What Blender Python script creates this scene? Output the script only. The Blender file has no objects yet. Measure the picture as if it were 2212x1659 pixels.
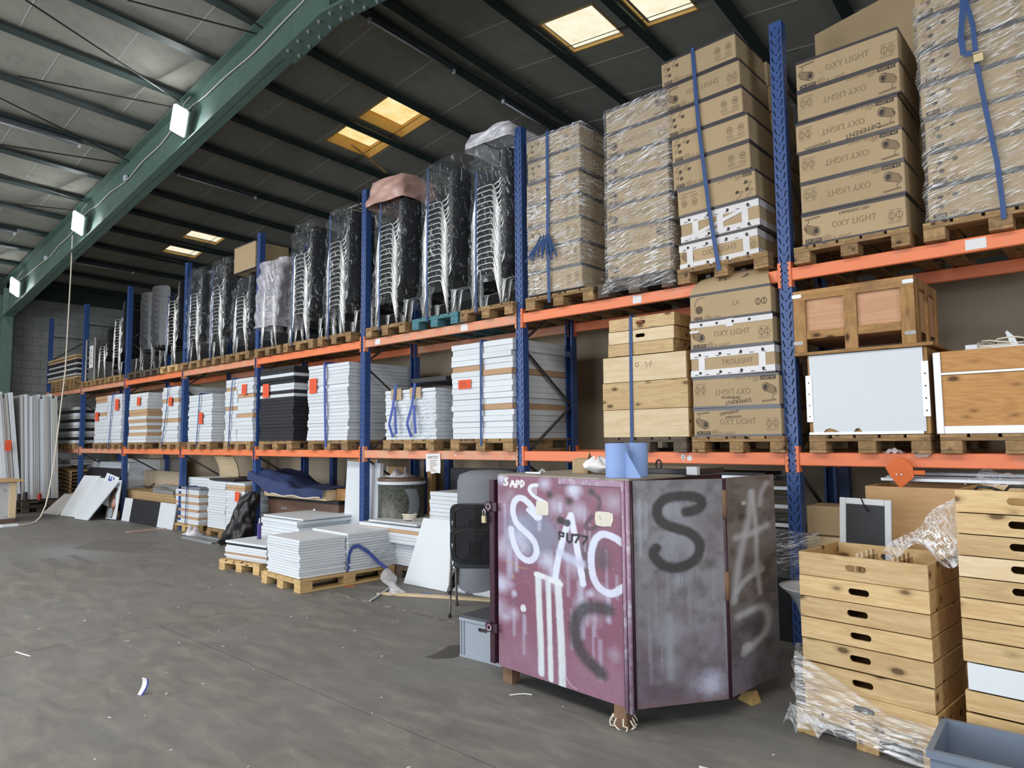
import bpy, bmesh, math, random
import numpy as np
from mathutils import Vector, Matrix
PI = math.pi
rnd = random.Random(7)
D = bpy.data
SC = bpy.context.scene
COL = SC.collection

# ------------------------------------------------------------------ camera, sky, light, exposure
cd = D.cameras.new('camera'); cam = D.objects.new('camera', cd); COL.objects.link(cam)
YAW, PIT, ROL = -0.7321, 0.0799, -0.0091
_d = Vector((math.sin(YAW)*math.cos(PIT), math.cos(YAW)*math.cos(PIT), math.sin(PIT)))
_r = Vector((math.cos(YAW), -math.sin(YAW), 0)); _u = _r.cross(_d)
_R = _r*math.cos(ROL) + _u*math.sin(ROL); _U = -_r*math.sin(ROL) + _u*math.cos(ROL)
M = Matrix.Identity(4)
for i in range(3):
    M[i][0] = _R[i]; M[i][1] = _U[i]; M[i][2] = -_d[i]
M.translation = Vector((2.0064, -5.471, 1.5794))
cam.matrix_world = M
cd.sensor_fit = 'HORIZONTAL'; cd.sensor_width = 36.0; cd.lens = 36.0*1502.1/2212.0
cd.clip_start = 0.05; cd.clip_end = 200
SC.camera = cam
vs = SC.view_settings
vs.view_transform = 'Standard'; vs.look = 'None'; vs.gamma = 1.0; vs.use_curve_mapping = False
vs.exposure = 0.0
w = D.worlds.new('overcast_sky'); SC.world = w; w.use_nodes = True
bg = w.node_tree.nodes['Background']
bg.inputs[0].default_value = (0.86, 0.93, 1.0, 1); bg.inputs[1].default_value = 1.35

def area_light(name, loc, rot, sx, sy, power, col):
    l = D.lights.new(name, 'AREA'); l.shape = 'RECTANGLE'; l.size = sx; l.size_y = sy
    l.energy = power; l.color = col
    o = D.objects.new(name, l); o.location = loc; o.rotation_euler = rot; COL.objects.link(o)
    return o
# daylight from the overcast sky, slanting down through the three open loading doors in the front wall (behind the camera)
for dx, pw in ((-13.0, 520), (-6.0, 480), (0.5, 210)):
    area_light('door_daylight', (dx, -13.7, 2.6), (PI/2-0.30, 0, 0), 5.0, 4.2, pw, (0.86, 0.93, 1.0))
# added fill lamps
area_light('side_fill_lamp', (10.0, -7.5, 2.4), (PI/2-0.25, 0, PI/2), 4.0, 3.6, 470, (0.88, 0.94, 1.0))  # added to brighten the cabinet's grey panels; the wall here is closed
for rx in (-14.0, -6.0, 2.0):
    area_light('overhead_fill_lamp', (rx, -6.6, 6.2), (0.0, 0, 0), 6.0, 2.4, 400, (1.0, 0.95, 0.88))  # added under the closed roof to brighten floor and tops

# ------------------------------------------------------------------ materials
def N(nt, t, **kw):
    n = nt.nodes.new(t)
    for k, v in kw.items(): setattr(n, k, v)
    return n
def L(nt, a, b): nt.links.new(a, b)
def newmat(name):
    m = D.materials.new(name); m.use_nodes = True
    nt = m.node_tree; b = nt.nodes['Principled BSDF']
    return m, nt, b
def c4(c): return (c[0], c[1], c[2], 1)
def S(r, g, b):     # sRGB 0-255 -> linear
    f = lambda v: ((v/255.0)/12.92 if v <= 10 else (((v/255.0)+0.055)/1.055)**2.4)
    return (f(r), f(g), f(b))
def ramp(nt, fac, stops, interp='LINEAR'):
    r = N(nt, 'ShaderNodeValToRGB'); cr = r.color_ramp; cr.interpolation = interp
    while len(cr.elements) < len(stops): cr.elements.new(0.5)
    for e, (p, c) in zip(cr.elements, stops):
        e.position = p; e.color = c4(c) if len(c) == 3 else c
    L(nt, fac, r.inputs[0]); return r.outputs[0]
def coords(nt, scale=(1, 1, 1), rnd_off=True, kind='Object'):
    tc = N(nt, 'ShaderNodeTexCoord'); mp = N(nt, 'ShaderNodeMapping'); mp.inputs['Scale'].default_value = scale
    L(nt, tc.outputs[kind], mp.inputs['Vector'])
    if rnd_off:
        oi = N(nt, 'ShaderNodeObjectInfo'); mu = N(nt, 'ShaderNodeMath', operation='MULTIPLY'); mu.inputs[1].default_value = 37.0
        L(nt, oi.outputs['Random'], mu.inputs[0]); L(nt, mu.outputs[0], mp.inputs['Location'])
    return mp.outputs[0]
def noise(nt, vec, scale, detail=4.0, rough=0.6, dist=0.0):
    n = N(nt, 'ShaderNodeTexNoise'); n.inputs['Scale'].default_value = scale; n.inputs['Detail'].default_value = detail
    n.inputs['Roughness'].default_value = rough; n.inputs['Distortion'].default_value = dist
    L(nt, vec, n.inputs['Vector']); return n.outputs['Fac']
def mixc(nt, fac, a, b, blend='MIX'):
    m = N(nt, 'ShaderNodeMix', data_type='RGBA', blend_type=blend)
    for s, v in ((0, fac), (6, a), (7, b)):
        if hasattr(v, 'is_linked') or hasattr(v, 'links'): L(nt, v, m.inputs[s])
        elif s == 0: m.inputs[0].default_value = v
        else: m.inputs[s].default_value = c4(v)
    return m.outputs[2]
def bump(nt, b, h, strength=0.3, dist=0.01):
    bp = N(nt, 'ShaderNodeBump'); bp.inputs['Strength'].default_value = strength; bp.inputs['Distance'].default_value = dist
    L(nt, h, bp.inputs['Height']); L(nt, bp.outputs[0], b.inputs['Normal'])
def vary(nt, col, amt):
    """per-object brightness change"""
    oi = N(nt, 'ShaderNodeObjectInfo'); mr = N(nt, 'ShaderNodeMapRange')
    mr.inputs[3].default_value = 1-amt; mr.inputs[4].default_value = 1+amt
    L(nt, oi.outputs['Random'], mr.inputs[0])
    hs = N(nt, 'ShaderNodeHueSaturation'); L(nt, mr.outputs[0], hs.inputs['Value'])
    L(nt, col, hs.inputs['Color']); return hs.outputs[0]
def plain(name, col, rough=0.6, metal=0.0, var=0.10, scale=6.0, bs=0.08, spec=0.5, objvar=0.0, second=None, thr=(0.55, 0.7), sscale=None, kind='Object', nscale=(1, 1, 1)):
    """flat paint/plastic with mottling; `second` is a worn or dirty colour showing in blotches"""
    m, nt, b = newmat(name); v = coords(nt, nscale, kind=kind); n = noise(nt, v, scale)
    out = ramp(nt, n, [(0.25, [x*(1-var) for x in col]), (0.75, [min(1, x*(1+var)) for x in col])])
    if second is not None:
        n2 = noise(nt, v, sscale or scale*1.7, 6.0, 0.7)
        out = mixc(nt, ramp(nt, n2, [(thr[0], (0, 0, 0)), (thr[1], (1, 1, 1))]), out, second)
    if objvar: out = vary(nt, out, objvar)
    L(nt, out, b.inputs['Base Color']); b.inputs['Roughness'].default_value = rough; b.inputs['Metallic'].default_value = metal
    b.inputs['Specular IOR Level'].default_value = spec
    if bs: bump(nt, b, noise(nt, v, scale*6, 5.0), bs, 0.004)
    return m
def wood(name, light, dark, along=0, rings=9.0, knots=True, rough=0.6, objvar=0.12, dirt=None, stretch=9.0):
    m, nt, b = newmat(name)
    sc = [stretch]*3; sc[along] = 1.0
    v = coords(nt, sc)
    n = noise(nt, v, 0.9, 3.0, 0.5, 0.6)
    wv = N(nt, 'ShaderNodeMath', operation='MULTIPLY'); wv.inputs[1].default_value = rings; L(nt, n, wv.inputs[0])
    fr = N(nt, 'ShaderNodeMath', operation='FRACT'); L(nt, wv.outputs[0], fr.inputs[0])
    pp = N(nt, 'ShaderNodeMath', operation='PINGPONG'); pp.inputs[1].default_value = 0.5; L(nt, fr.outputs[0], pp.inputs[0])
    base = ramp(nt, pp.outputs[0], [(0.0, light), (0.5, [l*0.55+d*0.45 for l, d in zip(light, dark)])])
    fine = noise(nt, v, 14.0, 4.0)
    base = mixc(nt, ramp(nt, fine, [(0.45, (0, 0, 0)), (0.8, (0.55, 0.55, 0.55))]), base, dark)
    if knots:
        s2 = [10.0]*3; s2[along] = 5.0
        kv = coords(nt, s2); vo = N(nt, 'ShaderNodeTexVoronoi'); vo.inputs['Scale'].default_value = 1.0; L(nt, kv, vo.inputs['Vector'])
        kd = ramp(nt, vo.outputs['Distance'], [(0.12, (1, 1, 1)), (0.19, (0.3, 0.3, 0.3)), (0.30, (0, 0, 0))])
        base = mixc(nt, kd, base, [x*0.34 for x in dark])
    if dirt is not None:
        dn = noise(nt, coords(nt), 3.5, 5.0, 0.7)
        base = mixc(nt, ramp(nt, dn, [(0.5, (0, 0, 0)), (0.72, (0.8, 0.8, 0.8))]), base, dirt)
    base = vary(nt, base, objvar)
    L(nt, base, b.inputs['Base Color']); b.inputs['Roughness'].default_value = rough; b.inputs['Specular IOR Level'].default_value = 0.3
    bump(nt, b, fine, 0.15, 0.003)
    return m
def film_mat(name, tint=(0.9, 0.92, 0.95), base=0.06, streak=0.9, dens=0.56, direction=(5.0, 5.0, 80.0), rot=(0, 0.22, 0), rough=0.14, bs=0.6):
    """clear stretch film: see-through and glossy, with white streaks along the pull for gathered folds and painted glints"""
    m, nt, b = newmat(name)
    tc = N(nt, 'ShaderNodeTexCoord')
    def lay(rt, sc, dist=1.2):
        mp = N(nt, 'ShaderNodeMapping'); mp.inputs['Rotation'].default_value = rt; L(nt, tc.outputs['Object'], mp.inputs['Vector'])
        mp2 = N(nt, 'ShaderNodeMapping'); mp2.inputs['Scale'].default_value = sc; L(nt, mp.outputs[0], mp2.inputs['Vector'])
        return noise(nt, mp2.outputs[0], 1.0, 3.0, 0.55, dist)
    n1 = lay(rot, direction); n2 = lay((rot[0], rot[1]+0.16, rot[2]), [d*1.5 for d in direction]); n3 = noise(nt, tc.outputs['Object'], 2.6, 3.0, 0.6)
    f1 = ramp(nt, n1, [(dens, (0, 0, 0)), (dens+0.07, (1, 1, 1))]); f2 = ramp(nt, n2, [(dens+.01, (0, 0, 0)), (dens+0.08, (1, 1, 1))])
    mx_ = N(nt, 'ShaderNodeMath', operation='MAXIMUM'); L(nt, f1, mx_.inputs[0]); L(nt, f2, mx_.inputs[1])  # white streak mask: film folds, plus daylight glints put into the colour
    pt = ramp(nt, n3, [(0.38, (0.15,)*3), (0.62, (1, 1, 1))]); ml = N(nt, 'ShaderNodeMath', operation='MULTIPLY'); L(nt, mx_.outputs[0], ml.inputs[0]); L(nt, pt, ml.inputs[1])
    b.inputs['Base Color'].default_value = c4(tint); b.inputs['Roughness'].default_value = rough
    b.inputs['IOR'].default_value = 1.5; b.inputs['Specular IOR Level'].default_value = 0.9
    bump(nt, b, n1, bs, 0.012)
    tr = N(nt, 'ShaderNodeBsdfTransparent'); tr.inputs[0].default_value = (0.96, 0.97, 0.98, 1)
    fac = N(nt, 'ShaderNodeMapRange'); fac.inputs[3].default_value = base; fac.inputs[4].default_value = streak
    L(nt, ml.outputs[0], fac.inputs[0])
    mx = N(nt, 'ShaderNodeMixShader'); L(nt, fac.outputs[0], mx.inputs[0]); L(nt, tr.outputs[0], mx.inputs[1]); L(nt, b.outputs[0], mx.inputs[2])
    L(nt, mx.outputs[0], nt.nodes['Material Output'].inputs[0])
    return m
MAT = {}
MAT['blue'] = plain('blue_rack_paint', S(50, 80, 138), 0.40, 0, 0.12, 5, 0.05, second=S(96, 120, 168), thr=(0.62, 0.78))
MAT['orange'] = plain('orange_beam_paint', S(236, 130, 84), 0.45, 0, 0.06, 2.0, 0.04, second=S(218, 150, 122), thr=(0.55, 0.8), sscale=3.0)
MAT['orange_worn'] = plain('worn_orange_paint', S(224, 146, 112), 0.5, 0, 0.1, 3, 0.05, second=S(200, 168, 142), thr=(0.45, 0.7))
MAT['slot'] = plain('dark_slot', S(14, 18, 40), 0.9, 0, 0.02, 5, 0)
MAT['brace'] = plain('grey_brace_steel', S(92, 92, 94), 0.45, 0.6, 0.1, 8, 0.05)
MAT['green'] = plain('green_steel_paint', S(94, 118, 109), 0.5, 0, 0.07, 3, 0.04, second=S(78, 101, 93), thr=(0.5, 0.8))
MAT['green_dark'] = plain('dark_green_purlin_paint', S(48, 62, 60), 0.55, 0, 0.1, 3, 0.04)
MAT['rod'] = plain('dark_tie_rod_steel', S(58, 58, 54), 0.5, 0.4, 0.1, 8, 0)
MAT['ceil'] = plain('grey_fibre_roof_board', S(156, 154, 143), 0.9, 0, 0.06, 2.2, 0.10, objvar=0.05, second=S(136, 134, 125), thr=(0.5, 0.75), sscale=3.0)
MAT['tee'] = plain('pale_joint_strip', S(186, 186, 178), 0.7, 0, 0.05, 4, 0)
MAT['block'] = plain('painted_grey_block', S(150, 152, 150), 0.85, 0, 0.07, 7, 0.2, objvar=0.05)
MAT['mortar'] = plain('grey_mortar', S(118, 119, 118), 0.9, 0, 0.06, 7, 0.1)
MAT['beige'] = plain('beige_wall_sheet', S(176, 160, 138), 0.75, 0, 0.05, 1.5, 0.05, kind='Generated')
MAT['darkwall'] = plain('dark_cladding', S(92, 92, 90), 0.85, 0, 0.08, 2, 0.08)
MAT['wh'] = plain('white_melamine', S(214, 220, 226), 0.42, 0, 0.02, 2.5, 0.02, objvar=0.05)
MAT['wh_side'] = plain('white_panel_grey_face', S(186, 186, 184), 0.4, 0, 0.03, 2, 0.02, objvar=0.04)
MAT['chip'] = plain('raw_chipboard', S(186, 152, 118), 0.8, 0, 0.12, 60, 0.15, objvar=0.06)
MAT['blk'] = plain('black_board', S(36, 37, 42), 0.5, 0, 0.1, 4, 0.03, objvar=0.15)
MAT['card'] = plain('brown_cardboard', S(178, 155, 121), 0.8, 0, 0.05, 2.5, 0.06, objvar=0.05, second=S(162, 139, 106), thr=(0.58, 0.85))
MAT['card_in'] = plain('cardboard_inside', S(150, 124, 92), 0.85, 0, 0.06, 3, 0.05)
MAT['tape'] = plain('dark_grey_tape', S(66, 62, 66), 0.3, 0, 0.12, 9, 0.15)
MAT['wtape'] = plain('white_printed_tape', S(214, 212, 214), 0.3, 0, 0.06, 12, 0.2)
MAT['ink'] = plain('brown_black_ink', S(96, 82, 66), 0.8, 0, 0.08, 9, 0)
MAT['ink2'] = plain('faded_ink', S(136, 116, 90), 0.8, 0, 0.08, 9, 0)
MAT['inkd'] = plain('dark_label_ink', S(58, 50, 46), 0.7, 0, 0.05, 9, 0)
MAT['pen'] = plain('marker_pen', S(70, 62, 58), 0.8, 0, 0.05, 9, 0)
MAT['pal'] = wood('grey_pallet_wood', S(172, 140, 98), S(108, 84, 60), 1, 5, True, 0.75, 0.2, S(96, 78, 60))
MAT['pal_new'] = wood('fresh_pallet_wood', S(212, 182, 128), S(160, 122, 78), 1, 5, True, 0.7, 0.12)
MAT['palx'] = wood('pallet_cross_wood', S(166, 134, 94), S(100, 78, 56), 0, 5, True, 0.75, 0.2, S(92, 76, 58))
MAT['pal_dark'] = wood('dark_pallet_wood', S(104, 92, 80), S(60, 52, 46), 1, 5, False, 0.8, 0.2)
MAT['pal_teal'] = plain('teal_pallet_paint', S(72, 122, 132), 0.7, 0, 0.12, 8, 0.1, second=S(120, 110, 84), thr=(0.62, 0.72))
MAT['pine'] = wood('pine_plywood', S(208, 182, 136), S(172, 134, 88), 0, 7, True, 0.55, 0.11)
MAT['pine_pale'] = wood('pale_plywood', S(222, 202, 168), S(196, 170, 128), 0, 6, False, 0.55, 0.05)
MAT['pine_y'] = wood('pine_plywood_depth', S(200, 166, 116), S(150, 112, 70), 1, 7, True, 0.55, 0.08)
MAT['ply_warm'] = wood('reddish_plywood', S(204, 160, 124), S(178, 128, 96), 0, 8, False, 0.5, 0.05)
MAT['batten'] = wood('dirty_batten', S(184, 142, 92), S(122, 86, 52), 2, 6, True, 0.7, 0.12, S(120, 92, 64))
MAT['batten_x'] = wood('dirty_batten_long', S(184, 142, 92), S(122, 86, 52), 0, 6, True, 0.7, 0.12, S(120, 92, 64))
MAT['spruce'] = wood('amber_spruce_panel', S(204, 154, 96), S(166, 112, 58), 0, 9, True, 0.55, 0.06)
MAT['mdf'] = wood('beech_veneer', S(206, 168, 122), S(186, 144, 98), 0, 6, False, 0.5, 0.04)
MAT['chrome'] = plain('chrome_tube', S(226, 226, 224), 0.24, 0.55, 0.03, 4, 0)
MAT['leg_grey'] = plain('grey_painted_tube', S(150, 147, 142), 0.35, 0.3, 0.06, 6, 0)
MAT['seatgrey'] = plain('dark_grey_seat_fabric', S(76, 78, 82), 0.9, 0, 0.12, 60, 0.1, spec=0.2)
MAT['blkfab'] = plain('black_seat_fabric', S(30, 30, 33), 0.85, 0, 0.12, 60, 0.1, spec=0.2)
MAT['blkpl'] = plain('black_plastic_shell', S(34, 35, 39), 0.36, 0, 0.08, 20, 0.06)
MAT['galv'] = plain('galvanised_steel', S(196, 200, 204), 0.35, 0.7, 0.06, 10, 0.05)
MAT['alu'] = plain('aluminium_edge', S(218, 222, 228), 0.32, 0.35, 0.05, 10, 0.03)
MAT['strap'] = plain('blue_strap_webbing', S(48, 78, 130), 0.6, 0, 0.1, 20, 0.1)
MAT['strap2'] = plain('violet_blue_strap', S(66, 84, 158), 0.6, 0, 0.1, 20, 0.1)
MAT['roll'] = plain('blue_paper_roll', S(132, 158, 208), 0.85, 0, 0.03, 12, 0.1)
MAT['paper'] = plain('white_paper', S(226, 226, 228), 0.8, 0, 0.03, 6, 0.05)
MAT['oldpaper'] = plain('worn_cream_sticker', S(208, 204, 192), 0.8, 0, 0.05, 14, 0.1, second=S(168, 150, 140), thr=(0.6, 0.68), sscale=30)
MAT['redlabel'] = plain('orange_red_label', S(230, 88, 50), 0.7, 0, 0.05, 6, 0)
MAT['greybin'] = plain('grey_plastic_bin', S(150, 160, 172), 0.4, 0, 0.03, 4, 0.02)
MAT['greybin_d'] = plain('dark_grey_lid', S(74, 78, 84), 0.5, 0, 0.05, 4, 0.02)
MAT['slate'] = plain('slate_blue_plastic', S(112, 124, 142), 0.4, 0, 0.04, 4, 0.02)
MAT['plum'] = plain('plum_steel_paint', S(58, 30, 44), 0.4, 0, 0.12, 5, 0.05, second=S(36, 22, 30), thr=(0.5, 0.8))
MAT['mauve'] = plain('mauve_steel_edge', S(150, 120, 144), 0.4, 0, 0.12, 9, 0.1, second=S(196, 196, 206), thr=(0.5, 0.7))
MAT['lidgrey'] = plain('dusty_steel_lid', S(150, 142, 132), 0.6, 0, 0.12, 4, 0.1, second=S(104, 96, 90), thr=(0.55, 0.7))
MAT['brass'] = plain('brass_padlock', S(190, 176, 140), 0.4, 0.5, 0.06, 9, 0)
MAT['navy'] = plain('navy_tarpaulin', S(40, 56, 98), 0.75, 0, 0.1, 6, 0.15)
MAT['blkbag'] = plain('black_plastic_bag', S(34, 34, 37), 0.4, 0, 0.12, 9, 0.5)
MAT['felt'] = plain('grey_felt', S(122, 126, 134), 0.95, 0, 0.1, 70, 0.25)
MAT['brownchest'] = plain('brown_laminate', S(104, 80, 66), 0.45, 0, 0.06, 3, 0.03)
MAT['drum'] = plain('mottled_dark_laminate', S(88, 92, 84), 0.35, 0, 0.1, 8, 0.05, second=S(54, 57, 54), thr=(0.42, 0.6), sscale=26)
MAT['sheet'] = plain('brown_board_sheets', S(176, 148, 108), 0.8, 0, 0.08, 10, 0.1, objvar=0.08)
MAT['pink'] = plain('pinkish_plastic_sheet', S(196, 158, 146), 0.3, 0, 0.1, 5, 0.3)
MAT['milk'] = film_mat('milky_plastic_sheet', (0.86, 0.84, 0.9), 0.55, 0.92, 0.5, (4, 4, 14), (0, 0, 0), 0.3)
MAT['drape'] = film_mat('thin_milky_sheet', (0.84, 0.82, 0.9), 0.30, 0.85, 0.5, (22, 22, 3), (0, 0.25, 0), 0.3)
MAT['film_t'] = film_mat('thick_gathered_film', base=0.12, streak=0.92, dens=0.50, direction=(6.0, 6.0, 75.0), rot=(0, -0.10, 0))
MAT['tear'] = film_mat('torn_film', base=0.10, streak=0.9, dens=0.5, direction=(45, 45, 7), rot=(0, 0.6, 0))
MAT['film'] = film_mat('stretch_film')
MAT['film_h'] = film_mat('stretch_film_horizontal', base=0.06, streak=0.88, dens=0.545, direction=(8.0, 8.0, 70.0), rot=(0, 0.05, 0))
MAT['film_d'] = film_mat('stretch_film_over_chairs', (0.8, 0.84, 0.88), 0.035, 0.6, 0.60, (26, 20, 5.0), (0, 0.2, 0), 0.1, 0.5)
MAT['stoolw'] = plain('white_plastic_stool', S(206, 212, 216), 0.3, 0, 0.02, 4, 0)
MAT['purple'] = plain('purple_cartridge', S(74, 58, 130), 0.4, 0, 0.08, 9, 0)
MAT['red'] = plain('red_plastic', S(176, 30, 34), 0.4, 0, 0.06, 9, 0)
MAT['orange2'] = plain('orange_paddle_paint', S(218, 104, 34), 0.5, 0, 0.08, 8, 0.05, second=S(190, 84, 30), thr=(0.6, 0.75))
MAT['cable'] = plain('cream_cable', S(214, 206, 190), 0.5, 0, 0.03, 4, 0)
MAT['bluepr'] = plain('blue_lettering', S(44, 52, 150), 0.6, 0, 0.05, 4, 0)
MAT['stone'] = plain('tan_brick_lump', S(206, 172, 112), 0.9, 0, 0.1, 12, 0.4)
MAT['tubew'] = plain('unlit_white_tube', S(200, 200, 204), 0.3, 0, 0.02, 4, 0)
MAT['rust'] = plain('rusty_foot', S(120, 92, 72), 0.8, 0, 0.2, 12, 0.2)

def concrete():
    m, nt, b = newmat('worn_concrete')
    v = coords(nt, rnd_off=False)
    st = N(nt, 'ShaderNodeMapping'); st.inputs['Rotation'].default_value = (0, 0, 0.5); st.inputs['Scale'].default_value = (1.0, 2.6, 1.0); L(nt, v, st.inputs[0])
    n1 = noise(nt, st.outputs[0], 2.4, 9.0, 0.72, 0.5); n2 = noise(nt, v, 0.35, 4.0, 0.6); n3 = noise(nt, v, 55.0, 3.0, 0.7)
    base = ramp(nt, n1, [(0.32, S(96, 94, 91)), (0.5, S(113, 111, 107)), (0.68, S(132, 129, 121))])
    base = mixc(nt, ramp(nt, n2, [(0.4, (0, 0, 0)), (0.62, (0.5, 0.5, 0.5))]), base, S(116, 118, 120))
    base = mixc(nt, ramp(nt, n3, [(0.62, (0, 0, 0)), (0.72, (0.35, 0.35, 0.35))]), base, S(150, 148, 143))
    # dusty pale area where goods have stood, with a ragged soft edge
    sx = N(nt, 'ShaderNodeMapping'); sx.inputs['Location'].default_value = (9.7/2.6, 2.1/1.15, 0); sx.inputs['Scale'].default_value = (1/2.6, 1/1.15, 0); L(nt, v, sx.inputs[0])
    ln = N(nt, 'ShaderNodeVectorMath', operation='LENGTH'); L(nt, sx.outputs[0], ln.inputs[0])
    ad = N(nt, 'ShaderNodeMath', operation='MULTIPLY_ADD'); ad.inputs[1].default_value = 0.9; L(nt, n1, ad.inputs[0]); L(nt, ln.outputs['Value'], ad.inputs[2])
    base = mixc(nt, ramp(nt, ad.outputs[0], [(0.0, (0.75,)*3), (0.9, (0.6,)*3), (1.0, (0, 0, 0))] if False else [(0.55, (0.6,)*3), (0.98, (0, 0, 0))]), base, S(140, 146, 152))
    L(nt, base, b.inputs['Base Color'])
    rr = ramp(nt, n1, [(0.3, (0.48,)*3), (0.7, (0.72,)*3)]); L(nt, rr, b.inputs['Roughness'])
    b.inputs['Specular IOR Level'].default_value = 0.4
    bump(nt, b, n3, 0.06, 0.004)
    return m
MAT['concrete'] = concrete()
MAT['dust'] = plain('pale_dusty_concrete', S(132, 136, 140), 0.8, 0, 0.1, 2.5, 0.05, second=S(112, 114, 116), thr=(0.48, 0.62), sscale=2.0)
MAT['dpatch'] = plain('dark_floor_mark', S(104, 103, 102), 0.7, 0, 0.1, 5, 0.05)
MAT['wet'] = plain('wet_floor_stain', S(72, 70, 67), 0.55, 0, 0.05, 5, 0)
MAT['oldline'] = plain('faded_white_line', S(150, 146, 138), 0.8, 0, 0.15, 12, 0.05, second=S(104, 101, 97), thr=(0.42, 0.5), sscale=9)

MAT['kerb'] = plain('yellowed_timber_kerb', S(206, 168, 100), 0.7, 0, 0.08, 6)
def skylight_mat(name, stops, f):
    m, nt, b = newmat(name)
    n = noise(nt, coords(nt), 4.0, 6.0, 0.7)
    col = ramp(nt, n, stops)
    tr = N(nt, 'ShaderNodeBsdfTransparent'); L(nt, col, tr.inputs[0])
    L(nt, col, b.inputs['Base Color']); b.inputs['Roughness'].default_value = 0.4
    mx = N(nt, 'ShaderNodeMixShader'); mx.inputs[0].default_value = f
    L(nt, tr.outputs[0], mx.inputs[1]); L(nt, b.outputs[0], mx.inputs[2]); L(nt, mx.outputs[0], nt.nodes['Material Output'].inputs[0])
    return m
MAT['sky'] = skylight_mat('yellowed_rooflight_sheet', [(0.3, (0.97, 0.77, 0.42)), (0.55, (1.0, 0.88, 0.60)), (0.75, (1.0, 0.95, 0.78))], .08)
MAT['sky2'] = skylight_mat('cream_rooflight_sheet', [(0.3, (0.97, 0.86, 0.68)), (0.5, (1.0, 0.93, 0.78)), (0.75, (1.0, 0.97, 0.86))], .08)
def emit(name, col, s):
    m, nt, b = newmat(name); b.inputs['Base Color'].default_value = (0.8, 0.8, 0.8, 1)
    b.inputs['Emission Color'].default_value = c4(col); b.inputs['Emission Strength'].default_value = s; return m
MAT['led'] = emit('lit_led_lens', (0.92, 0.97, 1.0), 22)
def attr_mat(name, rough=0.42):
    m, nt, b = newmat(name); a = N(nt, 'ShaderNodeAttribute', attribute_name='paint')
    n = noise(nt, coords(nt), 30, 5, 0.7); n2 = noise(nt, coords(nt, (1, 1, 0.25)), 14, 6, 0.75)
    c = mixc(nt, ramp(nt, n2, [(0.5, (0, 0, 0)), (0.8, (0.35, 0.35, 0.35))]), a.outputs[0], S(96, 78, 84))
    L(nt, c, b.inputs['Base Color']); b.inputs['Roughness'].default_value = rough; bump(nt, b, n, 0.06, 0.003); return m
MAT['graf'] = attr_mat('sprayed_steel_paint')

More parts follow.
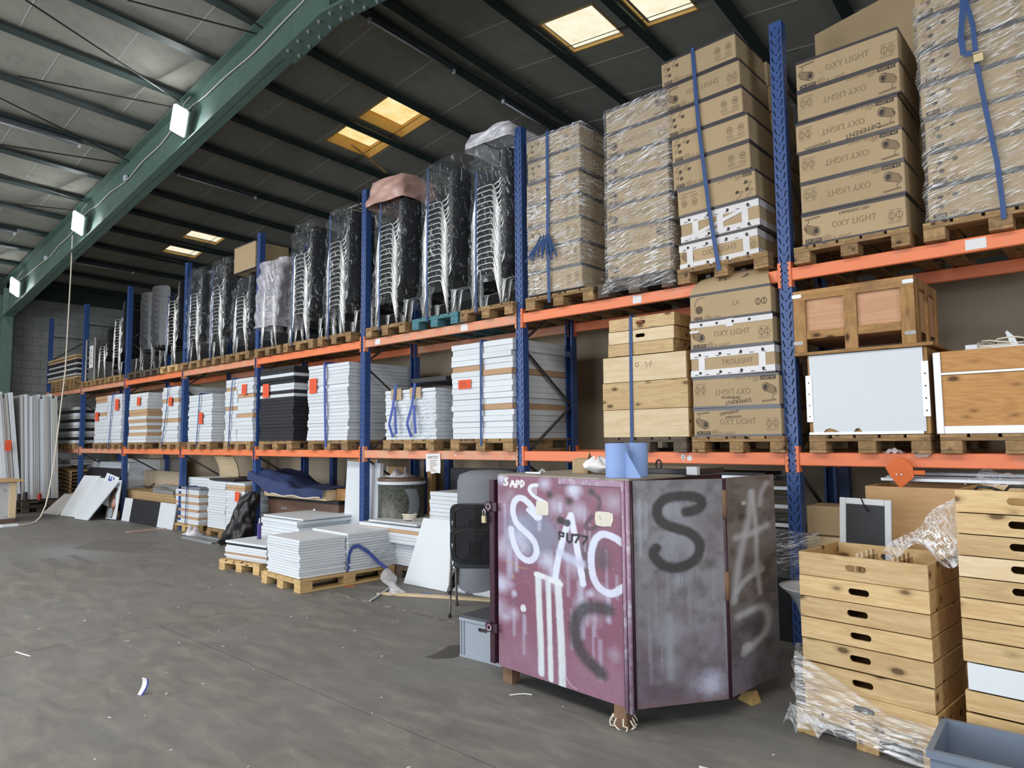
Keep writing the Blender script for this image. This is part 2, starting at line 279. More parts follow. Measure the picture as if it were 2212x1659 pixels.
# ------------------------------------------------------------------ mesh helpers
class MB:
    def __init__(s): s.v = []; s.f = []; s.mi = []; s.m = 0
    def quad(s, *p):
        b = len(s.v); s.v += [tuple(x) for x in p]; s.f.append(tuple(range(b, b+len(p)))); s.mi.append(s.m); return s
    def box(s, x0, x1, y0, y1, z0, z1, c=0.0, T=None):
        """box, with its vertical and horizontal edges chamfered by c when c > 0"""
        b = len(s.v)
        if c <= 0:
            vs = [(x0,y0,z0),(x1,y0,z0),(x1,y1,z0),(x0,y1,z0),(x0,y0,z1),(x1,y0,z1),(x1,y1,z1),(x0,y1,z1)]
            fs = [(0,3,2,1),(4,5,6,7),(0,1,5,4),(1,2,6,5),(2,3,7,6),(3,0,4,7)]
        else:
            vs = []; fs = []
            X = (x0, x1); Y = (y0, y1); Z = (z0, z1); idx = {}
            sg = lambda i: c if i == 0 else -c
            for i in (0,1):
                for j in (0,1):
                    for k in (0,1):
                        for a in range(3):
                            p = [X[i]+sg(i), Y[j]+sg(j), Z[k]+sg(k)]
                            p[a] = (X,Y,Z)[a][(i,j,k)[a]]
                            idx[(i,j,k,a)] = len(vs); vs.append(tuple(p))
            for a in range(3):
                o = [q for q in range(3) if q != a]
                for sd in (0,1):
                    ring = []
                    for (p, q) in ((0,0),(1,0),(1,1),(0,1)):
                        t = [0,0,0]; t[a] = sd; t[o[0]] = p; t[o[1]] = q; ring.append(idx[(t[0],t[1],t[2],a)])
                    flip = (sd == 0) != (a == 1)
                    fs.append(tuple(reversed(ring)) if flip else tuple(ring))
            for a in range(3):   # edges along axis a
                o = [q for q in range(3) if q != a]
                for p in (0,1):
                    for q in (0,1):
                        t0 = [0,0,0]; t1 = [0,0,0]; t1[a] = 1
                        for t in (t0, t1): t[o[0]] = p; t[o[1]] = q
                        fs.append((idx[(*t0, o[0])], idx[(*t1, o[0])], idx[(*t1, o[1])], idx[(*t0, o[1])]))
            for i in (0,1):
                for j in (0,1):
                    for k in (0,1): fs.append(tuple(idx[(i,j,k,a)] for a in range(3)))
        if T is not None: vs = [tuple(T @ Vector(p)) for p in vs]
        s.v += vs; s.f += [tuple(b+i for i in f) for f in fs]; s.mi += [s.m]*len(fs); return s
    def tube(s, pts, r, n=8, caps=True, closed=False, oval=1.0):
        pts = [Vector(p) for p in pts]; b = len(s.v); k = len(pts)
        up = None
        for i, p in enumerate(pts):
            if closed: t = (pts[(i+1) % k]-pts[i-1]).normalized()
            else: t = ((pts[min(i+1,k-1)])-(pts[max(i-1,0)])).normalized()
            if up is None:
                up = Vector((0,0,1)) if abs(t.z) < 0.9 else Vector((1,0,0))
            up = (up - t*up.dot(t)).normalized(); sd = t.cross(up)
            rr = r[i] if isinstance(r, (list, tuple)) else r
            for a in range(n):
                an = 2*PI*a/n; s.v.append(tuple(p + up*(math.cos(an)*rr) + sd*(math.sin(an)*rr*oval)))
        m = k if closed else k-1
        for i in range(m):
            for a in range(n):
                i2 = (i+1) % k
                s.f.append((b+i*n+a, b+i*n+(a+1)%n, b+i2*n+(a+1)%n, b+i2*n+a)); s.mi.append(s.m)
        if caps and not closed:
            s.f.append(tuple(b+a for a in reversed(range(n)))); s.f.append(tuple(b+(k-1)*n+a for a in range(n))); s.mi += [s.m]*2
        return s
    def lathe(s, prof, n=20, cx=0, cy=0, cap=True):
        b = len(s.v); k = len(prof)
        for r, z in prof:
            for a in range(n):
                an = 2*PI*a/n; s.v.append((cx+r*math.cos(an), cy+r*math.sin(an), z))
        for i in range(k-1):
            for a in range(n): s.f.append((b+i*n+a, b+i*n+(a+1)%n, b+(i+1)*n+(a+1)%n, b+(i+1)*n+a)); s.mi.append(s.m)
        if cap: s.f.append(tuple(b+a for a in reversed(range(n)))); s.f.append(tuple(b+(k-1)*n+a for a in range(n))); s.mi += [s.m]*2
        return s
    def prism(s, poly, t, axis='y', off=0.0):
        """polygon in the other two axes extruded by t along axis"""
        b = len(s.v); n = len(poly)
        for o in (off, off+t):
            for (p, q) in poly:
                s.v.append({'y': (p, o, q), 'x': (o, p, q), 'z': (p, q, o)}[axis])
        s.f.append(tuple(range(b, b+n))); s.f.append(tuple(reversed(range(b+n, b+2*n)))); s.mi += [s.m]*2
        for i in range(n): s.f.append((b+i, b+n+i, b+n+(i+1)%n, b+(i+1)%n)); s.mi.append(s.m)
        return s
    def grid(s, nu, nv, fn):
        b = len(s.v)
        for j in range(nv+1):
            for i in range(nu+1): s.v.append(tuple(fn(i/nu, j/nv)))
        w = nu+1
        for j in range(nv):
            for i in range(nu): s.f.append((b+j*w+i, b+j*w+i+1, b+(j+1)*w+i+1, b+(j+1)*w+i)); s.mi.append(s.m)
        return s
    def add(s, v, f, T=None):
        b = len(s.v); s.v += [tuple(T @ Vector(p)) for p in v] if T is not None else [tuple(p) for p in v]
        s.f += [tuple(b+i for i in q) for q in f]; s.mi += [s.m]*len(f); return s
    def mesh(s, name, mats, smooth=False, recalc=True):
        me = D.meshes.new(name); me.from_pydata(s.v, [], s.f)
        for m in (mats if isinstance(mats, (list, tuple)) else [mats]): me.materials.append(MAT[m] if isinstance(m, str) else m)
        if any(s.mi): me.polygons.foreach_set('material_index', s.mi)
        if recalc:
            bm = bmesh.new(); bm.from_mesh(me); bmesh.ops.recalc_face_normals(bm, faces=bm.faces); bm.to_mesh(me); bm.free()
        if smooth: me.polygons.foreach_set('use_smooth', [True]*len(me.polygons))
        me.update(); return me
def obj(name, me, parent=None, loc=(0,0,0), rot=(0,0,0)):
    o = D.objects.new(name, me); COL.objects.link(o); o.location = loc; o.rotation_euler = rot
    if parent is not None: o.parent = parent
    return o
def tag(o, label=None, cat=None, group=None, kind=None):
    if label: o['label'] = label
    if cat: o['category'] = cat
    if group: o['group'] = group
    if kind: o['kind'] = kind
    return o
def thing(name, label, cat, loc=(0,0,0), rz=0.0, group=None, rot=None):
    o = D.objects.new(name, None); COL.objects.link(o); o.location = loc; o.rotation_euler = rot or (0,0,rz); o.empty_display_size = 0.1
    return tag(o, label, cat, group)
def structure(name, me, loc=(0,0,0), rot=(0,0,0)):
    o = obj(name, me, None, loc, rot); o['kind'] = 'structure'; return o
ORD = ['first','second','third','fourth','fifth','sixth','seventh','eighth','ninth','tenth','eleventh','twelfth','thirteenth','fourteenth','fifteenth','sixteenth','seventeenth','eighteenth','nineteenth','twentieth','twenty-first','twenty-second','twenty-third','twenty-fourth','twenty-fifth','twenty-sixth','twenty-seventh','twenty-eighth']
_cache = {}
def cached(key, fn):
    if key not in _cache: _cache[key] = fn()
    return _cache[key]
def boxmesh(dx, dy, dz, mat, c=0.004, name='box'):
    """box standing on z=0, centred in x, front face at y=0"""
    k = ('bx', round(dx,3), round(dy,3), round(dz,3), mat, c)
    return cached(k, lambda: MB().box(-dx/2, dx/2, 0, dy, 0, dz, c).mesh(name, mat))
# flat lettering: the built-in font turned into faces, lying in x-z and facing -y
_dg_txt = {}
def text_geo(body, size, bold=0.0):
    k = (body, size, bold)
    if k not in _dg_txt:
        cu = D.curves.new('lettering', 'FONT'); cu.body = body; cu.size = size; cu.align_x = 'CENTER'; cu.align_y = 'CENTER'
        cu.resolution_u = 2; cu.offset = bold
        o = D.objects.new('lettering', cu); COL.objects.link(o)
        dg = bpy.context.evaluated_depsgraph_get(); me = o.evaluated_get(dg).to_mesh()
        v = [(p.co.x, 0.0, p.co.y) for p in me.vertices]; f = [tuple(p.vertices) for p in me.polygons]
        o.evaluated_get(dg).to_mesh_clear(); D.objects.remove(o); D.curves.remove(cu)
        _dg_txt[k] = (v, f)
    return _dg_txt[k]
def put_text(mb, body, size, x, z, y=0.0, rot=0.0, bold=0.0, sx=1.0):
    v, f = text_geo(body, size, bold); c, s_ = math.cos(rot), math.sin(rot)
    mb.add([(x+(p[0]*sx)*c-p[2]*s_, y, z+(p[0]*sx)*s_+p[2]*c) for p in v], f); return mb
def stroke(mb, pts, wd, y=0.0):
    """flat pen line in x-z"""
    pts = [Vector((p[0], p[1])) for p in pts]; L_, R_ = [], []
    for i, p in enumerate(pts):
        t = (pts[min(i+1,len(pts)-1)]-pts[max(i-1,0)]).normalized(); n = Vector((-t.y, t.x))*wd/2
        L_.append(p+n); R_.append(p-n)
    for i in range(len(pts)-1):
        mb.quad((L_[i].x,y,L_[i].y),(R_[i].x,y,R_[i].y),(R_[i+1].x,y,R_[i+1].y),(L_[i+1].x,y,L_[i+1].y))
    return mb
def ring2(mb, x, z, r, wd, y=0.0, n=14, sx=1.0, a0=0, a1=2*PI):
    return stroke(mb, [(x+sx*r*math.cos(a0+(a1-a0)*i/n), z+r*math.sin(a0+(a1-a0)*i/n)) for i in range(n+1)], wd, y)
def disc2(mb, x, z, r, y=0.0, n=14, sx=1.0):
    return mb.quad(*[(x+sx*r*math.cos(2*PI*i/n), y, z+r*math.sin(2*PI*i/n)) for i in range(n)])
def rect2(mb, x0, x1, z0, z1, y=0.0): return mb.quad((x0,y,z0),(x1,y,z0),(x1,y,z1),(x0,y,z1))

# ------------------------------------------------------------------ the hall
XW, XE, YF, YB = -20.6, 10.4, -14.0, 9.2
XR = -5.1                                         # ridge
SL = 0.11
def zp(x): return 8.13 + SL*x if x < XR else 8.13 + SL*(2*XR - x)      # underside of the purlins
ROOF = 0.10                                       # the boards are set between the purlins, this far above their underside
def skew(me):                                     # the purlins do not run quite square to the racking
    for v in me.vertices: v.co.x -= .075*(v.co.y+.85)
    return me
# floor: base and three cast slabs with open joints between them
fb = structure('floor', MB().box(XW-0.3, XE, YF, YB, -0.25, -0.03).mesh('floor', 'concrete'))
for (a, b_, c, d) in ((XW-0.3, -4.405, YF, YB), (-4.397, XE, YF, -2.937), (-4.397, XE, -2.928, YB)):
    obj('slab', MB().box(a, b_, c, d, -0.05, 0.0).mesh('slab', 'concrete'), fb)
def decal(name, poly, mat, z=0.0012):
    return obj(name, MB().prism(poly, 0.0012, 'z', z-0.0012).mesh(name, mat), fb)
def blob(cx, cy, rx, ry, n=22, j=0.18, seed=1, rot=0):
    r = random.Random(seed); o = []
    for i in range(n):
        a = 2*PI*i/n; k = 1+r.uniform(-j, j); x, y = rx*k*math.cos(a), ry*k*math.sin(a)
        o.append((cx+x*math.cos(rot)-y*math.sin(rot), cy+x*math.sin(rot)+y*math.cos(rot)))
    return o
decal('dark_mark', [(-10.08,-2.0),(-8.87,-1.58),(-9.78,-0.85),(-10.9,-1.4)], 'dpatch')
for (ya, yb) in ((-2.99,-2.84),(-2.65,-2.48),(-2.3,-2.2)):
    decal('dark_mark', [(-9.35,ya+0.03),(-8.25,ya),(-8.25,yb),(-9.35,yb+0.03)], 'dpatch')
decal('wet_stain', [(-1.971,-2.024),(-1.881,-2.004),(-1.80,-1.90),(-1.80,-1.75),(-1.909,-1.70),(-1.996,-1.639),(-2.015,-1.671),(-2.047,-1.714),(-2.009,-1.821),(-1.98,-1.916)], 'wet')
decal('faded_line', [(-7.2,-1.30),(-2.5,-1.24),(-2.5,-1.19),(-7.2,-1.24)], 'oldline', 0.0008)

# roof: boards between the purlins, both slopes
RYS = [-5.6 + 1.2*i for i in range(13)]
PXL = [-5.57, -6.80, -7.98, -9.17, -10.39, -11.55, -12.76, -13.97, -15.17, -16.37, -17.57, -18.77, -19.9]          # purlins down the slope towards wall_left
PXR = [-5.2, -4.0, -2.65, -1.4, -0.15, 1.1, 2.35]
ceil_ = structure('ceiling', D.meshes.new('ceiling'))
mbd = MB()
def deck(side, x0, x1, y0, y1):
    s = SL if side == 'L' else -SL; z = 8.13 if side == 'L' else 8.13+2*SL*XR
    mbd.box(x0, x1, y0, y1, 0, 0.04, T=Matrix(((1,0,0,0),(0,1,0,0),(s,0,1,z+ROOF+0.045),(0,0,0,1))))
WINS = []      # rooflight openings: side, x0, x1, y0, y1
for (side, x0, x1, y0, y1) in (('L', -7.90, -6.99, 1.66, 2.75), ('L', -8.92, -8.22, 1.66, 2.76), ('L', -14.95, -14.38, 1.53, 2.43), ('L', -16.13, -15.58, 1.52, 2.41), ('R', -3.87, -2.92, 1.93, 2.88), ('R', -2.56, -1.75, 2.05, 2.86)):
    WINS.append((side, x0, x1, y0, y1))
def strips(side, xa, xb):
    ws = sorted([w_ for w_ in WINS if w_[0] == side], key=lambda q: q[1]); x = xa
    for (_, x0, x1, y0, y1) in ws:
        deck(side, x, x0, YF, YB); deck(side, x0, x1, YF, y0); deck(side, x0, x1, y1, YB); x = x1
    deck(side, x, xb, YF, YB)
strips('L', XW-0.2, XR); strips('R', XR, XE)
ceil_.data = skew(mbd.mesh('ceiling', 'darkwall'))
def roof_T(side):
    return (SL, 8.13) if side == 'L' else (-SL, 8.13+2*SL*XR)
def board(side, x0, x1, y0, y1):
    s, z = roof_T(side)
    return MB().box(x0+0.006, x1-0.006, y0+0.006, y1-0.006, 0, 0.03, T=Matrix(((1,0,0,0),(0,1,0,0),(s,0,1,z+ROOF+0.005),(0,0,0,1))))
def roof_boards(side, xs):
    for i in range(len(xs)-1):
        xa, xb = min(xs[i], xs[i+1]), max(xs[i], xs[i+1])
        off = 0.0 if i % 2 else 0.55
        for y in RYS:
            y0, y1 = y+off, y+off+1.2
            cuts = [(y0, y1)]
            hit = [w_ for w_ in WINS if w_[0] == side and w_[1] < xb-0.05 and w_[2] > xa+0.05 and w_[3] < y1 and w_[4] > y0]
            if not hit:
                if y0 > YB-0.3: continue
                obj('roof_board', skew(board(side, xa, xb, y0, min(y1, YB)).mesh('roof_board', 'ceil')), ceil_)
            else:
                w_ = hit[0]; m = MB(); s, z = roof_T(side); T = Matrix(((1,0,0,0),(0,1,0,0),(s,0,1,z+ROOF+0.005),(0,0,0,1)))
                x0, x1 = max(xa, w_[1]), min(xb, w_[2])
                if w_[3] > y0: m.box(xa+.006, xb-.006, y0+.006, w_[3], 0, .03, T=T)
                if w_[4] < y1: m.box(xa+.006, xb-.006, w_[4], y1-.006, 0, .03, T=T)
                ya, yb = max(y0+.006, w_[3]), min(y1-.006, w_[4])
                if x0 > xa+0.02: m.box(xa+.006, x0, ya, yb, 0, .03, T=T)
                if x1 < xb-0.02: m.box(x1, xb-.006, ya, yb, 0, .03, T=T)
                obj('roof_board', skew(m.mesh('roof_board', 'ceil')), ceil_)
roof_boards('L', [XR] + PXL + [XW]); roof_boards('R', [XR] + PXR + [3.0])
# pale tee strips along the board joints running down the slope
mj = MB()
for side, xs in (('L', [XR] + PXL + [XW]), ('R', [XR] + PXR + [3.0])):
    s, z = roof_T(side); T = Matrix(((1,0,0,0),(0,1,0,0),(s,0,1,z+ROOF),(0,0,0,1)))
    for i in range(len(xs)-1):
        xa, xb = min(xs[i], xs[i+1]), max(xs[i], xs[i+1]); off = 0.0 if i % 2 else 0.55
        for y in RYS[1:]:
            if y+off < YB and not any(w_[0] == side and w_[1] < xb-0.05 and w_[2] > xa+0.05 and w_[3] < y+off < w_[4] for w_ in WINS):
                mj.box(xa+.02, xb-.02, y+off-.009, y+off+.009, 0, .006, T=T)
tag(obj('joint_strip', skew(mj.mesh('joint_strip', 'tee')), ceil_), kind='stuff')
# rooflights
for k, (side, x0, x1, y0, y1) in enumerate(WINS):
    s, z = roof_T(side); T = Matrix(((1,0,0,0),(0,1,0,0),(s,0,1,z+ROOF),(0,0,0,1)))
    fr = MB()
    for (a, b_, c, d) in ((x0, x0+.03, y0, y1), (x1-.03, x1, y0, y1), (x0+.03, x1-.03, y0, y0+.03), (x0+.03, x1-.03, y1-.03, y1)): fr.box(a, b_, c, d, 0.0, 0.24 if k < 2 else .045, T=T)
    wo = structure('window_%d' % (k+1), skew(fr.mesh('window_frame', MAT['kerb'])))
    obj('pane', skew(MB().box(x0+.03, x1-.03, y0+.03, y1-.03, (.21 if k < 2 else .02), (.22 if k < 2 else .03), T=T).mesh('pane', 'sky' if k < 2 else 'sky2')), wo)
    obj('tie_wire', skew(MB().tube([T @ Vector((x0-.35, y1-.26, -.03)), T @ Vector((x1+.3, y1-.26, -.03))], .006, 5).mesh('tie_wire', 'rod')), wo)
# purlins: cold-rolled sections with a lip
def purlin_mesh():
    m = MB(); y0, y1 = YF, YB
    m.box(-.075, .075, y0, y1, 0, .012); m.box(-.075, -.06, y0, y1, .012, .188); m.box(-.075, .075, y0, y1, .188, .2); m.box(.062, .075, y0, y1, .012, .035)
    return skew(m.mesh('purlin', 'green_dark'))
pm = purlin_mesh()
for x in PXL + PXR: structure('purlin', pm, (x, 0, zp(x)), (0, (-SL if x < XR else SL), 0))
structure('eaves_beam', MB().box(-.10, .10, YF, YB, -.30, .14).mesh('eaves_beam', 'green_dark'), (XW+.14, 0, zp(XW+.14)))
# portal frame: tapered rafter of two slopes, column at wall_left, bolted ridge plates
YC = -0.85; HW = 0.12
def zb(x): return 7.45 + 0.125*x if x < XR else 7.45 + 0.125*(2*XR-x)
def zt(x): return zp(x) - 0.01
raf = thing('portal_rafter', None, None); raf['kind'] = 'structure'
def raf_web():
    m = MB(); xs = [-20.3, XR, 10.2]
    for i in range(2):
        a, b_ = xs[i], xs[i+1]
        m.prism([(a, zb(a)), (b_, zb(b_)), (b_, zt(b_)), (a, zt(a))], .014, 'y', YC-.007)
    return m.mesh('rafter_web', 'green')
obj('rafter_web', raf_web(), raf)
for nm, fz, th in (('bottom_flange', zb, .022), ('top_flange', zt, .022)):
    m = MB()
    for a, b_ in ((-20.3, XR), (XR, 10.2)):
        za, zc = fz(a), fz(b_)
        o = 0 if nm == 'bottom_flange' else -th
        m.prism([(a, za+o), (b_, zc+o), (b_, zc+th+o), (a, za+th+o)], 2*HW, 'y', YC-HW)
    obj(nm, m.mesh(nm, 'green'), raf)
m = MB()      # ridge haunch plate, stiffener and bolts
m.prism([(-6.15, zb(-6.15)-.012), (XR, zb(XR)-.012), (-4.05, zb(-4.05)-.012), (-4.05, zb(-4.05)-.03), (XR, zb(XR)-.03), (-6.15, zb(-6.15)-.03)], .28, 'y', YC-.14)
obj('splice_plate', m.mesh('splice_plate', 'green'), raf)
for i in range(8):
    for yy in (-.08, .08):
        x = -5.95 + i*.24
        obj('bolt', cached('bolt', lambda: MB().lathe([(0.022, 0), (0.022, -.02), (0.012, -.02), (0.012, -.04)], 6).mesh('bolt', 'galv')), raf, (x, YC+yy, zb(x)-.03))
obj('stiffener', MB().box(-4.99, -4.965, YC-.11, YC+.11, zb(-5)+.02, zt(-5)-.02).mesh('stiffener', 'green'), raf)
obj('column_web', MB().box(-20.45, -20.05, YC-.007, YC+.007, 0, 5.9).mesh('column_web', 'green'), raf)
for xx in (-20.47, -20.05): obj('column_flange', MB().box(xx, xx+.02, YC-HW, YC+HW, 0, 5.7).mesh('column_flange', 'green'), raf)
# tie rods under the purlins
for a, b_ in (((-8.1,-3.33),(-9.11,-1.0)), ((-7.31,-2.42),(-6.84,-.9)), ((-10.68,-3.05),(-11.54,-.9)), ((-9.9,-3.0),(-9.31,-.98)), ((-12.4,-3.4),(-11.71,-1.0)), ((-13.2,-3.2),(-13.75,-1.0)), ((-6.4,-1.9),(-6.69,-.9)), ((-15.0,-3.0),(-14.3,-1.0))):
    r_ = MB().tube([(a[0], a[1], zp(a[0])-.08), (b_[0], b_[1], zp(b_[0])-.10)], .013, 6).mesh('tie_rod', 'rod')
    obj('tie_rod', r_, raf)
# walls: left end wall of painted blocks where it shows, cladding elsewhere
wl = structure('wall_left', MB().box(XW-.25, XW-.012, YF, YB, 0, 6.6).mesh('wall_left', 'mortar'))
bk = MB().box(-.012, 0.0, .004, .436, .004, .211, 0.003).mesh('block', 'block')
for r_ in range(26):
    for c_ in range(10):
        y = -1.9 + c_*.44 + (.22 if r_ % 2 else 0)
        if y < 2.4: obj('block', bk, wl, (XW+rnd.uniform(-.002,.002), y, r_*.215))
structure('wall_back', MB().box(XW, XE, YB, YB+.2, 0, 7.7).mesh('wall_back', 'darkwall'))
structure('wall_right', MB().box(XE, XE+.2, YF, YB, 0, 6.9).mesh('wall_right', 'darkwall'))
wf = MB()                                          # front wall with three open loading doors, behind the camera
xs = [XW-.25, -15.5, -10.5, -8.5, -3.5, -2.0, 3.0, XE]
for i in range(0, 7, 2): wf.box(xs[i], xs[i+1], YF-.2, YF, 0, 7.7)
for i in range(1, 6, 2): wf.box(xs[i], xs[i+1], YF-.2, YF, 4.7, 7.7)
structure('wall_front', wf.mesh('wall_front', 'darkwall'))
# beige sheets closing the back of the racking, up to the upper rear beams
for i, xa in enumerate([-19.6, -14.6, -9.6, -4.6, 0.4]):
    tag(structure('wall_partition_%d' % (i+1), MB().box(xa+.004, xa+4.996, 1.62, 1.66, 0.0, 2.98, .004).mesh('wall_partition', 'beige')))

# ------------------------------------------------------------------ pallet racking
UX = [0.0, -2.8, -5.556, -8.384, -11.103, -13.994, -16.802, -19.629]
B1, B2, TOP, FD = 1.41, 2.855, 4.95, 0.94
UPN = ['first', 'second', 'third', 'fourth', 'fifth', 'sixth', 'seventh', 'eighth']
def post_mesh(front):
    m = MB(); s = 1 if front else -1      # front web at y=0 (or rear at y=FD), flanges going inwards, with lips
    y0 = 0 if front else FD
    def bx(a, b_, c, d): m.box(a, b_, min(y0+s*c, y0+s*d), max(y0+s*c, y0+s*d), 0, TOP)
    bx(-.05, .05, 0, .003); bx(-.05, -.047, .003, .09); bx(.047, .05, .003, .09); bx(-.047, -.03, .087, .09); bx(.03, .047, .087, .09)
    return m.mesh('post', 'blue')
def slots_mesh():
    m = MB()
    for i in range(65):
        z = .06 + i*.075
        for sx in (-1, 1):
            xa, xb = sx*.037, sx*.021
            m.quad((xa-.0048, -.0012, z+.025), (xa+.0048, -.0012, z+.025), (xb+.0048, -.0012, z-.025), (xb-.0048, -.0012, z-.025))
        disc2(m, 0, z+.0375, .0065, -.0012, 8)
    for i in range(48):       # round holes on the flange facing +x
        z = .1+i*.1; m.quad(*[(.0506, .045+.006*math.cos(a*PI/4), z+.006*math.sin(a*PI/4)) for a in range(8)])
    return m.mesh('slots', 'slot', recalc=False)
pf, pr_ = post_mesh(True), post_mesh(False); slm = slots_mesh()
foot = MB().box(-.06, .06, -.02, .12, 0, .008).mesh('base_plate', 'blue')
def brace(z0, z1, side): return cached(('br', z0, z1), lambda: MB().tube([(0, .06, z0), (0, FD-.06, z1)], .016, 6).mesh('brace', 'brace'))
for i, x in enumerate(UX):
    t = thing('rack_upright', 'blue slotted steel upright, %s counted from the carton stacks' % UPN[i] if i < 7 else 'blue steel upright frame with slotted posts at the end by the grey block wall', 'rack upright', (x, 0, 0), group='blue upright frames of the racking')
    p = obj('post', pf, t); sl = obj('slots', slm, p); sl['kind'] = 'stuff'
    obj('post', pr_, t); obj('base_plate', foot, t); obj('base_plate', foot, t, (0, FD-.1, 0))
    obj('brace', brace(.25, .25, 0), t)
    for (za, zc) in ((.28, .85), (1.35, .87), (1.40, 1.95), (2.55, 1.97), (2.62, 3.2), (3.75, 3.22), (3.8, 4.4)): obj('brace', brace(za, zc, 0), t)
    obj('brace', brace(4.45, 4.45, 0), t)
def beam_parts(t, ln, worn):
    mat = 'orange_worn' if worn else 'orange'
    obj('beam', cached(('beam', round(ln, 3), mat), lambda: MB().box(-ln/2, ln/2, 0, .045, -.05, .05, .006).mesh('beam', mat)), t)
    def conn(sg):
        poly = [(.055, -.10), (.055, .10), (.026, .10)]
        for k in range(5): zz = .085-k*.042; poly += [(.026, zz), (.034, zz-.006), (.034, zz-.018), (.026, zz-.024)]
        poly += [(.026, -.10)]
        return MB().prism([(sg*p, q) for p, q in poly], .004, 'y', -.008).box(min(sg*.051, sg*.055), max(sg*.051, sg*.055), -.008, .05, -.10, .10).mesh('connector', 'orange_worn' if worn else 'orange')
    cm2 = cached(('conn', 1, worn), lambda: conn(1)); cm = cached(('conn', -1, worn), lambda: conn(-1))
    obj('connector', cm2, t, (-ln/2-.05, 0, 0)); obj('connector', cm, t, (ln/2+.05, 0, 0))
BAYX = [(0.0, 2.8)] + [(UX[i+1], UX[i]) for i in range(7)]
BAYD = ['right of the first blue upright'] + ['between the %s and %s blue uprights' % (UPN[i], UPN[i+1]) for i in range(7)]
BEAMS = {}
for lv, z, nm in ((1, B1, 'lower'), (2, B2, 'upper')):
    for yy, fr in ((-.004, 'front'), (FD-.041, 'rear')):
        for b in range(8):
            xa, xb = BAYX[b]; ln = xb-xa-.10
            t = thing('pallet_beam', 'orange %s %s beam %s' % (nm, fr, BAYD[b] if b else 'ending in the bay of the wooden crates'), 'rack beam', ((xa+xb)/2, yy, z), group='orange %s %s beams' % (nm, fr))
            beam_parts(t, ln, b in (2, 6, 7) or (lv == 2 and b == 4)); BEAMS[(lv, fr, b)] = t
def stick(key, dx, w_, h, mat, name='sticker', dz=0.0):
    obj(name, MB().box(-w_/2, w_/2, -.0025, 0, -h/2, h/2).mesh(name, mat), BEAMS[key], (dx, 0, dz))
stick((1,'front',0), .1, .09, .09, 'paper'); stick((2,'front',0), -.13, .12, .07, 'paper'); stick((2,'front',2), .55, .11, .075, 'paper')
stick((2,'front',2), -1.05, .10, .07, 'paper'); stick((2,'front',1), .05, .09, .07, 'paper'); stick((1,'front',2), .4, .02, .02, 'paper')
m = MB(); disc2(m, 0, 0, .022, -.001); disc2(m, .06, -.012, .024, -.001); stroke(m, [(0, 0), (.002, -.045)], .006, -.001)
obj('sticker', m.mesh('sticker', 'paper', recalc=False), BEAMS[(1,'front',1)], (.47, 0, .01))

# ------------------------------------------------------------------ pallets: 0.8 m side to the front
def pal_parts(mat, matx):
    k = ('pal', mat)
    def mk():
        g = {}
        g['top_board'] = (MB().box(-.0725, .0725, 0, 1.2, 0, .022, .002).mesh('top_board', mat), [(-.3275, 0, .108), (-.164, 0, .108), (0, 0, .108), (.164, 0, .108), (.3275, 0, .108)])
        g['cross_board'] = (MB().box(-.4, .4, 0, .145, 0, .022, .002).mesh('cross_board', matx), [(0, 0, .086), (0, .5275, .086), (0, 1.055, .086)])
        g['block'] = (MB().box(-.06, .06, 0, .145, 0, .064, .004).mesh('block', mat), [(x, y, .022) for x in (-.34, 0, .34) for y in (0, .5275, 1.055)])
        g['bottom_board'] = (MB().box(-.06, .06, 0, 1.2, 0, .022, .002).mesh('bottom_board', mat), [(-.34, 0, 0), (0, 0, 0), (.34, 0, 0)])
        return g
    return cached(k, mk)
def pallet(x, y, z, label, style='pal', rz=0.0, parts=True, w_=0.8, group=None, rot=None):
    matx = {'pal': 'palx', 'pal_new': 'pine', 'pal_dark': 'pal_dark', 'pal_teal': 'pal_teal'}[style]
    g = pal_parts(style, matx)
    t = thing('pallet', label, 'pallet', (x, y, z), rz, group, rot)
    t.scale = (w_/0.8, 1, 1)
    if parts:
        for nm, (me, ps) in g.items():
            for p in ps: obj(nm, me, t, p)
    else:
        def joined():
            m = MB()
            for nm, (me, ps) in g.items():
                for p in ps: m.add([tuple(v.co) for v in me.vertices], [tuple(q.vertices) for q in me.polygons], Matrix.Translation(p))
            return m.mesh('deck', style)
        tag(obj('deck', cached(('palj', style), joined), t), kind='stuff')
    return t
ZL1, ZL2, PH = B1+.05, B2+.055, .13
PY = -.07
# level 2, level 1: x centre, width, style, label
for (x, w_, st, lb) in ((.50, .8, 'pal', 'wooden pallet under the column of inverted unwrapped cartons'), (1.42, .88, 'pal', 'wooden pallet under film-wrapped cartons with hanging blue strap')):
    pallet(x, PY, ZL2, lb, st, w_=w_)
pallet(-.50, PY, ZL2+.01, 'broken wooden pallet sagging under the tilted unwrapped carton column', 'pal', rot=(0, -.028, 0))
pallet(-1.34, PY, ZL2, 'grey-green pallet under the film-wrapped carton column between two others', 'pal_dark')
pallet(-2.22, PY, ZL2, 'wooden pallet under film-wrapped cartons with tangled strap', 'pal', w_=.86)
pallet(-1.28, PY, ZL1, 'weathered grey pallet under strapped pale wooden crates', 'pal_dark', w_=.84)
pallet(-.42, PY, ZL1, 'wooden pallet under carton stack topped by an open box', 'pal', w_=.78)
pallet(.555, PY, ZL1, 'wooden pallet under the white-fronted box', 'pal', w_=.8)
pallet(1.43, PY, ZL1, 'wooden pallet under the metal-edged amber crate', 'pal', w_=.84)
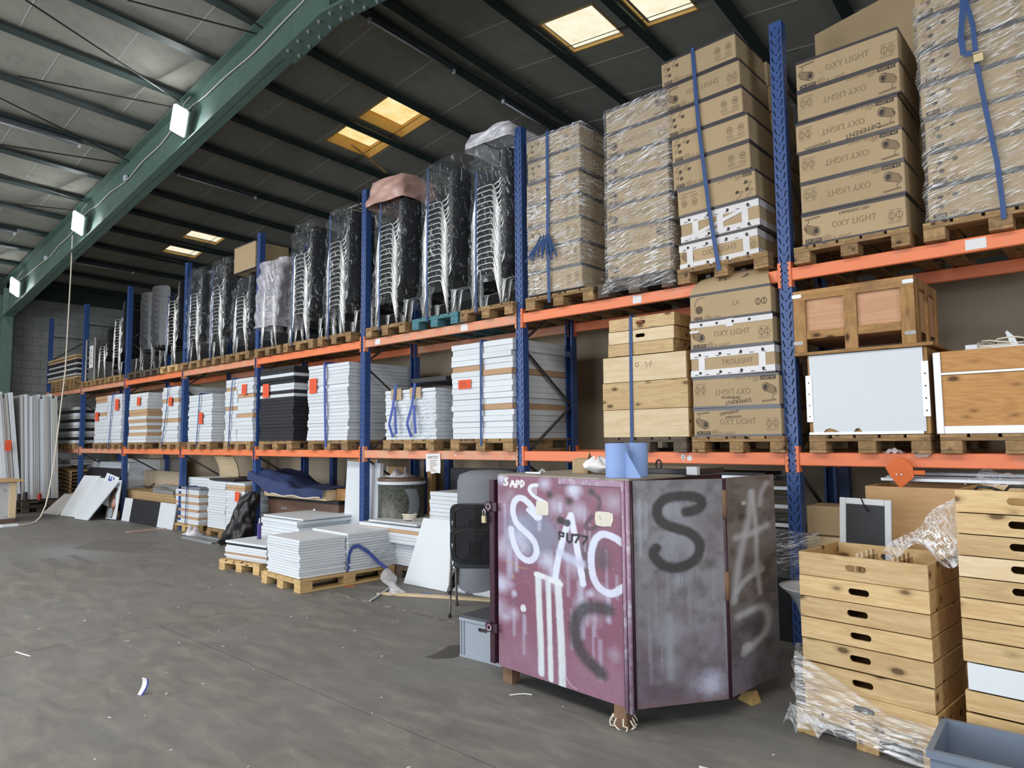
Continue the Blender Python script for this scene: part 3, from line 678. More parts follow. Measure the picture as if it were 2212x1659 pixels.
for (x, lb, st) in ((-5.0, 'wooden pallet under chairs covered by pinkish sheet', 'pal'), (-4.07, 'teal painted pallet under film-wrapped chairs', 'pal_teal'), (-3.23, 'wooden pallet with loose film under the tallest wrapped chairs', 'pal')): pallet(x, PY, ZL2, lb, st)
for (x, lb) in ((-7.93, 'upper pallet under chairs draped in milky sheet'), (-7.05, 'upper pallet under the middle chair stack, third upright side'), (-6.13, 'upper pallet under chair stack touching the third blue upright')): pallet(x, PY, ZL2, lb, parts=False)
for (x, lb) in ((-10.68, 'upper pallet right beside the fifth blue upright under wrapped chairs'), (-9.75, 'upper pallet under the middle chair stack of the fourth bay'), (-8.9, 'upper pallet under chairs carrying a brown carton')): pallet(x, PY, ZL2, lb, parts=False)
pallet(-11.6, PY, ZL2, 'single upper pallet under chairs just left of the fifth upright', 'pal_new', parts=False)
for (x, lb) in ((-14.45, 'upper pallet beside the sixth upright under a tall chair stack'), (-15.35, 'upper pallet under low chair stack in sixth bay'), (-16.25, 'upper pallet under film-wrapped frames in sixth bay')): pallet(x, PY, ZL2, lb, parts=False)
for (x, z, lb) in ((-17.5, ZL2, 'upper end-bay pallet under flat board pile, seventh upright side'), (-18.6, ZL2, 'upper end-bay pallet under flat board pile, wall side'), (-17.5, ZL2+.14, 'second pallet layer under flat board pile, seventh upright side'), (-18.6, ZL2+.14, 'second pallet layer under flat board pile, wall side')): pallet(x, PY, z, lb, parts=False)
for (x, st, lb) in ((-3.32, 'pal', 'lower pallet under the tall white board pile by the second upright'), (-4.55, 'pal', 'lower pallet under short white board pile with violet straps'), (-6.26, 'pal', 'lower pallet under strapped white boards left of third upright'), (-7.65, 'pal', 'lower pallet under the black board pile')): pallet(x, PY, ZL1, lb, st, w_=.95)
for (x, lb) in ((-8.85, 'lower pallet under white boards left of fourth upright'), (-10.25, 'lower pallet under white boards right of fifth upright'), (-11.5, 'lower pallet under white boards left of fifth upright'), (-13.1, 'lower pallet under banded white boards right of sixth upright'), (-14.4, 'lower pallet under white boards left of sixth upright'), (-15.2, 'lower pallet under white boards in the middle of bay six'), (-17.4, 'lower pallet under black and white frames, seventh upright'), (-18.4, 'lower pallet under black and white frames, wall end')): pallet(x, PY, ZL1, lb, parts=False, w_=.9)

# ------------------------------------------------------------------ cartons
def print_oxy(W_, H, hand=None):
    m = MB(); y = -.0016
    m.m = 0; put_text(m, 'OXY LIGHT', .066, .02*W_, H*.50, y, sx=.9)
    for i, (px, r) in enumerate(((.37, .026), (.44, .026))):       # pictograms with rule lines below
        ring2(m, W_*px, H*.42, r, .006, y, 10, .8); stroke(m, [(W_*px, H*.42-r), (W_*px, H*.42+r)], .006, y); stroke(m, [(W_*px-.02, H*.42-r-.012), (W_*px+.02, H*.42-r-.012)], .004, y)
        stroke(m, [(W_*px-.02, H*.42+r+.014), (W_*px+.02, H*.42+r+.014)], .004, y)
    stroke(m, [(W_*.33, H*.42-.052), (W_*.46, H*.42-.052)], .004, y)
    put_text(m, 'LED', .032, -W_*.245, H*.185, y); put_text(m, 'TRACK LIGHT', .034, -W_*.155, H*.095, y)
    m.m = 0                                                        # lamp head, arm and track adapter
    lx, lz = -W_*.40, H*.44
    m.quad(*[(lx+p, y, lz+q) for p, q in ((-.055, .03), (-.035, -.01), (.025, -.04), (.052, .018), (-.03, .05))]); m.m = 1
    stroke(m, [(lx+p, lz+q) for p, q in ((-.055, .03), (-.035, -.01), (.025, -.04))], .004, y-.0003); stroke(m, [(lx-.03, lz+.05), (lx+.05, lz+.02)], .004, y-.0003); ring2(m, lx+.036, lz-.008, .033, .005, y-.0003, 14, .75)
    stroke(m, [(-W_*.40-.035, H*.46), (-W_*.40-.05, H*.62), (-W_*.40-.02, H*.70), (-W_*.40-.02, H*.80)], .004, y)
    stroke(m, [(-W_*.40-.04, H*.80), (-W_*.40+.07, H*.84), (-W_*.40+.065, H*.87), (-W_*.40-.045, H*.83), (-W_*.40-.04, H*.80)], .004, y)
    m.m = 2; rect2(m, -W_*.465, -W_*.30, H*.06, H*.19, y); disc2(m, -W_*.40+.036, H*.44-.006, .022, y-.0004, 12, .75)
    m.m = 3; put_text(m, '24-30W', .034, -W_*.3825, H*.125, y-.0005, sx=.95)
    if hand:
        m.m = 4
        for (s, sz, x, z, r) in hand: put_text(m, s, sz, x, z, y-.0005, r)
    return m
def print_track(W_, H, hand=None):
    m = MB(); y = -.0016
    for px in (.27, .41):
        x = W_*px; z = H*.56
        ring2(m, x, z, .03, .008, y, 8, .75); disc2(m, x, z, .012, y, 8); put_text(m, '8', .04, x, z, y-.0002)
        for k in range(3): stroke(m, [(x-.03, z-.046-k*.011), (x+.03, z-.046-k*.011)], .0035, y)
    stroke(m, [(W_*.24, H*.20), (W_*.45, H*.20)], .005, y)
    put_text(m, 'LED', .03, -W_*.29, H*.20, y); put_text(m, 'TRACK LIGHT', .034, -W_*.19, H*.11, y)
    m.m = 1
    for (px, pz) in ((-.40, .74), (-.28, .76), (-.39, .48)):
        x, z = W_*px, H*pz
        disc2(m, x, z-.02, .016, y, 8); stroke(m, [(x-.02, z), (x-.03, z+.018), (x+.004, z+.03), (x+.008, z+.045)], .004, y); ring2(m, x-.035, z-.01, .010, .003, y, 6)
        stroke(m, [(x-.012, z-.02), (x+.02, z-.01)], .01, y)
    m.m = 2; rect2(m, -W_*.46, -W_*.35, H*.07, H*.20, y)
    for (px, pz) in ((-.40, .74), (-.28, .76), (-.39, .48)): disc2(m, W_*px+.008, H*pz-.022, .009, y-.0004, 8)
    m.m = 3; put_text(m, '30W', .034, -W_*.405, H*.135, y-.0005)
    if hand:
        m.m = 4
        for (s, sz, x, z, r) in hand: put_text(m, s, sz, x, z, y-.0005, r)
    return m
PM = ['ink2', 'ink', 'inkd', 'card', 'pen']
def carton(x, y, z, W_, Dp, H, label, kind='oxy', flip=False, rz=0.0, ry=0.0, taped=False, hand=None, group=None, backrow=False, open_=False):
    t = thing('cardboard_box', label, 'box', (x, y, z), group=group, rot=(0, ry, rz))
    obj('body', boxmesh(W_, Dp, H, 'card', .006, 'body'), t)
    # dark tape along the carton's upper and lower front edges, turned over the sides
    def tp(za, zc): return MB().box(-W_/2-.0015, W_/2+.0015, -.0015, .03, za, zc).box(W_/2-.002, W_/2+.0015, .03, Dp*.98, za, zc).mesh('edge_tape', 'tape')
    if not backrow:
        obj('edge_tape', cached(('et1', round(W_,3), round(Dp,3), round(H,3)), lambda: tp(H-.02, H+.0012)), t); obj('edge_tape', cached(('et0', round(W_,3), round(Dp,3)), lambda: tp(-.0012, .014)), t)
    if taped:
        def wt():
            m = MB(); y_ = -.004; r_ = random.Random(int(W_*1000+H*500+taped))
            m.box(-W_/2-.002, W_/2+.003, y_, -.0005, H*.70, H*.94); m.box(W_/2, W_/2+.003, y_, Dp*.55, H*.70, H*.94)
            m.box(-W_/2-.002, W_/2+.003, y_, -.0005, H*.04, H*.26); m.box(W_/2, W_/2+.003, y_, Dp*.55, H*.04, H*.26)
            for px in ((-.36, .36) if taped == 1 else (-.30, .02, .33)): m.box(W_*px-.028, W_*px+.028, y_-.001, -.0006, H*.05, H*.93)
            if taped == 3: m.quad((-W_*.42, y_-.002, H*.22), (-W_*.40, y_-.002, H*.10), (W_*.36, y_-.002, H*.66), (W_*.34, y_-.002, H*.78))
            m.m = 1
            for zc in (H*.82, H*.15):
                for k in range(4): disc2(m, W_*(-.38+k*.25), zc, .013, y_-.0015, 9)
                for k in range(7): rect2(m, W_*(-.45+k*.135), W_*(-.45+k*.135)+.03, zc-.018, zc-.012, y_-.0015)
            return m.mesh('printed_tape', ['wtape', 'inkd'])
        obj('printed_tape', cached(('wt', round(W_,3), round(H,3), taped), wt), t)
    if kind and not backrow:
        hk = str(hand)
        me = cached(('pr', kind, round(W_,3), round(H,3), hk), lambda: (print_oxy if kind == 'oxy' else print_track)(W_, H, hand).mesh('print', PM, recalc=False))
        o = tag(obj('print', me, t, (0, 0, H) if flip else (0, 0, 0), (0, PI, 0) if flip else (0, 0, 0)), kind='stuff')
    return t
def strap_line(label, pts, wd=.035, th=.003, mat='strap', name='strap', group=None, normal=(0,1,0)):
    """flat webbing following points; its width lies across the run, square to `normal`"""
    m = MB(); P_ = [Vector(p) for p in pts]; nrm = Vector(normal)
    for i in range(len(P_)-1):
        t = (P_[i+1]-P_[i]).normalized(); sd = t.cross(nrm)
        if sd.length < 1e-3: sd = t.cross(Vector((1,0,0)))
        sd = sd.normalized()*wd/2; n = sd.cross(t).normalized()*th
        a, b_ = P_[i], P_[i+1]; bb = len(m.v)
        m.v += [tuple(a-sd), tuple(a+sd), tuple(b_+sd), tuple(b_-sd), tuple(a-sd+n), tuple(a+sd+n), tuple(b_+sd+n), tuple(b_-sd+n)]
        for f in ((0,3,2,1),(4,5,6,7),(0,1,5,4),(1,2,6,5),(2,3,7,6),(3,0,4,7)): m.f.append(tuple(bb+q for q in f)); m.mi.append(0)
    return tag(obj(name, m.mesh(name, mat)), label, 'strap', group)
def film_wrap(label, rings, mat='film', jag=.006, seed=3, nu=46, nv=30, closed=True, name='stretch_film', cat='film', top=False):
    """film pulled round a load: rings = [(z, x0, x1, y0, y1)], crumpled a little between them"""
    r_ = random.Random(seed); ph = [r_.uniform(0, 6.28) for _ in range(6)]
    def at(u, v):
        k = v*(len(rings)-1); i = min(int(k), len(rings)-2); f = k-i
        z, x0, x1, y0, y1 = [a*(1-f)+b_*f for a, b_ in zip(rings[i], rings[i+1])]
        per = 2*((x1-x0)+(y1-y0)); d = u*per
        if d < (y1-y0): p = Vector((x0, y1-d)); n = Vector((-1, 0))
        elif d < (y1-y0)+(x1-x0): p = Vector((x0+d-(y1-y0), y0)); n = Vector((0, -1))
        elif d < 2*(y1-y0)+(x1-x0): p = Vector((x1, y0+d-(y1-y0)-(x1-x0))); n = Vector((1, 0))
        else: p = Vector((x1-(d-2*(y1-y0)-(x1-x0)), y1)); n = Vector((0, 1))
        o = jag*(math.sin(9*d+23*z+ph[0])+math.sin(31*z-14*d+ph[1])*.7+math.sin(17*d-5*z+ph[2])*.5) + jag*1.6
        return (p.x+n.x*o, p.y+n.y*o, z)
    m = MB(); m.grid(nu, nv, at)
    if top:
        z, x0, x1, y0, y1 = rings[-1]
        m.grid(10, 10, lambda u, v: (x0+(x1-x0)*u, y0+(y1-y0)*v, z+.004+.006*math.sin(9*u+7*v)))
    return tag(obj(name, m.mesh(name, mat, smooth=True, recalc=False)), label, cat)
gA = 'cartons of the seven-high stack beside the second blue upright'
for i in range(7):
    z = 3.055 + i*.2385; j = rnd.uniform(-.02, .02)
    carton(-2.285+j, -.05, z, .68, .60, .236, 'film-wrapped carton, %s from bottom of stack beside second blue upright' % ORD[i], 'track', group=gA)
    carton(-2.285+rnd.uniform(-.02,.02), .57, z, .68, .56, .236, 'rear carton hidden behind the %s layer of stack beside second upright' % ORD[i], backrow=True, group=gA)
film_wrap('crinkled clear film round the carton stack beside the second upright', [(3.06, -2.645, -1.925, -.062, .75), (4.0, -2.645, -1.925, -.062, .75), (4.725, -2.645, -1.925, -.062, .75)], 'film_h', .004, 5, 40, 40)
strap_line('blue strap down the film-wrapped stack by second upright', [(-2.33, .6, 4.735), (-2.33, -.075, 4.735), (-2.325, -.085, 3.95), (-2.335, -.085, 3.6), (-2.325, -.085, 3.0), (-2.325, -.08, 2.95)])
m = MB(); r2 = random.Random(2)
for k in range(14):
    a = r2.uniform(-.16, .12); m.tube([(-2.36+a*.4, -.10, 3.60+r2.uniform(0,.05)), (-2.36+a, -.115, 3.52+r2.uniform(-.06,.04)), (-2.38+a*1.5+r2.uniform(-.04,.04), -.10, 3.42+r2.uniform(-.05,.06))], .010, 5)
tag(obj('tangled_strap', m.mesh('tangled_strap', 'strap')), 'tangled blue strap bundle on the film-wrapped stack by second upright', 'strap')
gB = 'cartons of the film-wrapped stack in the middle of the first bay'
for i in range(7):
    z = 3.055 + i*.237; x = -1.315 + .004*i + rnd.uniform(-.012, .012)
    carton(x, -.05, z, .66, .60, .235, 'film-wrapped carton, %s from bottom of stack in middle of the first bay' % ORD[i], 'oxy', flip=(i in (1, 6)), group=gB)
film_wrap('streaky clear film round the carton stack in middle of first bay', [(2.93, -1.72, -.93, -.10, .62), (3.05, -1.67, -.955, -.066, .60), (3.9, -1.67, -.95, -.062, .6), (4.715, -1.655, -.95, -.062, .6)], 'film', .006, 8, 40, 40)
gC = 'cartons of the tall leaning stack beside the first blue upright'
for i in range(8):
    z = 3.03 + i*.243; x = -.50 - .022*i + rnd.uniform(-.012, .012) - (.03 if i == 0 else 0)
    kw = dict(taped=3 if i == 1 else (1 if i == 0 else False))
    carton(x, -.05, z, .70, .58, .240, 'unwrapped carton%s, %s from bottom of leaning stack beside first upright' % (' with white tape' if i < 2 else '', ORD[i]), 'oxy' if i in (0, 6) else ('track' if i > 1 else None), flip=(i == 2), ry=-.025, group=gC, **kw)
    carton(x+.06+rnd.uniform(-.02,.02), .56, z-.01, .66, .55, .236, 'rear carton behind the %s layer of leaning stack beside first upright' % ORD[i], backrow=True, ry=-.025, group=gC)
strap_line('blue strap down the leaning unwrapped carton stack', [(-.70, .5, 4.985), (-.70, -.06, 4.985), (-.66, -.075, 4.3), (-.58, -.085, 3.5), (-.52, -.08, 3.03), (-.51, -.075, 2.97)])
gD = 'cartons of the six-high unwrapped stack right of the first upright'
for i in range(6):
    z = 3.045 + i*.245; fl = i in (1, 2, 3, 4)
    hd = [('DIFFERENT', .05, .05, .055, .1), ('DIMENSION', .035, -.24, .03, .05)] if i == 3 else ([('DIFFERENT DIM', .03, .02, .20, 0)] if i == 0 else None)
    if hd and fl: hd = [('DIFFERENT', .05, -.12, .20, .1), ('DIMENSION', .035, .2, .215, .05)]
    carton(.515+rnd.uniform(-.014, .014), -.05+rnd.uniform(-.006,.006), z, .72, .60, .243, 'unwrapped carton%s, %s from bottom of stack right of first upright' % (' printed upside down' if fl else '', ORD[i]), 'oxy', flip=fl, group=gD, hand=hd)
gE = 'film-wrapped cartons at the frame edge of the upper level'
for i in range(8):
    carton(1.385+rnd.uniform(-.01,.01)+(-.01 if i > 4 else 0), -.05, 3.045+i*.244, .74, .60, .242, 'film-wrapped carton, %s from bottom of stack with hanging blue strap' % ORD[i], 'track', group=gE)
film_wrap('glossy clear film round the cartons with the hanging strap', [(3.045, 1.005, 1.77, -.063, .62), (3.8, 1.005, 1.77, -.065, .62), (4.6, .995, 1.77, -.066, .62)], 'film', .007, 11, 40, 40)
strap_line('blue strap hanging in a loop over film-wrapped cartons', [(1.30, -.085, 4.66), (1.295, -.10, 4.46), (1.275, -.115, 4.25), (1.285, -.12, 4.12), (1.335, -.12, 4.11)], .036)
strap_line('blue strap running straight down film-wrapped cartons from its buckle', [(1.30, -.085, 4.72), (1.31, -.095, 4.5), (1.345, -.105, 4.3), (1.35, -.10, 4.05), (1.385, -.092, 3.7), (1.425, -.088, 3.35), (1.44, -.085, 3.05), (1.44, -.08, 2.97)], .03)
tag(obj('buckle', MB().box(-.03, .03, -.012, 0, -.03, .03, .004).tube([(-.03, -.014, .035), (.03, -.014, .035)], .006, 6).mesh('buckle', 'brass')), 'pale brass ratchet buckle on hanging blue strap', 'buckle').location = (1.365, -.108, 4.07)
# large flat cardboard sheet with a torn hole, standing behind
t = thing('cardboard_sheet', 'very large plain cardboard sheet with a torn hole behind the unwrapped stack', 'cardboard', (.70, .66, 3.05))
obj('sheet', MB().prism([(-.60, 0), (.34, 0), (.34, .98), (.27, .95), (.22, 1.02), (.17, 1.05), (.15, 1.2), (.20, 1.3), (.26, 1.26), (.34, 1.32), (.34, 2.2), (-.60, 2.04)], .02, 'y').mesh('sheet', 'card'), t)
# lower level, first bay: carton column topped by an open box
gG = 'cartons of the five-high column on the lower level'
hg = [('DIFFERENT', .035, -.05, .19, .12), ('DIMENSION', .026, -.02, .155, .05)]
hf = [('DIFFERENT', .04, .03, .06, .15), ('DIMENSION', .03, .02, .03, -.1)]
for i, (z, H, W_, x, kw) in enumerate(((1.592, .232, .74, -.42, dict(kind='oxy', hand=hg)), (1.828, .258, .735, -.425, dict(kind='oxy', flip=True, hand=[('DIFFERENT', .045, -.03, .212, .08), ('DIMENSION', .03, .03, .178, -.05)])), (2.09, .228, .72, -.44, dict(kind=None, taped=1)), (2.322, .236, .71, -.445, dict(kind='oxy')), (2.562, .236, .70, -.445, dict(kind=None)))):
    lb = ['carton at the bottom of lower-level column, with handwriting', 'carton printed upside down with handwriting, second from bottom of lower-level column', 'carton banded with white tape, middle of lower-level column', 'carton with white tape along its top, fourth in lower-level column', 'open carton with raised flap on top of lower-level column'][i]
    t = carton(x, -.06, z, W_, .60, H, lb, group=gG, ry=rnd.uniform(-.008, .008), **kw)
    if i == 2:
        mm = MB(); put_text(mm, 'TROLIGHT', .062, .05, H*.48, -.0016, sx=.9); obj('print', mm.mesh('print', 'ink2', recalc=False), t)
    if i == 3:
        mm = MB(); mm.box(-W_/2-.002, W_/2+.003, -.004, -.0005, H*.80, H*.985); mm.box(-W_/2-.002, -W_/2+.08, -.004, -.0005, H*.62, H*.70); mm.box(-.03, .03, -.0045, -.0005, H*.72, H*1.0)
        mm.m = 1
        for k in range(4): disc2(mm, -.25+k*.14, H*.89, .012, -.0052, 8)
        obj('printed_tape', mm.mesh('printed_tape', ['wtape', 'inkd']), t)
    if i == 4:
        mm2 = MB(); put_text(mm2, 'LX', .055, .06, H*.5, -.0016); put_text(mm2, 'LED', .024, -W_*.27, H*.17, -.0016); put_text(mm2, 'TRACK LIGHT', .024, -W_*.21, H*.10, -.0016)
        mm2.m = 1; disc2(mm2, -W_*.38, H*.42, .034, -.0016); stroke(mm2, [(-W_*.40-.03, H*.5), (-W_*.42, H*.72), (-W_*.40, H*.82), (-W_*.3, H*.86)], .004, -.0016)
        for px in (.35, .42): ring2(mm2, W_*px, H*.44, .026, .006, -.0016, 10, .8); stroke(mm2, [(W_*px, H*.34), (W_*px, H*.54)], .006, -.0016)
        mm2.m = 2; rect2(mm2, -W_*.45, -W_*.34, H*.07, H*.17, -.0016); mm2.m = 3; put_text(mm2, '24-30W', .026, -W_*.395, H*.12, -.0021, sx=.9)
        obj('print', mm2.mesh('print', PM, recalc=False), t)
        fl = MB(); n = 12                         # raised front flap, curling back
        fl.grid(14, 6, lambda u, v: (-W_/2+W_*u + .05*v*(1-2*u), -.004 + .13*v*v + .015*math.sin(3*u), H + .15*v + .03*math.sin(PI*u)*v))
        fl.grid(14, 6, lambda u, v: (-W_/2+W_*u + .05*v*(1-2*u), .002 + .13*v*v + .015*math.sin(3*u), H + .15*v + .03*math.sin(PI*u)*v))
        obj('flap', fl.mesh('flap', 'card', recalc=False), t)
        nb = MB()
        for k in range(6): nb.box(-W_/2+.10+k*.105, -W_/2+.14+k*.105, .115, .155, H+.145+.03*math.sin(PI*(k+.7)/6.4), H+.185)
        obj('notch_tape', nb.mesh('notch_tape', 'tape'), t)
        pk = MB(); ring2(pk, -.07, H+.10, .022, .008, .045, 12, 1.2); stroke(pk, [(.10, H+.095), (.16, H+.12)], .008, .046); stroke(pk, [(.13, H+.08), (.14, H+.13)], .008, .05)
        obj('pen_mark', pk.mesh('pen_mark', 'pen', recalc=False), t)

# ------------------------------------------------------------------ wooden crates
def holed_panel(W_, H, t_, hx=None, hz=None, a=.055, r=.018, mat='pine', name='panel'):
    """panel in x-z (front at y=0, thickness t_) with a stadium-shaped hand hole"""
    m = MB()
    if hx is None: m.box(-W_/2, W_/2, 0, t_, 0, H, .0015); return m.mesh(name, mat)
    x0, x1, z0, z1 = hx-a, hx+a, hz-r, hz+r; n = 7
    rects = [(-W_/2, x0, 0, H), (x1, W_/2, 0, H), (x0, x1, 0, z0), (x0, x1, z1, H)]
    arcR = [(x1-r+r*math.cos(-PI/2+PI*i/(2*n)), hz+r*math.sin(-PI/2+PI*i/(2*n))) for i in range(2*n+1)]
    arcL = [(x0+r-r*math.cos(-PI/2+PI*i/(2*n)), hz+r*math.sin(-PI/2+PI*i/(2*n))) for i in range(2*n+1)]
    for y, fl in ((0, 1), (t_, -1)):
        for (p, q, s_, u) in rects: m.quad(*[(xx, y, zz) for xx, zz in ((p, s_), (q, s_), (q, u), (p, u))][::fl])
        for arc, cx in ((arcR, x1), (arcL, x0)):
            m.quad(*[(xx, y, zz) for xx, zz in ([(cx, z0)] + arc[:n+1][::-1])]); m.quad(*[(xx, y, zz) for xx, zz in ([(cx, z1)] + arc[n:][::1])])
    loop = arcR + arcL[::-1]
    for i in range(len(loop)):
        p, q = loop[i], loop[(i+1) % len(loop)]; m.quad((p[0], 0, p[1]), (q[0], 0, q[1]), (q[0], t_, q[1]), (p[0], t_, p[1]))
    m.quad((-W_/2,0,0),(-W_/2,t_,0),(W_/2,t_,0),(W_/2,0,0)); m.quad((-W_/2,0,H),(W_/2,0,H),(W_/2,t_,H),(-W_/2,t_,H))
    m.quad((-W_/2,0,0),(-W_/2,0,H),(-W_/2,t_,H),(-W_/2,t_,0)); m.quad((W_/2,0,0),(W_/2,t_,0),(W_/2,t_,H),(W_/2,0,H))
    return m.mesh(name, mat)
def tray(x, y, z, W_, Dp, H, label, mat='pine', hole=0.0, group=None, rz=0.0, hz=.5, side_hole=False, t_=.012, cat='crate', name='wooden_crate', ha=.05, inside=True):
    t = thing(name, label, cat, (x, y, z), rz, group)
    k = (round(W_,3), round(Dp,3), round(H,3), mat)
    fx = None if hole is None else hole
    obj('front_panel', cached(('tf', k, fx, hz, ha), lambda: holed_panel(W_, H-.002, t_, fx, H*hz, ha, .017, mat, 'front_panel')), t)
    obj('back_panel', cached(('tf', k, fx, hz, ha), None) if ('tf', k, fx, hz, ha) in _cache else None, t, (0, Dp-t_, 0))
    sm = 'pine_y' if mat.startswith('pine') else mat
    sp = cached(('ts', k, side_hole), lambda: (holed_panel(Dp-2*t_, H-.002, t_, (0 if side_hole else None), H*.5, .045, .017, sm, 'side_panel')))
    for sx in (-1, 1):
        # the panel is built in x-z; turn it to run along y
        o = obj('side_panel', sp, t, (sx*(W_/2) - (t_ if sx > 0 else 0), Dp/2, 0), (0, 0, PI/2)); o.location.x = W_/2 if sx > 0 else -W_/2+t_
    if inside: obj('bottom', cached(('tb', k), lambda: MB().box(-W_/2+t_, W_/2-t_, t_, Dp-t_, .001, .009).mesh('bottom', mat)), t)
    return t
gF = 'strapped pale wooden crates on the lower level'
for i, (z, H, W_, x, mt) in enumerate(((1.592, .25, .87, -1.275, 'pine_pale'), (1.844, .25, .875, -1.275, 'pine'), (2.096, .235, .855, -1.275, 'pine_pale'))):
    t = tray(x, -.06, z, W_, .80, H, ['plain pale plywood crate at the bottom of the strapped pile', 'knotty pine crate second from bottom of the strapped pile', 'pale plywood crate with pencil letters, third in strapped pile'][i], mt, None, gF, side_hole=True)
    if i == 2:
        pk = MB(); ring2(pk, -.06, .15, .018, .005, -.0012, 10); stroke(pk, [(.03, .17), (.045, .12), (.06, .16), (.075, .12), (.09, .175)], .005, -.0012); obj('pen_mark', pk.mesh('pen_mark', 'pen', recalc=False), t)
for i, (z, lb) in enumerate(((2.338, 'narrow pine tray without front hole on the strapped crates'), (2.454, 'narrow streaky tray with hand hole, second from top of strapped pile'), (2.572, 'topmost narrow pine tray with hand hole on strapped pile'))):
    tray(-1.31+.008*i, -.05, z, .68, .62, .114, lb, 'pine' if i != 1 else 'pine_pale', None if i == 0 else 0.0, gF, side_hole=(i == 0), cat='tray', name='wooden_tray')
strap_line('blue strap over the pale wooden crates on the lower level', [(-1.395, .5, 2.692), (-1.395, -.055, 2.692), (-1.395, -.066, 2.3), (-1.40, -.072, 1.6), (-1.40, -.08, 1.5)], .032)
# framed plywood crate standing on the white-fronted box
t = thing('framed_crate', 'battened plywood transport crate with white corner plates, on top of the white box', 'crate', (.485, -.05, 2.222))
W_, H_, D_ = .83, .478, .75
for lx in (-W_/2+.045, -.005, W_/2-.045): obj('batten', cached(('bt', lx == -.005), lambda: MB().box(-.045, .045, 0, .022, 0, H_-.075 if True else H_, .002).mesh('batten', 'batten')), t, (lx, 0, 0))
obj('top_batten', MB().box(-W_/2, W_/2, -.001, .022, H_-.075, H_, .002).mesh('top_batten', 'batten_x'), t)
for (xa, xb) in ((-W_/2+.092, -.052), (.042, W_/2-.092)): obj('low_batten', MB().box(xa, xb, .002, .022, .10, .165, .002).mesh('low_batten', 'batten_x'), t)
obj('plywood', MB().box(-W_/2+.01, W_/2-.01, .024, .034, .10, H_-.01).box(-W_/2+.01, -W_/2+.02, .034, D_, .10, H_-.01).box(W_/2-.022, W_/2-.012, .034, D_, .10, H_-.01).box(-W_/2+.01, W_/2-.01, .034, D_, .10, .11).mesh('plywood', 'ply_warm'), t)
for yy in (.06, .36, .66): obj('side_batten', MB().box(W_/2-.012, W_/2+.006, yy, yy+.07, 0, H_, .002).mesh('side_batten', 'batten'), t)
obj('side_rail', MB().box(W_/2-.012, W_/2+.004, .131, .659, H_-.075, H_, .002).mesh('side_rail', 'batten'), t)
for lx, z, mt in ((-W_/2+.03, H_-.04, 'galv'), (W_/2-.035, H_-.04, 'galv'), (-W_/2+.03, .075, 'leg_grey'), (W_/2-.035, .075, 'leg_grey')):
    pm2 = MB().prism([(-.035+(.008 if a else 0), b_) for a, b_ in ((1, -.014), (0, -.008), (0, .008), (1, .014))] + [(.03, .014), (.036, .008), (.036, -.008), (.03, -.014)], .003, 'y', -.004)
    obj('corner_plate', pm2.mesh('corner_plate', mt), t, (lx, 0, z))
tag(obj('thin_board', MB().box(.07, 1.0, -.075, .8, 2.196, 2.22, .002).mesh('thin_board', 'batten_x')), 'thin wooden sheet between white box and battened crate', 'board')
t = thing('white_box', 'white-fronted wooden box with riveted metal edge strips', 'box', (.555, -.05, 1.592))
obj('body', MB().box(-.40, .40, .012, .8, .002, .60, .003).mesh('body', 'batten'), t)
obj('front_panel', MB().prism([(-.37,.02),(-.30,.02),(-.285,.04),(-.255,.05),(-.22,.04),(-.18,.02),(-.09,.02),(-.075,.045),(-.05,.048),(-.03,.02),(.375,.02),(.375,.6),(-.385,.6)], .012, 'y').mesh('front_panel', 'wh'), t)
for lx, z0, z1, a in ((-.39, .10, .45, 0), (.385, .12, .50, 0)):
    o = obj('metal_strip', MB().box(-.022, .022, -.006, .002, 0, z1-z0).mesh('metal_strip', 'alu'), t, (lx, 0, z0))
    for k in range(4): obj('rivet', cached('rivet', lambda: MB().lathe([(.006, 0), (.004, .003)], 8).mesh('rivet', 'inkd')), o, (0, -.006, .04+k*.085), (PI/2, 0, 0))
obj('metal_strip', MB().box(-.40, .36, -.006, .002, 0, .018).mesh('metal_strip', 'alu'), t, (0, 0, .003))
# amber crate with metal edges
t = thing('metal_edged_crate', 'amber spruce crate with bright metal edging beside the white box', 'crate', (1.42, -.05, 1.592))
obj('panel', MB().box(-.42, .42, .008, .8, .002, .395, .003).mesh('panel', 'spruce'), t); obj('top_panel', MB().box(-.42, .42, .008, .8, .412, .555, .003).mesh('top_panel', 'spruce'), t)
obj('edge_strip', MB().box(-.428, -.385, -.004, .014, 0, .55, .002).box(-.432, -.42, .014, .8, 0, .55).mesh('edge_strip', 'alu'), t)
obj('edge_strip', MB().box(-.384, .42, -.004, .014, 0, .052, .002).mesh('edge_strip', 'alu'), t)
obj('edge_strip', MB().box(-.42, .42, -.003, .010, .396, .410).mesh('edge_strip', 'alu'), t)
cm = MB(); r3 = random.Random(4)
for k in range(4): cm.tube([(1.28+.11*math.cos(a*.5+k)+r3.uniform(-.02,.02)+.05*k, .08+.05*math.sin(a*.5+k), 2.162+.008*k+.03*max(0, math.sin(a*.5)) ) for a in range(13)], .006, 5)
tag(obj('cable_coil', cm.mesh('cable_coil', 'cable', smooth=True)), 'white cable bundle lying on the amber metal-edged crate', 'cable')
t = tag(obj('white_bracket', MB().box(1.17, 1.24, .02, .06, 2.152, 2.185, .003).box(1.24, 1.60, .03, .06, 2.152, 2.165).prism([(1.42, 2.165), (1.46, 2.165), (1.44, 2.22), (1.405, 2.26), (1.395, 2.25)], .01, 'y', .03).mesh('white_bracket', 'wh')), 'white plastic bracket lying with cables on amber crate', 'bracket')
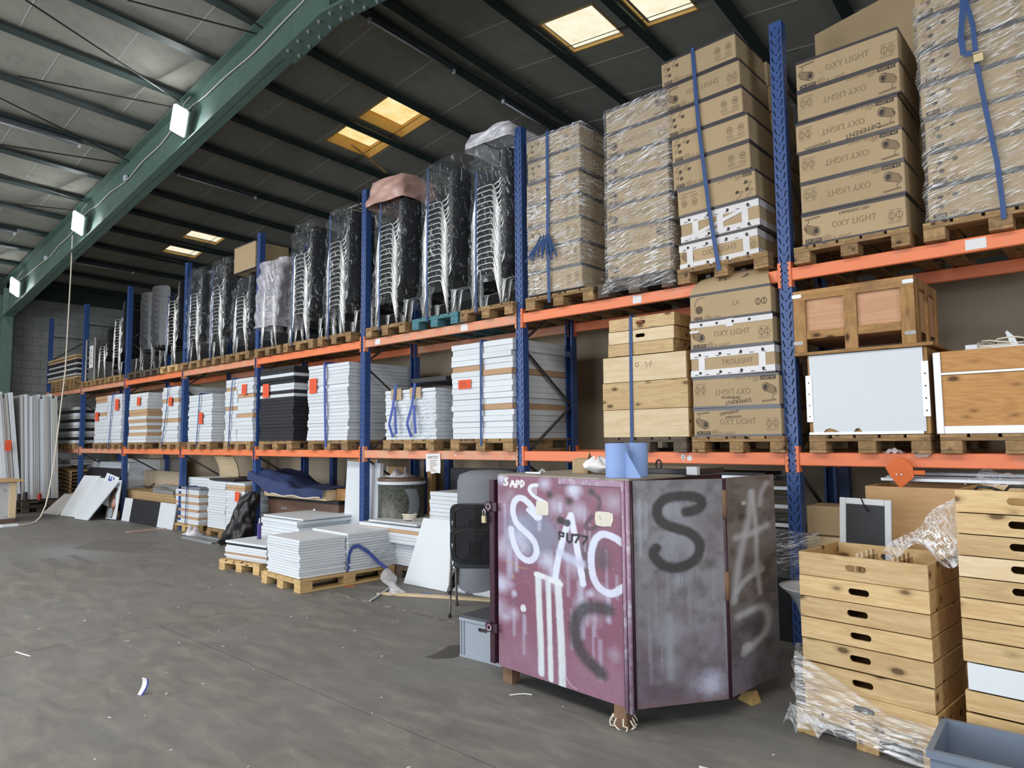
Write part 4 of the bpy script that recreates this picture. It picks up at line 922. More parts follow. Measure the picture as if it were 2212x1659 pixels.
tag(obj('slack_cable', MB().tube([(.99, 1.55, 2.18), (1.05, 1.56, 2.25), (1.3, 1.57, 2.36), (1.9, 1.58, 2.55)], .006, 6).mesh('slack_cable', 'rod')), 'thin dark cable hanging slack on the beige wall sheet', 'cable')

# ------------------------------------------------------------------ stacked conference chairs
def chair_meshes(legmat, seatmat='blkfab'):
    g = {}
    m = MB()           # cushion: width along y, seat depth along x; the back is on the +x side
    for (z, k) in ((.425, .0), (.44, .012), (.465, .014), (.478, 0.0), (.482, -.04)): pass
    def seat(u, v):
        a = 2*PI*u; sx = .215; sy = .225; e = .45
        cx = math.copysign(abs(math.cos(a))**e, math.cos(a)); cy = math.copysign(abs(math.sin(a))**e, math.sin(a))
        prof = [(.93, .425), (1.0, .437), (1.0, .458), (.95, .472), (.6, .478), (.0, .480)]
        kk = v*(len(prof)-1); i = min(int(kk), len(prof)-2); f = kk-i; r = prof[i][0]*(1-f)+prof[i+1][0]*f; z = prof[i][1]*(1-f)+prof[i+1][1]*f
        return (sx*r*cx - .0, sy*r*cy, z - .012*max(0, -cx*r))
    m.grid(20, 5, seat); m.quad(*[seat(i/20, 0) for i in range(19, -1, -1)])
    g['seat'] = m.mesh('seat', seatmat, smooth=True)
    m = MB()           # backrest shell, rounded rectangle, slightly hollow
    def outline(n=24, W_=.23, H=.17, e=.35):
        o = []
        for i in range(n):
            a = 2*PI*i/n; o.append((W_*math.copysign(abs(math.cos(a))**e, math.cos(a)), H*math.copysign(abs(math.sin(a))**e, math.sin(a))))
        return o
    ol = outline()
    def bp(y, z, off): return (.245 + .11*(z+.17) - .03*(1-(y/.23)**2)*-1*0 + off + .02*(y/.23)**2*-1, y, .645+z)
    for off, sc, rev in ((0.0, 1.0, 0), (.032, .94, 1)):
        b = len(m.v); m.v += [bp(y*sc, z*sc, off) for y, z in ol]; m.v.append(bp(0, 0, off+(.006 if rev else -.004)))
        for i in range(24):
            q = (b+i, b+(i+1) % 24, b+24); m.f.append(q if not rev else q[::-1]); m.mi.append(0)
    for i in range(24): m.f.append((i, 25+i, 25+(i+1) % 24, (i+1) % 24)); m.mi.append(0)
    g['backrest'] = m.mesh('backrest', 'blkpl', smooth=False)
    m = MB()           # raised frame and ribs on the rear of the shell
    for sc in (.78,):
        pts = [Vector(bp(y*sc, z*sc, .036)) for y, z in ol]; m.tube(pts, .004, 4, closed=True)
    for k in range(5): m.box(.0, .012, -.05+k*.022, -.042+k*.022, -.10, .03, T=Matrix.Translation(bp(0, 0, .028)) @ Matrix.Rotation(.11, 4, 'Y'))
    g['back_ribs'] = m.mesh('back_ribs', 'blkpl')
    def frame(s):
        y = s*.235; m = MB()
        arc = [(-.215, y, .01), (-.165, y, .26), (-.14, y, .385), (-.12, y, .412), (-.09, y, .42), (.06, y, .42), (.10, y, .412), (.125, y, .38), (.165, y, .24), (.225, y, .01)]
        m.tube(arc, [.0145, .014, .012, .009, .0075, .0075, .009, .012, .014, .0145], 8, oval=.8)
        m.tube([(.10, y*.97, .40), (.20, y*.95, .43), (.245, y*.93, .50), (.275, y*.85, .66)], .010, 6)
        return m.mesh('side_frame', legmat, smooth=True)
    g['side_frame'] = frame(1); g['side_frame2'] = frame(-1)
    g['foot'] = MB().lathe([(.015, 0), (.015, .03), (.013, .035)], 8).mesh('foot', 'blkpl')
    return g
CH = chair_meshes('chrome'); CHG = chair_meshes('leg_grey', 'seatgrey')
def chair(x, y, z, label, group, rz=0.0, g=CH, feet=False, ribs=False, rot=None):
    t = thing('stacking_chair', label, 'chair', (x, y, z), rz, group, rot)
    obj('seat', g['seat'], t); b = obj('backrest', g['backrest'], t)
    obj('side_frame', g['side_frame'], t); obj('side_frame', g['side_frame2'], t)
    if ribs: obj('rib', g['back_ribs'], b)
    if feet:
        for sy in (-.235, .235):
            for fx in (-.215, .225): obj('foot', g['foot'], t, (fx, sy, 0))
    return t
def chair_stack(x, y, z, n, desc, rz=0.0, pitch=.063, g=CH, lean=0.0):
    for i in range(n):
        chair(x+lean*i+rnd.uniform(-.006, .006), y+rnd.uniform(-.006, .006), z+i*pitch, 'black chair, %s from bottom of %s' % (ORD[i], desc), 'chairs of ' + desc, rz, g)
ZP2 = ZL2 + PH
chair_stack(-5.02, .20, ZP2, 15, 'the stack under a pinkish sheet')
chair_stack(-4.09, .20, ZP2, 16, 'the stack on the teal pallet')
chair_stack(-3.25, .20, ZP2, 16, 'the stack touching the second upright')
for x, n, d in ((-5.0, 13, 'the rear stack behind the pinkish sheet'), (-4.05, 13, 'the rear stack on the teal pallet'), (-3.22, 13, 'the rear stack at the second upright')): chair_stack(x, .74, ZP2, n, d)
chair_stack(-7.95, .20, ZP2, 9, 'the stack draped in milky sheet')
chair_stack(-7.07, .20, ZP2, 15, 'the middle stack of third bay')
chair_stack(-6.15, .20, ZP2, 15, 'the stack by the third upright')
for x, n, d in ((-7.9, 8, 'the rear stack behind the milky sheet'), (-7.0, 12, 'the rear middle stack of third bay'), (-6.1, 12, 'the rear stack by the third upright')): chair_stack(x, .74, ZP2, n, d)
chair_stack(-10.65, .20, ZP2, 14, 'the stack by the fifth upright'); chair_stack(-9.75, .20, ZP2, 14, 'the middle stack of fourth bay'); chair_stack(-8.88, .20, ZP2, 9, 'the stack under the brown carton')
chair_stack(-11.62, .20, ZP2, 14, 'the stack just left of the fifth upright')
pallet(-12.45, PY, ZL2, 'upper pallet under the chairs facing along the racking', 'pal_dark', parts=False); pallet(-13.3, PY, ZL2, 'upper pallet behind the cross brace of the fifth bay', 'pal_dark', parts=False)
chair_stack(-12.55, .32, ZP2, 9, 'the stack with backs to the front, fifth bay', -PI/2+.5, .11); chair_stack(-13.35, .40, ZP2, 9, 'the stack behind the cross brace, fifth bay', -PI/2+.5, .11)
chair_stack(-14.45, .20, ZP2, 14, 'the tall stack at the sixth upright'); chair_stack(-15.35, .20, ZP2, 6, 'the low stack of sixth bay')
# film and sheets over the chair stacks
film_wrap('pinkish plastic sheet pulled over the top of a chair stack', [(4.62, -5.36, -4.66, -.10, .56), (4.80, -5.33, -4.67, -.08, .52), (4.94, -5.30, -4.70, -.05, .48)], 'pink', .018, 21, 40, 10, name='plastic_sheet', cat='sheet', top=True)
for (x, z1, d, sd) in ((-5.02, 4.66, 'below the pinkish sheet', 1), (-4.09, 4.96, 'on the teal pallet', 2), (-3.25, 4.93, 'touching the second upright', 3), (-7.07, 4.85, 'in the middle of third bay', 4), (-6.15, 4.85, 'by the third upright', 5), (-10.65, 4.78, 'by the fifth upright', 6), (-9.75, 4.78, 'in middle of fourth bay', 7), (-8.88, 4.32, 'under the brown carton', 8)):
    film_wrap('clear film wound round the chair stack ' + d, [(3.30, x-.25, x+.30, -.074, .46), (3.6, x-.235, x+.33, -.072, .46), (3.95, x-.22, x+.36, -.07, .46), (z1-.22, x-.20, x+.38, -.07, .46), (z1-.05, x-.12, x+.36, -.03, .44), (z1, x+.02, x+.30, .06, .40)], 'film_d', .012, 30+sd, 36, 30)
film_wrap('milky plastic sheet draped over the low chair stack of third bay', [(3.35, -8.26, -7.72, -.10, .4), (3.8, -8.24, -7.62, -.10, .45), (4.2, -8.2, -7.5, -.09, .5), (4.38, -8.1, -7.48, -.06, .5)], 'drape', .022, 41, 36, 20, name='plastic_sheet', cat='sheet', top=True)
film_wrap('pale plastic sheet bunched on top of the stack at second upright', [(4.86, -3.52, -2.86, -.085, .5), (4.96, -3.5, -2.86, -.09, .48), (5.03, -3.46, -2.9, -.05, .44)], 'milk', .015, 44, 36, 8, name='plastic_sheet', cat='sheet', top=True)
for (x, z1, d) in ((-5.08, 4.66, 'over the chairs under the pinkish sheet'), (-4.16, 4.86, 'over the chairs on the teal pallet'), (-3.34, 4.6, 'over the chairs touching the second upright'), (-7.17, 4.4, 'over the middle chair stack of third bay'), (-6.22, 4.75, 'over the chairs by the third upright'), (-10.7, 4.3, 'over the chairs by the fifth upright'), (-9.8, 4.6, 'over the middle chairs of fourth bay'), (-11.66, 4.4, 'over the chairs left of the fifth upright')):
    strap_line('blue strap ' + d, [(x, .3, z1), (x, -.085, z1-.03), (x-.01, -.09, 3.8), (x-.02, -.09, 2.98)], .028)
carton(-8.85, .0, 4.40, .72, .6, .46, 'plain brown carton on top of a chair stack by the fourth upright', None)
# low film-wrapped frames with a white letter sheet, sixth bay
t = thing('wrapped_stand', 'film-wrapped grey frame bearing a tall white lettered sheet, sixth bay', 'frame', (-16.25, .0, ZP2))
obj('frame', MB().tube([(-.3, 0, 0), (-.3, 0, 1.0), (.3, 0, 1.0), (.3, 0, 0)], .02, 6).tube([(-.3, .4, 0), (-.3, .4, 1.0), (.3, .4, 1.0), (.3, .4, 0)], .02, 6).tube([(-.3, 0, .55), (.3, 0, .55)], .02, 6).mesh('frame', 'leg_grey'), t)
obj('panel', MB().box(-.28, .28, .05, .38, .02, .96).mesh('panel', 'darkwall'), t)
o = obj('letter_sheet', MB().box(.02, .27, -.03, -.025, .30, .82).mesh('letter_sheet', 'paper'), t)
mm = MB(); put_text(mm, 'RSETZ', .13, .145, .56, -.032, PI/2); obj('print', mm.mesh('print', 'inkd', recalc=False), o)
# flat pile of boards, end bay of the upper level
for i in range(9):
    tag(obj('board', boxmesh(2.35+rnd.uniform(-.1, .1), .9, .05, ['sheet', 'wh_side', 'blk', 'chip'][[0, 1, 2, 1, 2, 1, 2, 3, 0][i]], .003)), 'flat %s board, %s from bottom of the upper pile at the wall end' % (['brown', 'white', 'black', 'chipboard'][[0, 1, 2, 1, 2, 1, 2, 3, 0][i]], ORD[i]), 'board', 'boards of the upper pile at the wall end').location = (-18.25+rnd.uniform(-.05, .05), -.05+rnd.uniform(-.02, .02), ZL2+.272+i*.066)
# black metal frames on top, third bay rear, and a hanging grille under the roof
g_ = MB()
for k in range(7): g_.tube([(-6.6+k*.12, .2, 4.88), (-6.6+k*.12, .9, 4.95)], .012, 5)
for yy in (.2, .55, .9): g_.tube([(-6.62, yy, 4.88+.1*(yy-.2)), (-5.85, yy, 4.88+.1*(yy-.2))], .014, 5)
for k in range(4): g_.tube([(-6.1+k*.08, .3, 4.9), (-6.1+k*.08, .32, 5.12), (-6.06+k*.08, .36, 5.14)], .014, 5)
tag(obj('steel_trestle', g_.mesh('steel_trestle', 'blkpl')), 'black steel trestle frames lying on the chairs by third upright', 'frame')
t = thing('wall_shelf_grille', 'pale slatted grille hanging under the roof behind the chairs', 'grille', (-6.9, 1.0, 5.35))
for k in range(4): obj('slat', MB().box(-.42, .42, -.02, .02, -.012, .012).mesh('slat', 'cable'), t, (0, k*.16, .02*k))
for sx in (-.4, .4): obj('rail', MB().box(-.02, .02, -.04, .54, -.02, .0).mesh('rail', 'cable'), t, (sx, 0, 0))

# ------------------------------------------------------------------ piles of boards
def pile(desc, x0, x1, y0, y1, z0, z1, n, mats, split=None, jy=.012, jx=.012, group=None, name=None, rz=0.0, word=None, center=None):
    """a pile of loose boards, each its own object; split = (x, level from) makes two columns"""
    cols = [(x0, x1)] if split is None else [(x0, split-.006), (split+.006, x1)]
    h = (z1-z0)/n
    for ci, (a, b_) in enumerate(cols):
        cn = '' if split is None else ('%s column' % ('far' if ci == 0 else 'near'))
        for i in range(n):
            mt = mats[i % len(mats)] if not callable(mats) else mats(i, ci)
            nm, wd = {'wh': ('white_board', 'white board'), 'wh_side': ('white_board', 'white board'), 'chip': ('chipboard_sheet', 'chipboard sheet'), 'blk': ('black_board', 'black board'), 'sheet': ('brown_board', 'brown fibre board'), 'mdf': ('brown_board', 'brown board')}[mt]
            th = h-.0025
            me = boxmesh(b_-a, y1-y0, th, mt, .0015, nm)
            cx, cy = (a+b_)/2+rnd.uniform(-jx, jx), y0+rnd.uniform(-jy, jy)
            o = tag(obj(nm, me), '%s, %s from bottom of %s%s' % (wd, ORD[i], desc, (', '+cn) if cn else ''), 'board', 'boards of ' + desc)
            if rz:
                c_, s_ = math.cos(rz), math.sin(rz); px, py = center; dx, dy = cx-px, cy-py
                o.location = (px+dx*c_-dy*s_, py+dx*s_+dy*c_, z0+i*h); o.rotation_euler = (0, 0, rz+rnd.uniform(-.01, .01))
            else: o.location = (cx, cy, z0+i*h); o.rotation_euler = (0, 0, rnd.uniform(-.006, .006))
def red_label(x, y, z, w_=.13, h_=.12, desc=''):
    o = tag(obj('red_label', MB().box(-w_/2, w_/2, -.002, 0, -h_/2, h_/2).mesh('red_label', 'redlabel')), 'orange-red paper label stuck on ' + desc, 'label', 'orange-red labels on board piles'); o.location = (x, y, z)
    mm = MB()
    for k in range(4): stroke(mm, [(-w_*.35, h_*(.25-.16*k)), (w_*(.1+.06*k), h_*(.25-.16*k))], .004, -.003)
    obj('print', mm.mesh('print', 'ink', recalc=False), o)
ZB = ZL1 + PH + .002
YFp = -.05
# white boards at the second upright
pile('the tall white pile at the second upright', -3.78, -2.86, YFp, 1.0, ZB, 2.655, 17, lambda i, c: 'chip' if (i, c) in ((12, 0), (5, 1), (11, 1)) else 'wh', split=-3.30)
red_label(-3.56, YFp-.02, 2.20, .20, .10, 'the tall white pile at second upright')
strap_line('blue strap down the tall white board pile', [(-3.30, .9, 2.662), (-3.30, -.075, 2.662), (-3.30, -.078, 1.52)], .03)
pile('the short white pile with violet straps', -5.0, -4.06, YFp, 1.0, ZB, 2.20, 14, ['wh'])
for x, z in ((-4.76, 2.15), (-4.40, 2.15)): tag(obj('cardboard_pad', MB().box(-.10, .10, -.004, 0, -.07, .06).box(-.10, .10, -.004, .2, .06, .064).mesh('cardboard_pad', 'card')), 'brown cardboard pad under violet strap %s' % ('nearer the third upright' if x < -4.6 else 'nearer the second upright'), 'pad').location = (x, YFp-.022, z)
for x, dx, d in ((-4.76, -.08, 'third'), (-4.40, -.10, 'second')):
    strap_line('violet strap sagging down the short white pile, %s upright side' % d, [(x, .9, 2.27), (x, -.085, 2.262), (x-.03, -.10, 2.0), (x+dx, -.12, 1.78), (x+dx*.6, -.085, 1.62)], .045, mat='strap2')
    strap_line('free violet strap tail on the short white pile, %s upright side' % d, [(x+.01, -.10, 2.0), (x+.05, -.13, 1.85), (x+.06, -.12, 1.66)], .045, mat='strap2')
tag(obj('black_board', boxmesh(.62, .8, .055, 'blk', .002)), 'black board lying on the short white pile', 'board').location = (-4.25, .0, 2.275)
film_wrap('clear film over the front of the short white board pile', [(1.60, -4.62, -4.03, -.072, .5), (1.9, -4.58, -4.03, -.072, .5), (2.1, -4.5, -4.03, -.07, .5)], 'film', .006, 51, 30, 20)
pile('the strapped white pile at the third upright', -6.78, -5.80, YFp, 1.15, ZB, 2.645, 22, ['wh'])
red_label(-6.62, YFp-.025, 2.36, .18, .21, 'the strapped white pile at third upright')
strap_line('violet strap down the white pile at the third upright', [(-6.32, .9, 2.655), (-6.32, -.085, 2.655), (-6.30, -.085, 2.1), (-6.28, -.08, 1.5)], .05, mat='strap2')
pile('the black pile in the third bay', -8.14, -7.16, YFp, 1.0, ZB, 2.70, 22, lambda i, c: 'wh' if i in (13, 16, 15, 19) else 'blk')
red_label(-7.93, YFp-.025, 2.36, .18, .21, 'the black board pile')
pile('the white pile left of the fourth upright', -9.30, -8.36, YFp, 1.0, ZB, 2.61, 16, lambda i, c: 'chip' if (i, c) in ((8, 0), (6, 1), (11, 1), (13, 0)) else 'wh', split=-8.88)
red_label(-8.62, YFp-.025, 2.42, .15, .17, 'white pile left of fourth upright')
strap_line('blue strap down the white pile left of fourth upright', [(-9.0, .9, 2.62), (-9.0, -.085, 2.62), (-9.06, -.085, 2.1), (-9.1, -.08, 1.5)], .03)
pile('the white pile right of the fifth upright', -10.70, -9.78, YFp, 1.0, ZB, 2.42, 16, ['wh'])
red_label(-10.15, YFp-.03, 2.0, .14, .20, 'white pile right of fifth upright')
strap_line('blue strap down the white pile right of fifth upright', [(-10.2, .9, 2.43), (-10.2, -.085, 2.43), (-10.24, -.085, 2.0), (-10.3, -.08, 1.5)], .03)
pile('the white pile left of the fifth upright', -11.88, -11.16, YFp, 1.0, ZB, 2.63, 14, lambda i, c: 'chip' if i in (5, 10) else 'wh')
red_label(-11.45, YFp-.03, 2.35, .14, .17, 'white pile left of fifth upright')
strap_line('blue strap slanting down the pile left of fifth upright', [(-11.55, .9, 2.64), (-11.55, -.085, 2.64), (-11.6, -.085, 2.2), (-11.8, -.08, 1.5)], .03)
pile('the banded white pile right of the sixth upright', -13.57, -12.62, YFp, 1.15, ZB, 2.59, 15, lambda i, c: 'chip' if i in (2, 4, 6, 8, 9) else 'wh')
red_label(-13.0, YFp-.03, 2.42, .16, .17, 'banded white pile')
pile('the white double pile of bay six', -15.62, -13.99, YFp, 1.0, ZB, 2.63, 14, lambda i, c: 'chip' if (i, c) in ((12, 0), (13, 0), (8, 0)) else 'wh', split=-14.86)
red_label(-15.42, YFp-.03, 2.18, .2, .2, 'double pile in bay six'); red_label(-14.2, YFp-.03, 2.40, .2, .24, 'double pile near sixth upright')
strap_line('violet strap down the double pile in bay six', [(-14.45, .9, 2.64), (-14.45, -.085, 2.64), (-14.55, -.085, 2.0), (-14.62, -.08, 1.5)], .04, mat='strap2')
pile('the black and white frame pile at the wall end', -18.9, -16.86, YFp, 1.0, ZB, 2.46, 12, ['wh', 'blk', 'wh_side'])
for x, d in ((-12.75, 'sixth'), (-9.9, 'fifth')):
    pass

# ------------------------------------------------------------------ floor level under the racking
# first bay and right of it
t = thing('framed_blackboard', 'white-framed black panel leaning behind the open-topped tray stack', 'frame', (.65, -.62, .52), rot=(-.06, .02, 0))
for a in ((-.155, -.115, 0, .66), (.115, .155, 0, .66)): obj('frame_bar', MB().box(a[0], a[1], 0, .025, a[2], a[3], .004).mesh('frame_bar', 'wh'), t)
for z in (0, .62): obj('frame_bar', MB().box(-.115, .115, 0, .025, z, z+.04, .004).mesh('frame_bar', 'wh'), t)
obj('panel', MB().box(-.117, .117, .008, .016, .038, .622).mesh('panel', 'blk'), t)
obj('hanging_tie', MB().tube([(-.02, -.004, .66), (.0, -.006, .61), (.025, -.006, .58)], .004, 5).mesh('hanging_tie', 'blkpl'), t)
tag(obj('support_crate', MB().box(.48, .84, -.64, -.30, .0, .52, .003).mesh('support_crate', 'batten_x')), 'low wooden box under the white-framed black panel', 'crate')
tray(.93, -.22, .0, .72, .58, 1.24, 'tall plain beech-veneer bin behind the tray stacks', 'mdf', None, None, t_=.016)
tray(.95, .42, .0, .70, .5, 1.28, 'second veneer bin set behind the tall beech-veneer bin', 'mdf', None, None, t_=.016)
r4 = random.Random(9)
for i in range(5):
    tag(obj('metal_profile', MB().box(.58, 1.5, 0, .03, 0, .022, .002).mesh('metal_profile', 'alu')), 'bright metal profile lying across the veneer bins, %s of five' % ORD[i], 'profile', 'metal profiles on the veneer bins').location = (r4.uniform(-.02, .1), .0+i*.16, 1.285 if i > 2 else 1.265)
    
t = thing('orange_paddle', 'orange painted angle paddle hanging from the lower beam by the crates', 'paddle', (.76, -.06, 1.47))
obj('blade', MB().prism([(-.09, -.11), (-.02, -.03), (.045, -.06), (.08, -.10), (.085, -.17), (.01, -.24), (-.01, -.24), (-.06, -.17)], .006, 'y', -.02).mesh('blade', 'orange2'), t)
obj('arm', MB().box(.05, .15, -.015, .0, -.155, -.125, .002).mesh('arm', 'orange2'), t)
for k in range(2): obj('bolt', cached('pb', lambda: MB().lathe([(.008, 0), (.006, .006)], 8).mesh('bolt', 'galv')), t, (-.02+k*.03, -.021, -.155), (PI/2, 0, 0))
tag(obj('crumpled_bag', MB().grid(10, 6, lambda u, v: (.66+.12*u, -.10+.10*v, 1.465+.03*math.sin(PI*u)*math.sin(PI*v)+.008*math.sin(17*u+9*v))).mesh('crumpled_bag', 'milk', True)), 'crumpled clear bag on the lower beam beside the orange paddle', 'bag')
tag(obj('paper_scrap', MB().prism([(.83, 1.47), (.95, 1.465), (.92, 1.435), (.86, 1.43)], .002, 'y', -.020).mesh('paper_scrap', 'pink')), 'pinkish paper scrap stuck on the lower beam by the paddle', 'paper')
# white swivel stool shell by the cabinet
t = thing('bar_stool', 'white moulded stool standing between the sprayed cabinet and the tray stack', 'stool', (.42, -.85, 0))
obj('seat_shell', MB().lathe([(.03, .25), (.078, .255), (.082, .34), (.092, .44), (.115, .52), (.16, .585), (.21, .625), (.215, .635), (.18, .628), (.1, .60), (.0, .595)], 24).mesh('seat_shell', 'stoolw', True), t)
obj('pole', MB().lathe([(.022, .02), (.022, .29)], 12).mesh('pole', 'chrome', True), t); obj('foot_ring', MB().tube([(.12*math.cos(a*PI/8), .12*math.sin(a*PI/8), .20) for a in range(16)], .008, 6, closed=True).mesh('foot_ring', 'chrome', True), t)
obj('base', MB().lathe([(.17, 0), (.17, .008), (.10, .02), (.02, .03)], 24).mesh('base', 'chrome', True), t)
for i, (x, y, z, w_, d_, h, mt, lb) in enumerate(((.20, .30, .0, .34, .40, .55, 'wh_side', 'cream boxed appliance on floor behind the first upright'), (.22, .28, .55, .40, .42, .16, 'batten_x', 'brown wooden tray on the cream appliance'), (.20, .30, .83, .30, .34, .22, 'card', 'taped grey-brown carton topmost behind the first upright'), (.18, .32, .71, .32, .34, .12, 'pine_pale', 'pale veneer box under the topmost carton behind first upright'))):
    tag(obj('storage_box', boxmesh(w_, d_, h, mt, .008)), lb, 'box').location = (x, y-.2, z)
# film-wrapped dark bundles in the first bay
for i in range(6):
    tag(obj('metal_profile', MB().box(-1.1, .0, 0, .05, 0, .03, .003).mesh('metal_profile', 'alu' if i % 2 == 0 else 'rod')), 'long metal profile lying in the first bay behind the cabinet, %s from bottom' % ORD[i], 'profile', 'metal profiles stacked behind the cabinet').location = (-.05, .25+.05*(i % 2), .85+i*.075)
tag(obj('bundle_rack', MB().box(-1.2, -.02, .05, .75, 0, .84, .01).mesh('bundle_rack', 'blkpl')), 'dark low bundle under metal profiles behind the cabinet', 'bundle')
film_wrap('crumpled clear film over the dark bundle behind the cabinet', [(.5, -1.0, .10, .0, .8), (.7, -.98, .12, -.02, .8), (.86, -.95, .12, .0, .8)], 'film', .014, 61, 40, 14)
for i, (x0, x1, y, z, mt) in enumerate(((-1.9, -.5, .35, 1.20, 'wh_side'), (-1.5, -.3, .2, 1.26, 'rod'), (-1.0, -.25, .15, 1.235, 'alu'))):
    tag(obj('long_sheet', MB().box(x0, x1, y, y+.35, z, z+.03, .003).mesh('long_sheet', mt)), ['pale long panel', 'dark flat panel', 'bright aluminium panel'][i] + ' lying under the lower beam behind the cabinet', 'panel')
tag(obj('dark_container', MB().box(-2.7, -1.3, .15, .9, 0, 1.2, .02).mesh('dark_container', 'blkpl')), 'large black plastic container in the first bay behind the cabinet', 'container')
# short blue posts of a low rack behind
for i, (x, y) in enumerate(((-.03, 1.30), (-2.8, 1.30), (-5.35, 1.30), (-5.85, 1.36), (-8.3, 1.35), (-10.9, 1.35))):
    tag(obj('short_post', cached('sp', lambda: MB().box(-.05, .05, 0, .004, 0, 1.34).box(-.05, -.046, .004, .09, 0, 1.34).box(.046, .05, .004, .09, 0, 1.34).mesh('short_post', 'blue'))), 'short blue post standing behind the main racking, %s from the cartons' % ORD[i], 'rack post', 'short blue posts behind the racking').location = (x, y, 0)
# second bay: drum, white boards, panels, felt roll
t = thing('round_counter', 'mottled dark round counter with pale top rim in the second bay', 'counter', (-5.19, .36, 0))
obj('body', MB().lathe([(.29, .0), (.30, .02), (.30, 1.02)], 40).mesh('body', 'drum', True), t); obj('top_rim', MB().lathe([(.31, 1.02), (.32, 1.03), (.32, 1.05), (.31, 1.06)], 40).mesh('top_rim', 'wh', False), t)
obj('top', MB().lathe([(.305, 1.06), (.305, 1.10)], 40).mesh('top', 'brownchest'), t)
fs = MB(); fs.grid(6, 18, lambda u, v: (-5.19+.308*math.cos(-.75+.5*u+.40*math.sin(3*v-.4)), .36+.308*math.sin(-.75+.5*u+.40*math.sin(3*v-.4)), .42+.55*v))
tag(obj('fabric_strip', fs.mesh('fabric_strip', 'felt', True)), 'curved grey strip hanging on the mottled round counter', 'strip')
tag(obj('crumpled_bag', MB().grid(16, 10, lambda u, v: (-5.42+.40*u, .18+.32*v, 1.11+.07*math.sin(PI*u)*math.sin(PI*v)*(1+.6*math.sin(13*u+5*v)))).mesh('crumpled_bag', 'milk', True)), 'crumpled clear bag on top of the mottled round counter', 'bag')
tag(obj('leaning_board', MB().box(-.37, .37, 0, .06, 0, 1.30, .003).mesh('leaning_board', 'wh')), 'tall white panel leaning behind the third upright', 'panel').location = (-5.82, .135, 0)
D.objects['leaning_board'].rotation_euler = (-.04, .03, 0)
tag(obj('black_sheet', MB().box(-4.75, -3.55, .82, .86, .0, 1.22, .003).mesh('black_sheet', 'blk')), 'large black panel standing in the second bay', 'panel')
tag(obj('wooden_post', MB().box(-4.98, -4.90, .62, .70, .0, 1.36, .003).mesh('wooden_post', 'batten')), 'dirty timber post standing behind the paper notice', 'post')
pallet(-4.5, -.25, 0, 'dark floor pallet under bowed white boards in second bay', 'pal_dark', w_=1.0)
pile('the bowed floor pile in second bay', -5.0, -4.0, -.22, .9, .135, .40, 8, ['wh'])
pile('the wide boards over the bowed floor pile', -5.15, -3.95, -.32, .85, .402, .60, 5, lambda i, c: 'chip' if i == 3 else 'wh')
tag(obj('white_board', boxmesh(.9, .25, .022, 'wh', .002)), 'narrow white board laid across the wide boards, second bay', 'board').location = (-4.55, -.30, .612)
pile('the small white pile behind in second bay', -4.28, -3.58, .05, .75, .605, .98, 8, ['wh'])
tag(obj('rope_coil', MB().tube([(-4.45+.08*math.cos(a*.8)*(1+.02*a), -.12+.05*math.sin(a*.8), .645+.003*a) for a in range(26)], .010, 6).mesh('rope_coil', 'cable', True)), 'cream rope coil lying on wide white boards, second bay', 'rope')
t = thing('felt_roll', 'upright roll of grey felt wrapped in film behind the black chairs', 'roll', (-3.22, -.02, 0))
obj('felt', MB().lathe([(.34, .0), (.35, .03), (.355, 1.14), (.33, 1.21), (.22, 1.25), (.0, 1.26)], 32).mesh('felt', 'felt', True), t)
# leaning white boards by the chairs
def leaning(name, label, pts_base, width_vec, h, lean, mat, th=.02, group=None):
    """thin board: base edge from pts_base along width_vec, rising h, top offset by lean (x, y)"""
    a = Vector((*pts_base, .002)); wv = Vector((*width_vec, 0)); up = Vector((lean[0], lean[1], h)); n = wv.cross(up).normalized()*th
    m = MB(); p = [a, a+wv, a+wv+up, a+up]; q = [v+n for v in p]
    for f in ((p[0],p[1],p[2],p[3]), (q[3],q[2],q[1],q[0]), (p[0],q[0],q[1],p[1]), (p[1],q[1],q[2],p[2]), (p[2],q[2],q[3],p[3]), (p[3],q[3],q[0],p[0])): m.quad(*f)
    me = m.mesh(name, mat); return tag(obj(name, me), label, 'board', group)
leaning('white_board', 'white board leaning on the wide floor boards beside the chairs', (-4.16, -.42), (.70, .0), .72, (.22, .10), 'wh')
leaning('white_board', 'white board lying low on the floor behind the chair legs', (-3.45, -.36), (.75, .02), .28, (.0, .55), 'wh')
tag(obj('timber_batten', MB().prism([(-3.93, -.98), (-3.90, -.90), (-3.4, -.64), (-2.85, -.40), (-2.2, -.16), (-2.2, -.24), (-2.85, -.48), (-3.4, -.72)], .018, 'z', .001).mesh('timber_batten', 'pine_pale')), 'long pale timber batten lying on the floor behind chairs', 'batten')
tag(obj('paper_notice', MB().prism([(-.125, .11), (.125, .12), (.13, -.03), (.125, -.11), (.05, -.105), (-.02, -.12), (-.06, -.09), (-.12, -.10)], .002, 'y').mesh('paper_notice', 'paper')), 'white paper notice with a printed heading hanging on the lower beam', 'notice').location = (-4.15, -.016, 1.31)
pn = D.objects['paper_notice']
mm = MB(); put_text(mm, 'HEIMTEXT', .046, 0, .07, -.0012, sx=.85); mm.m = 1
for k, w_ in enumerate((.13, .10, .14, .11, .05, .08, .12)): rect2(mm, -.05, -.05+w_, .03-k*.02, .037-k*.02, -.0012)
obj('print', mm.mesh('print', ['inkd', 'ink2'], recalc=False), pn)
# two black chairs stacked beside the cabinet
rzc = math.atan2(-.79, .62)
for i in range(2): chair(-2.63, -.80, .0+i*.2, ['lower black chair beside the sprayed cabinet, legs on the floor', 'upper black chair stacked on the one beside the cabinet'][i], 'black chairs by the cabinet', rzc, CHG, True, True)
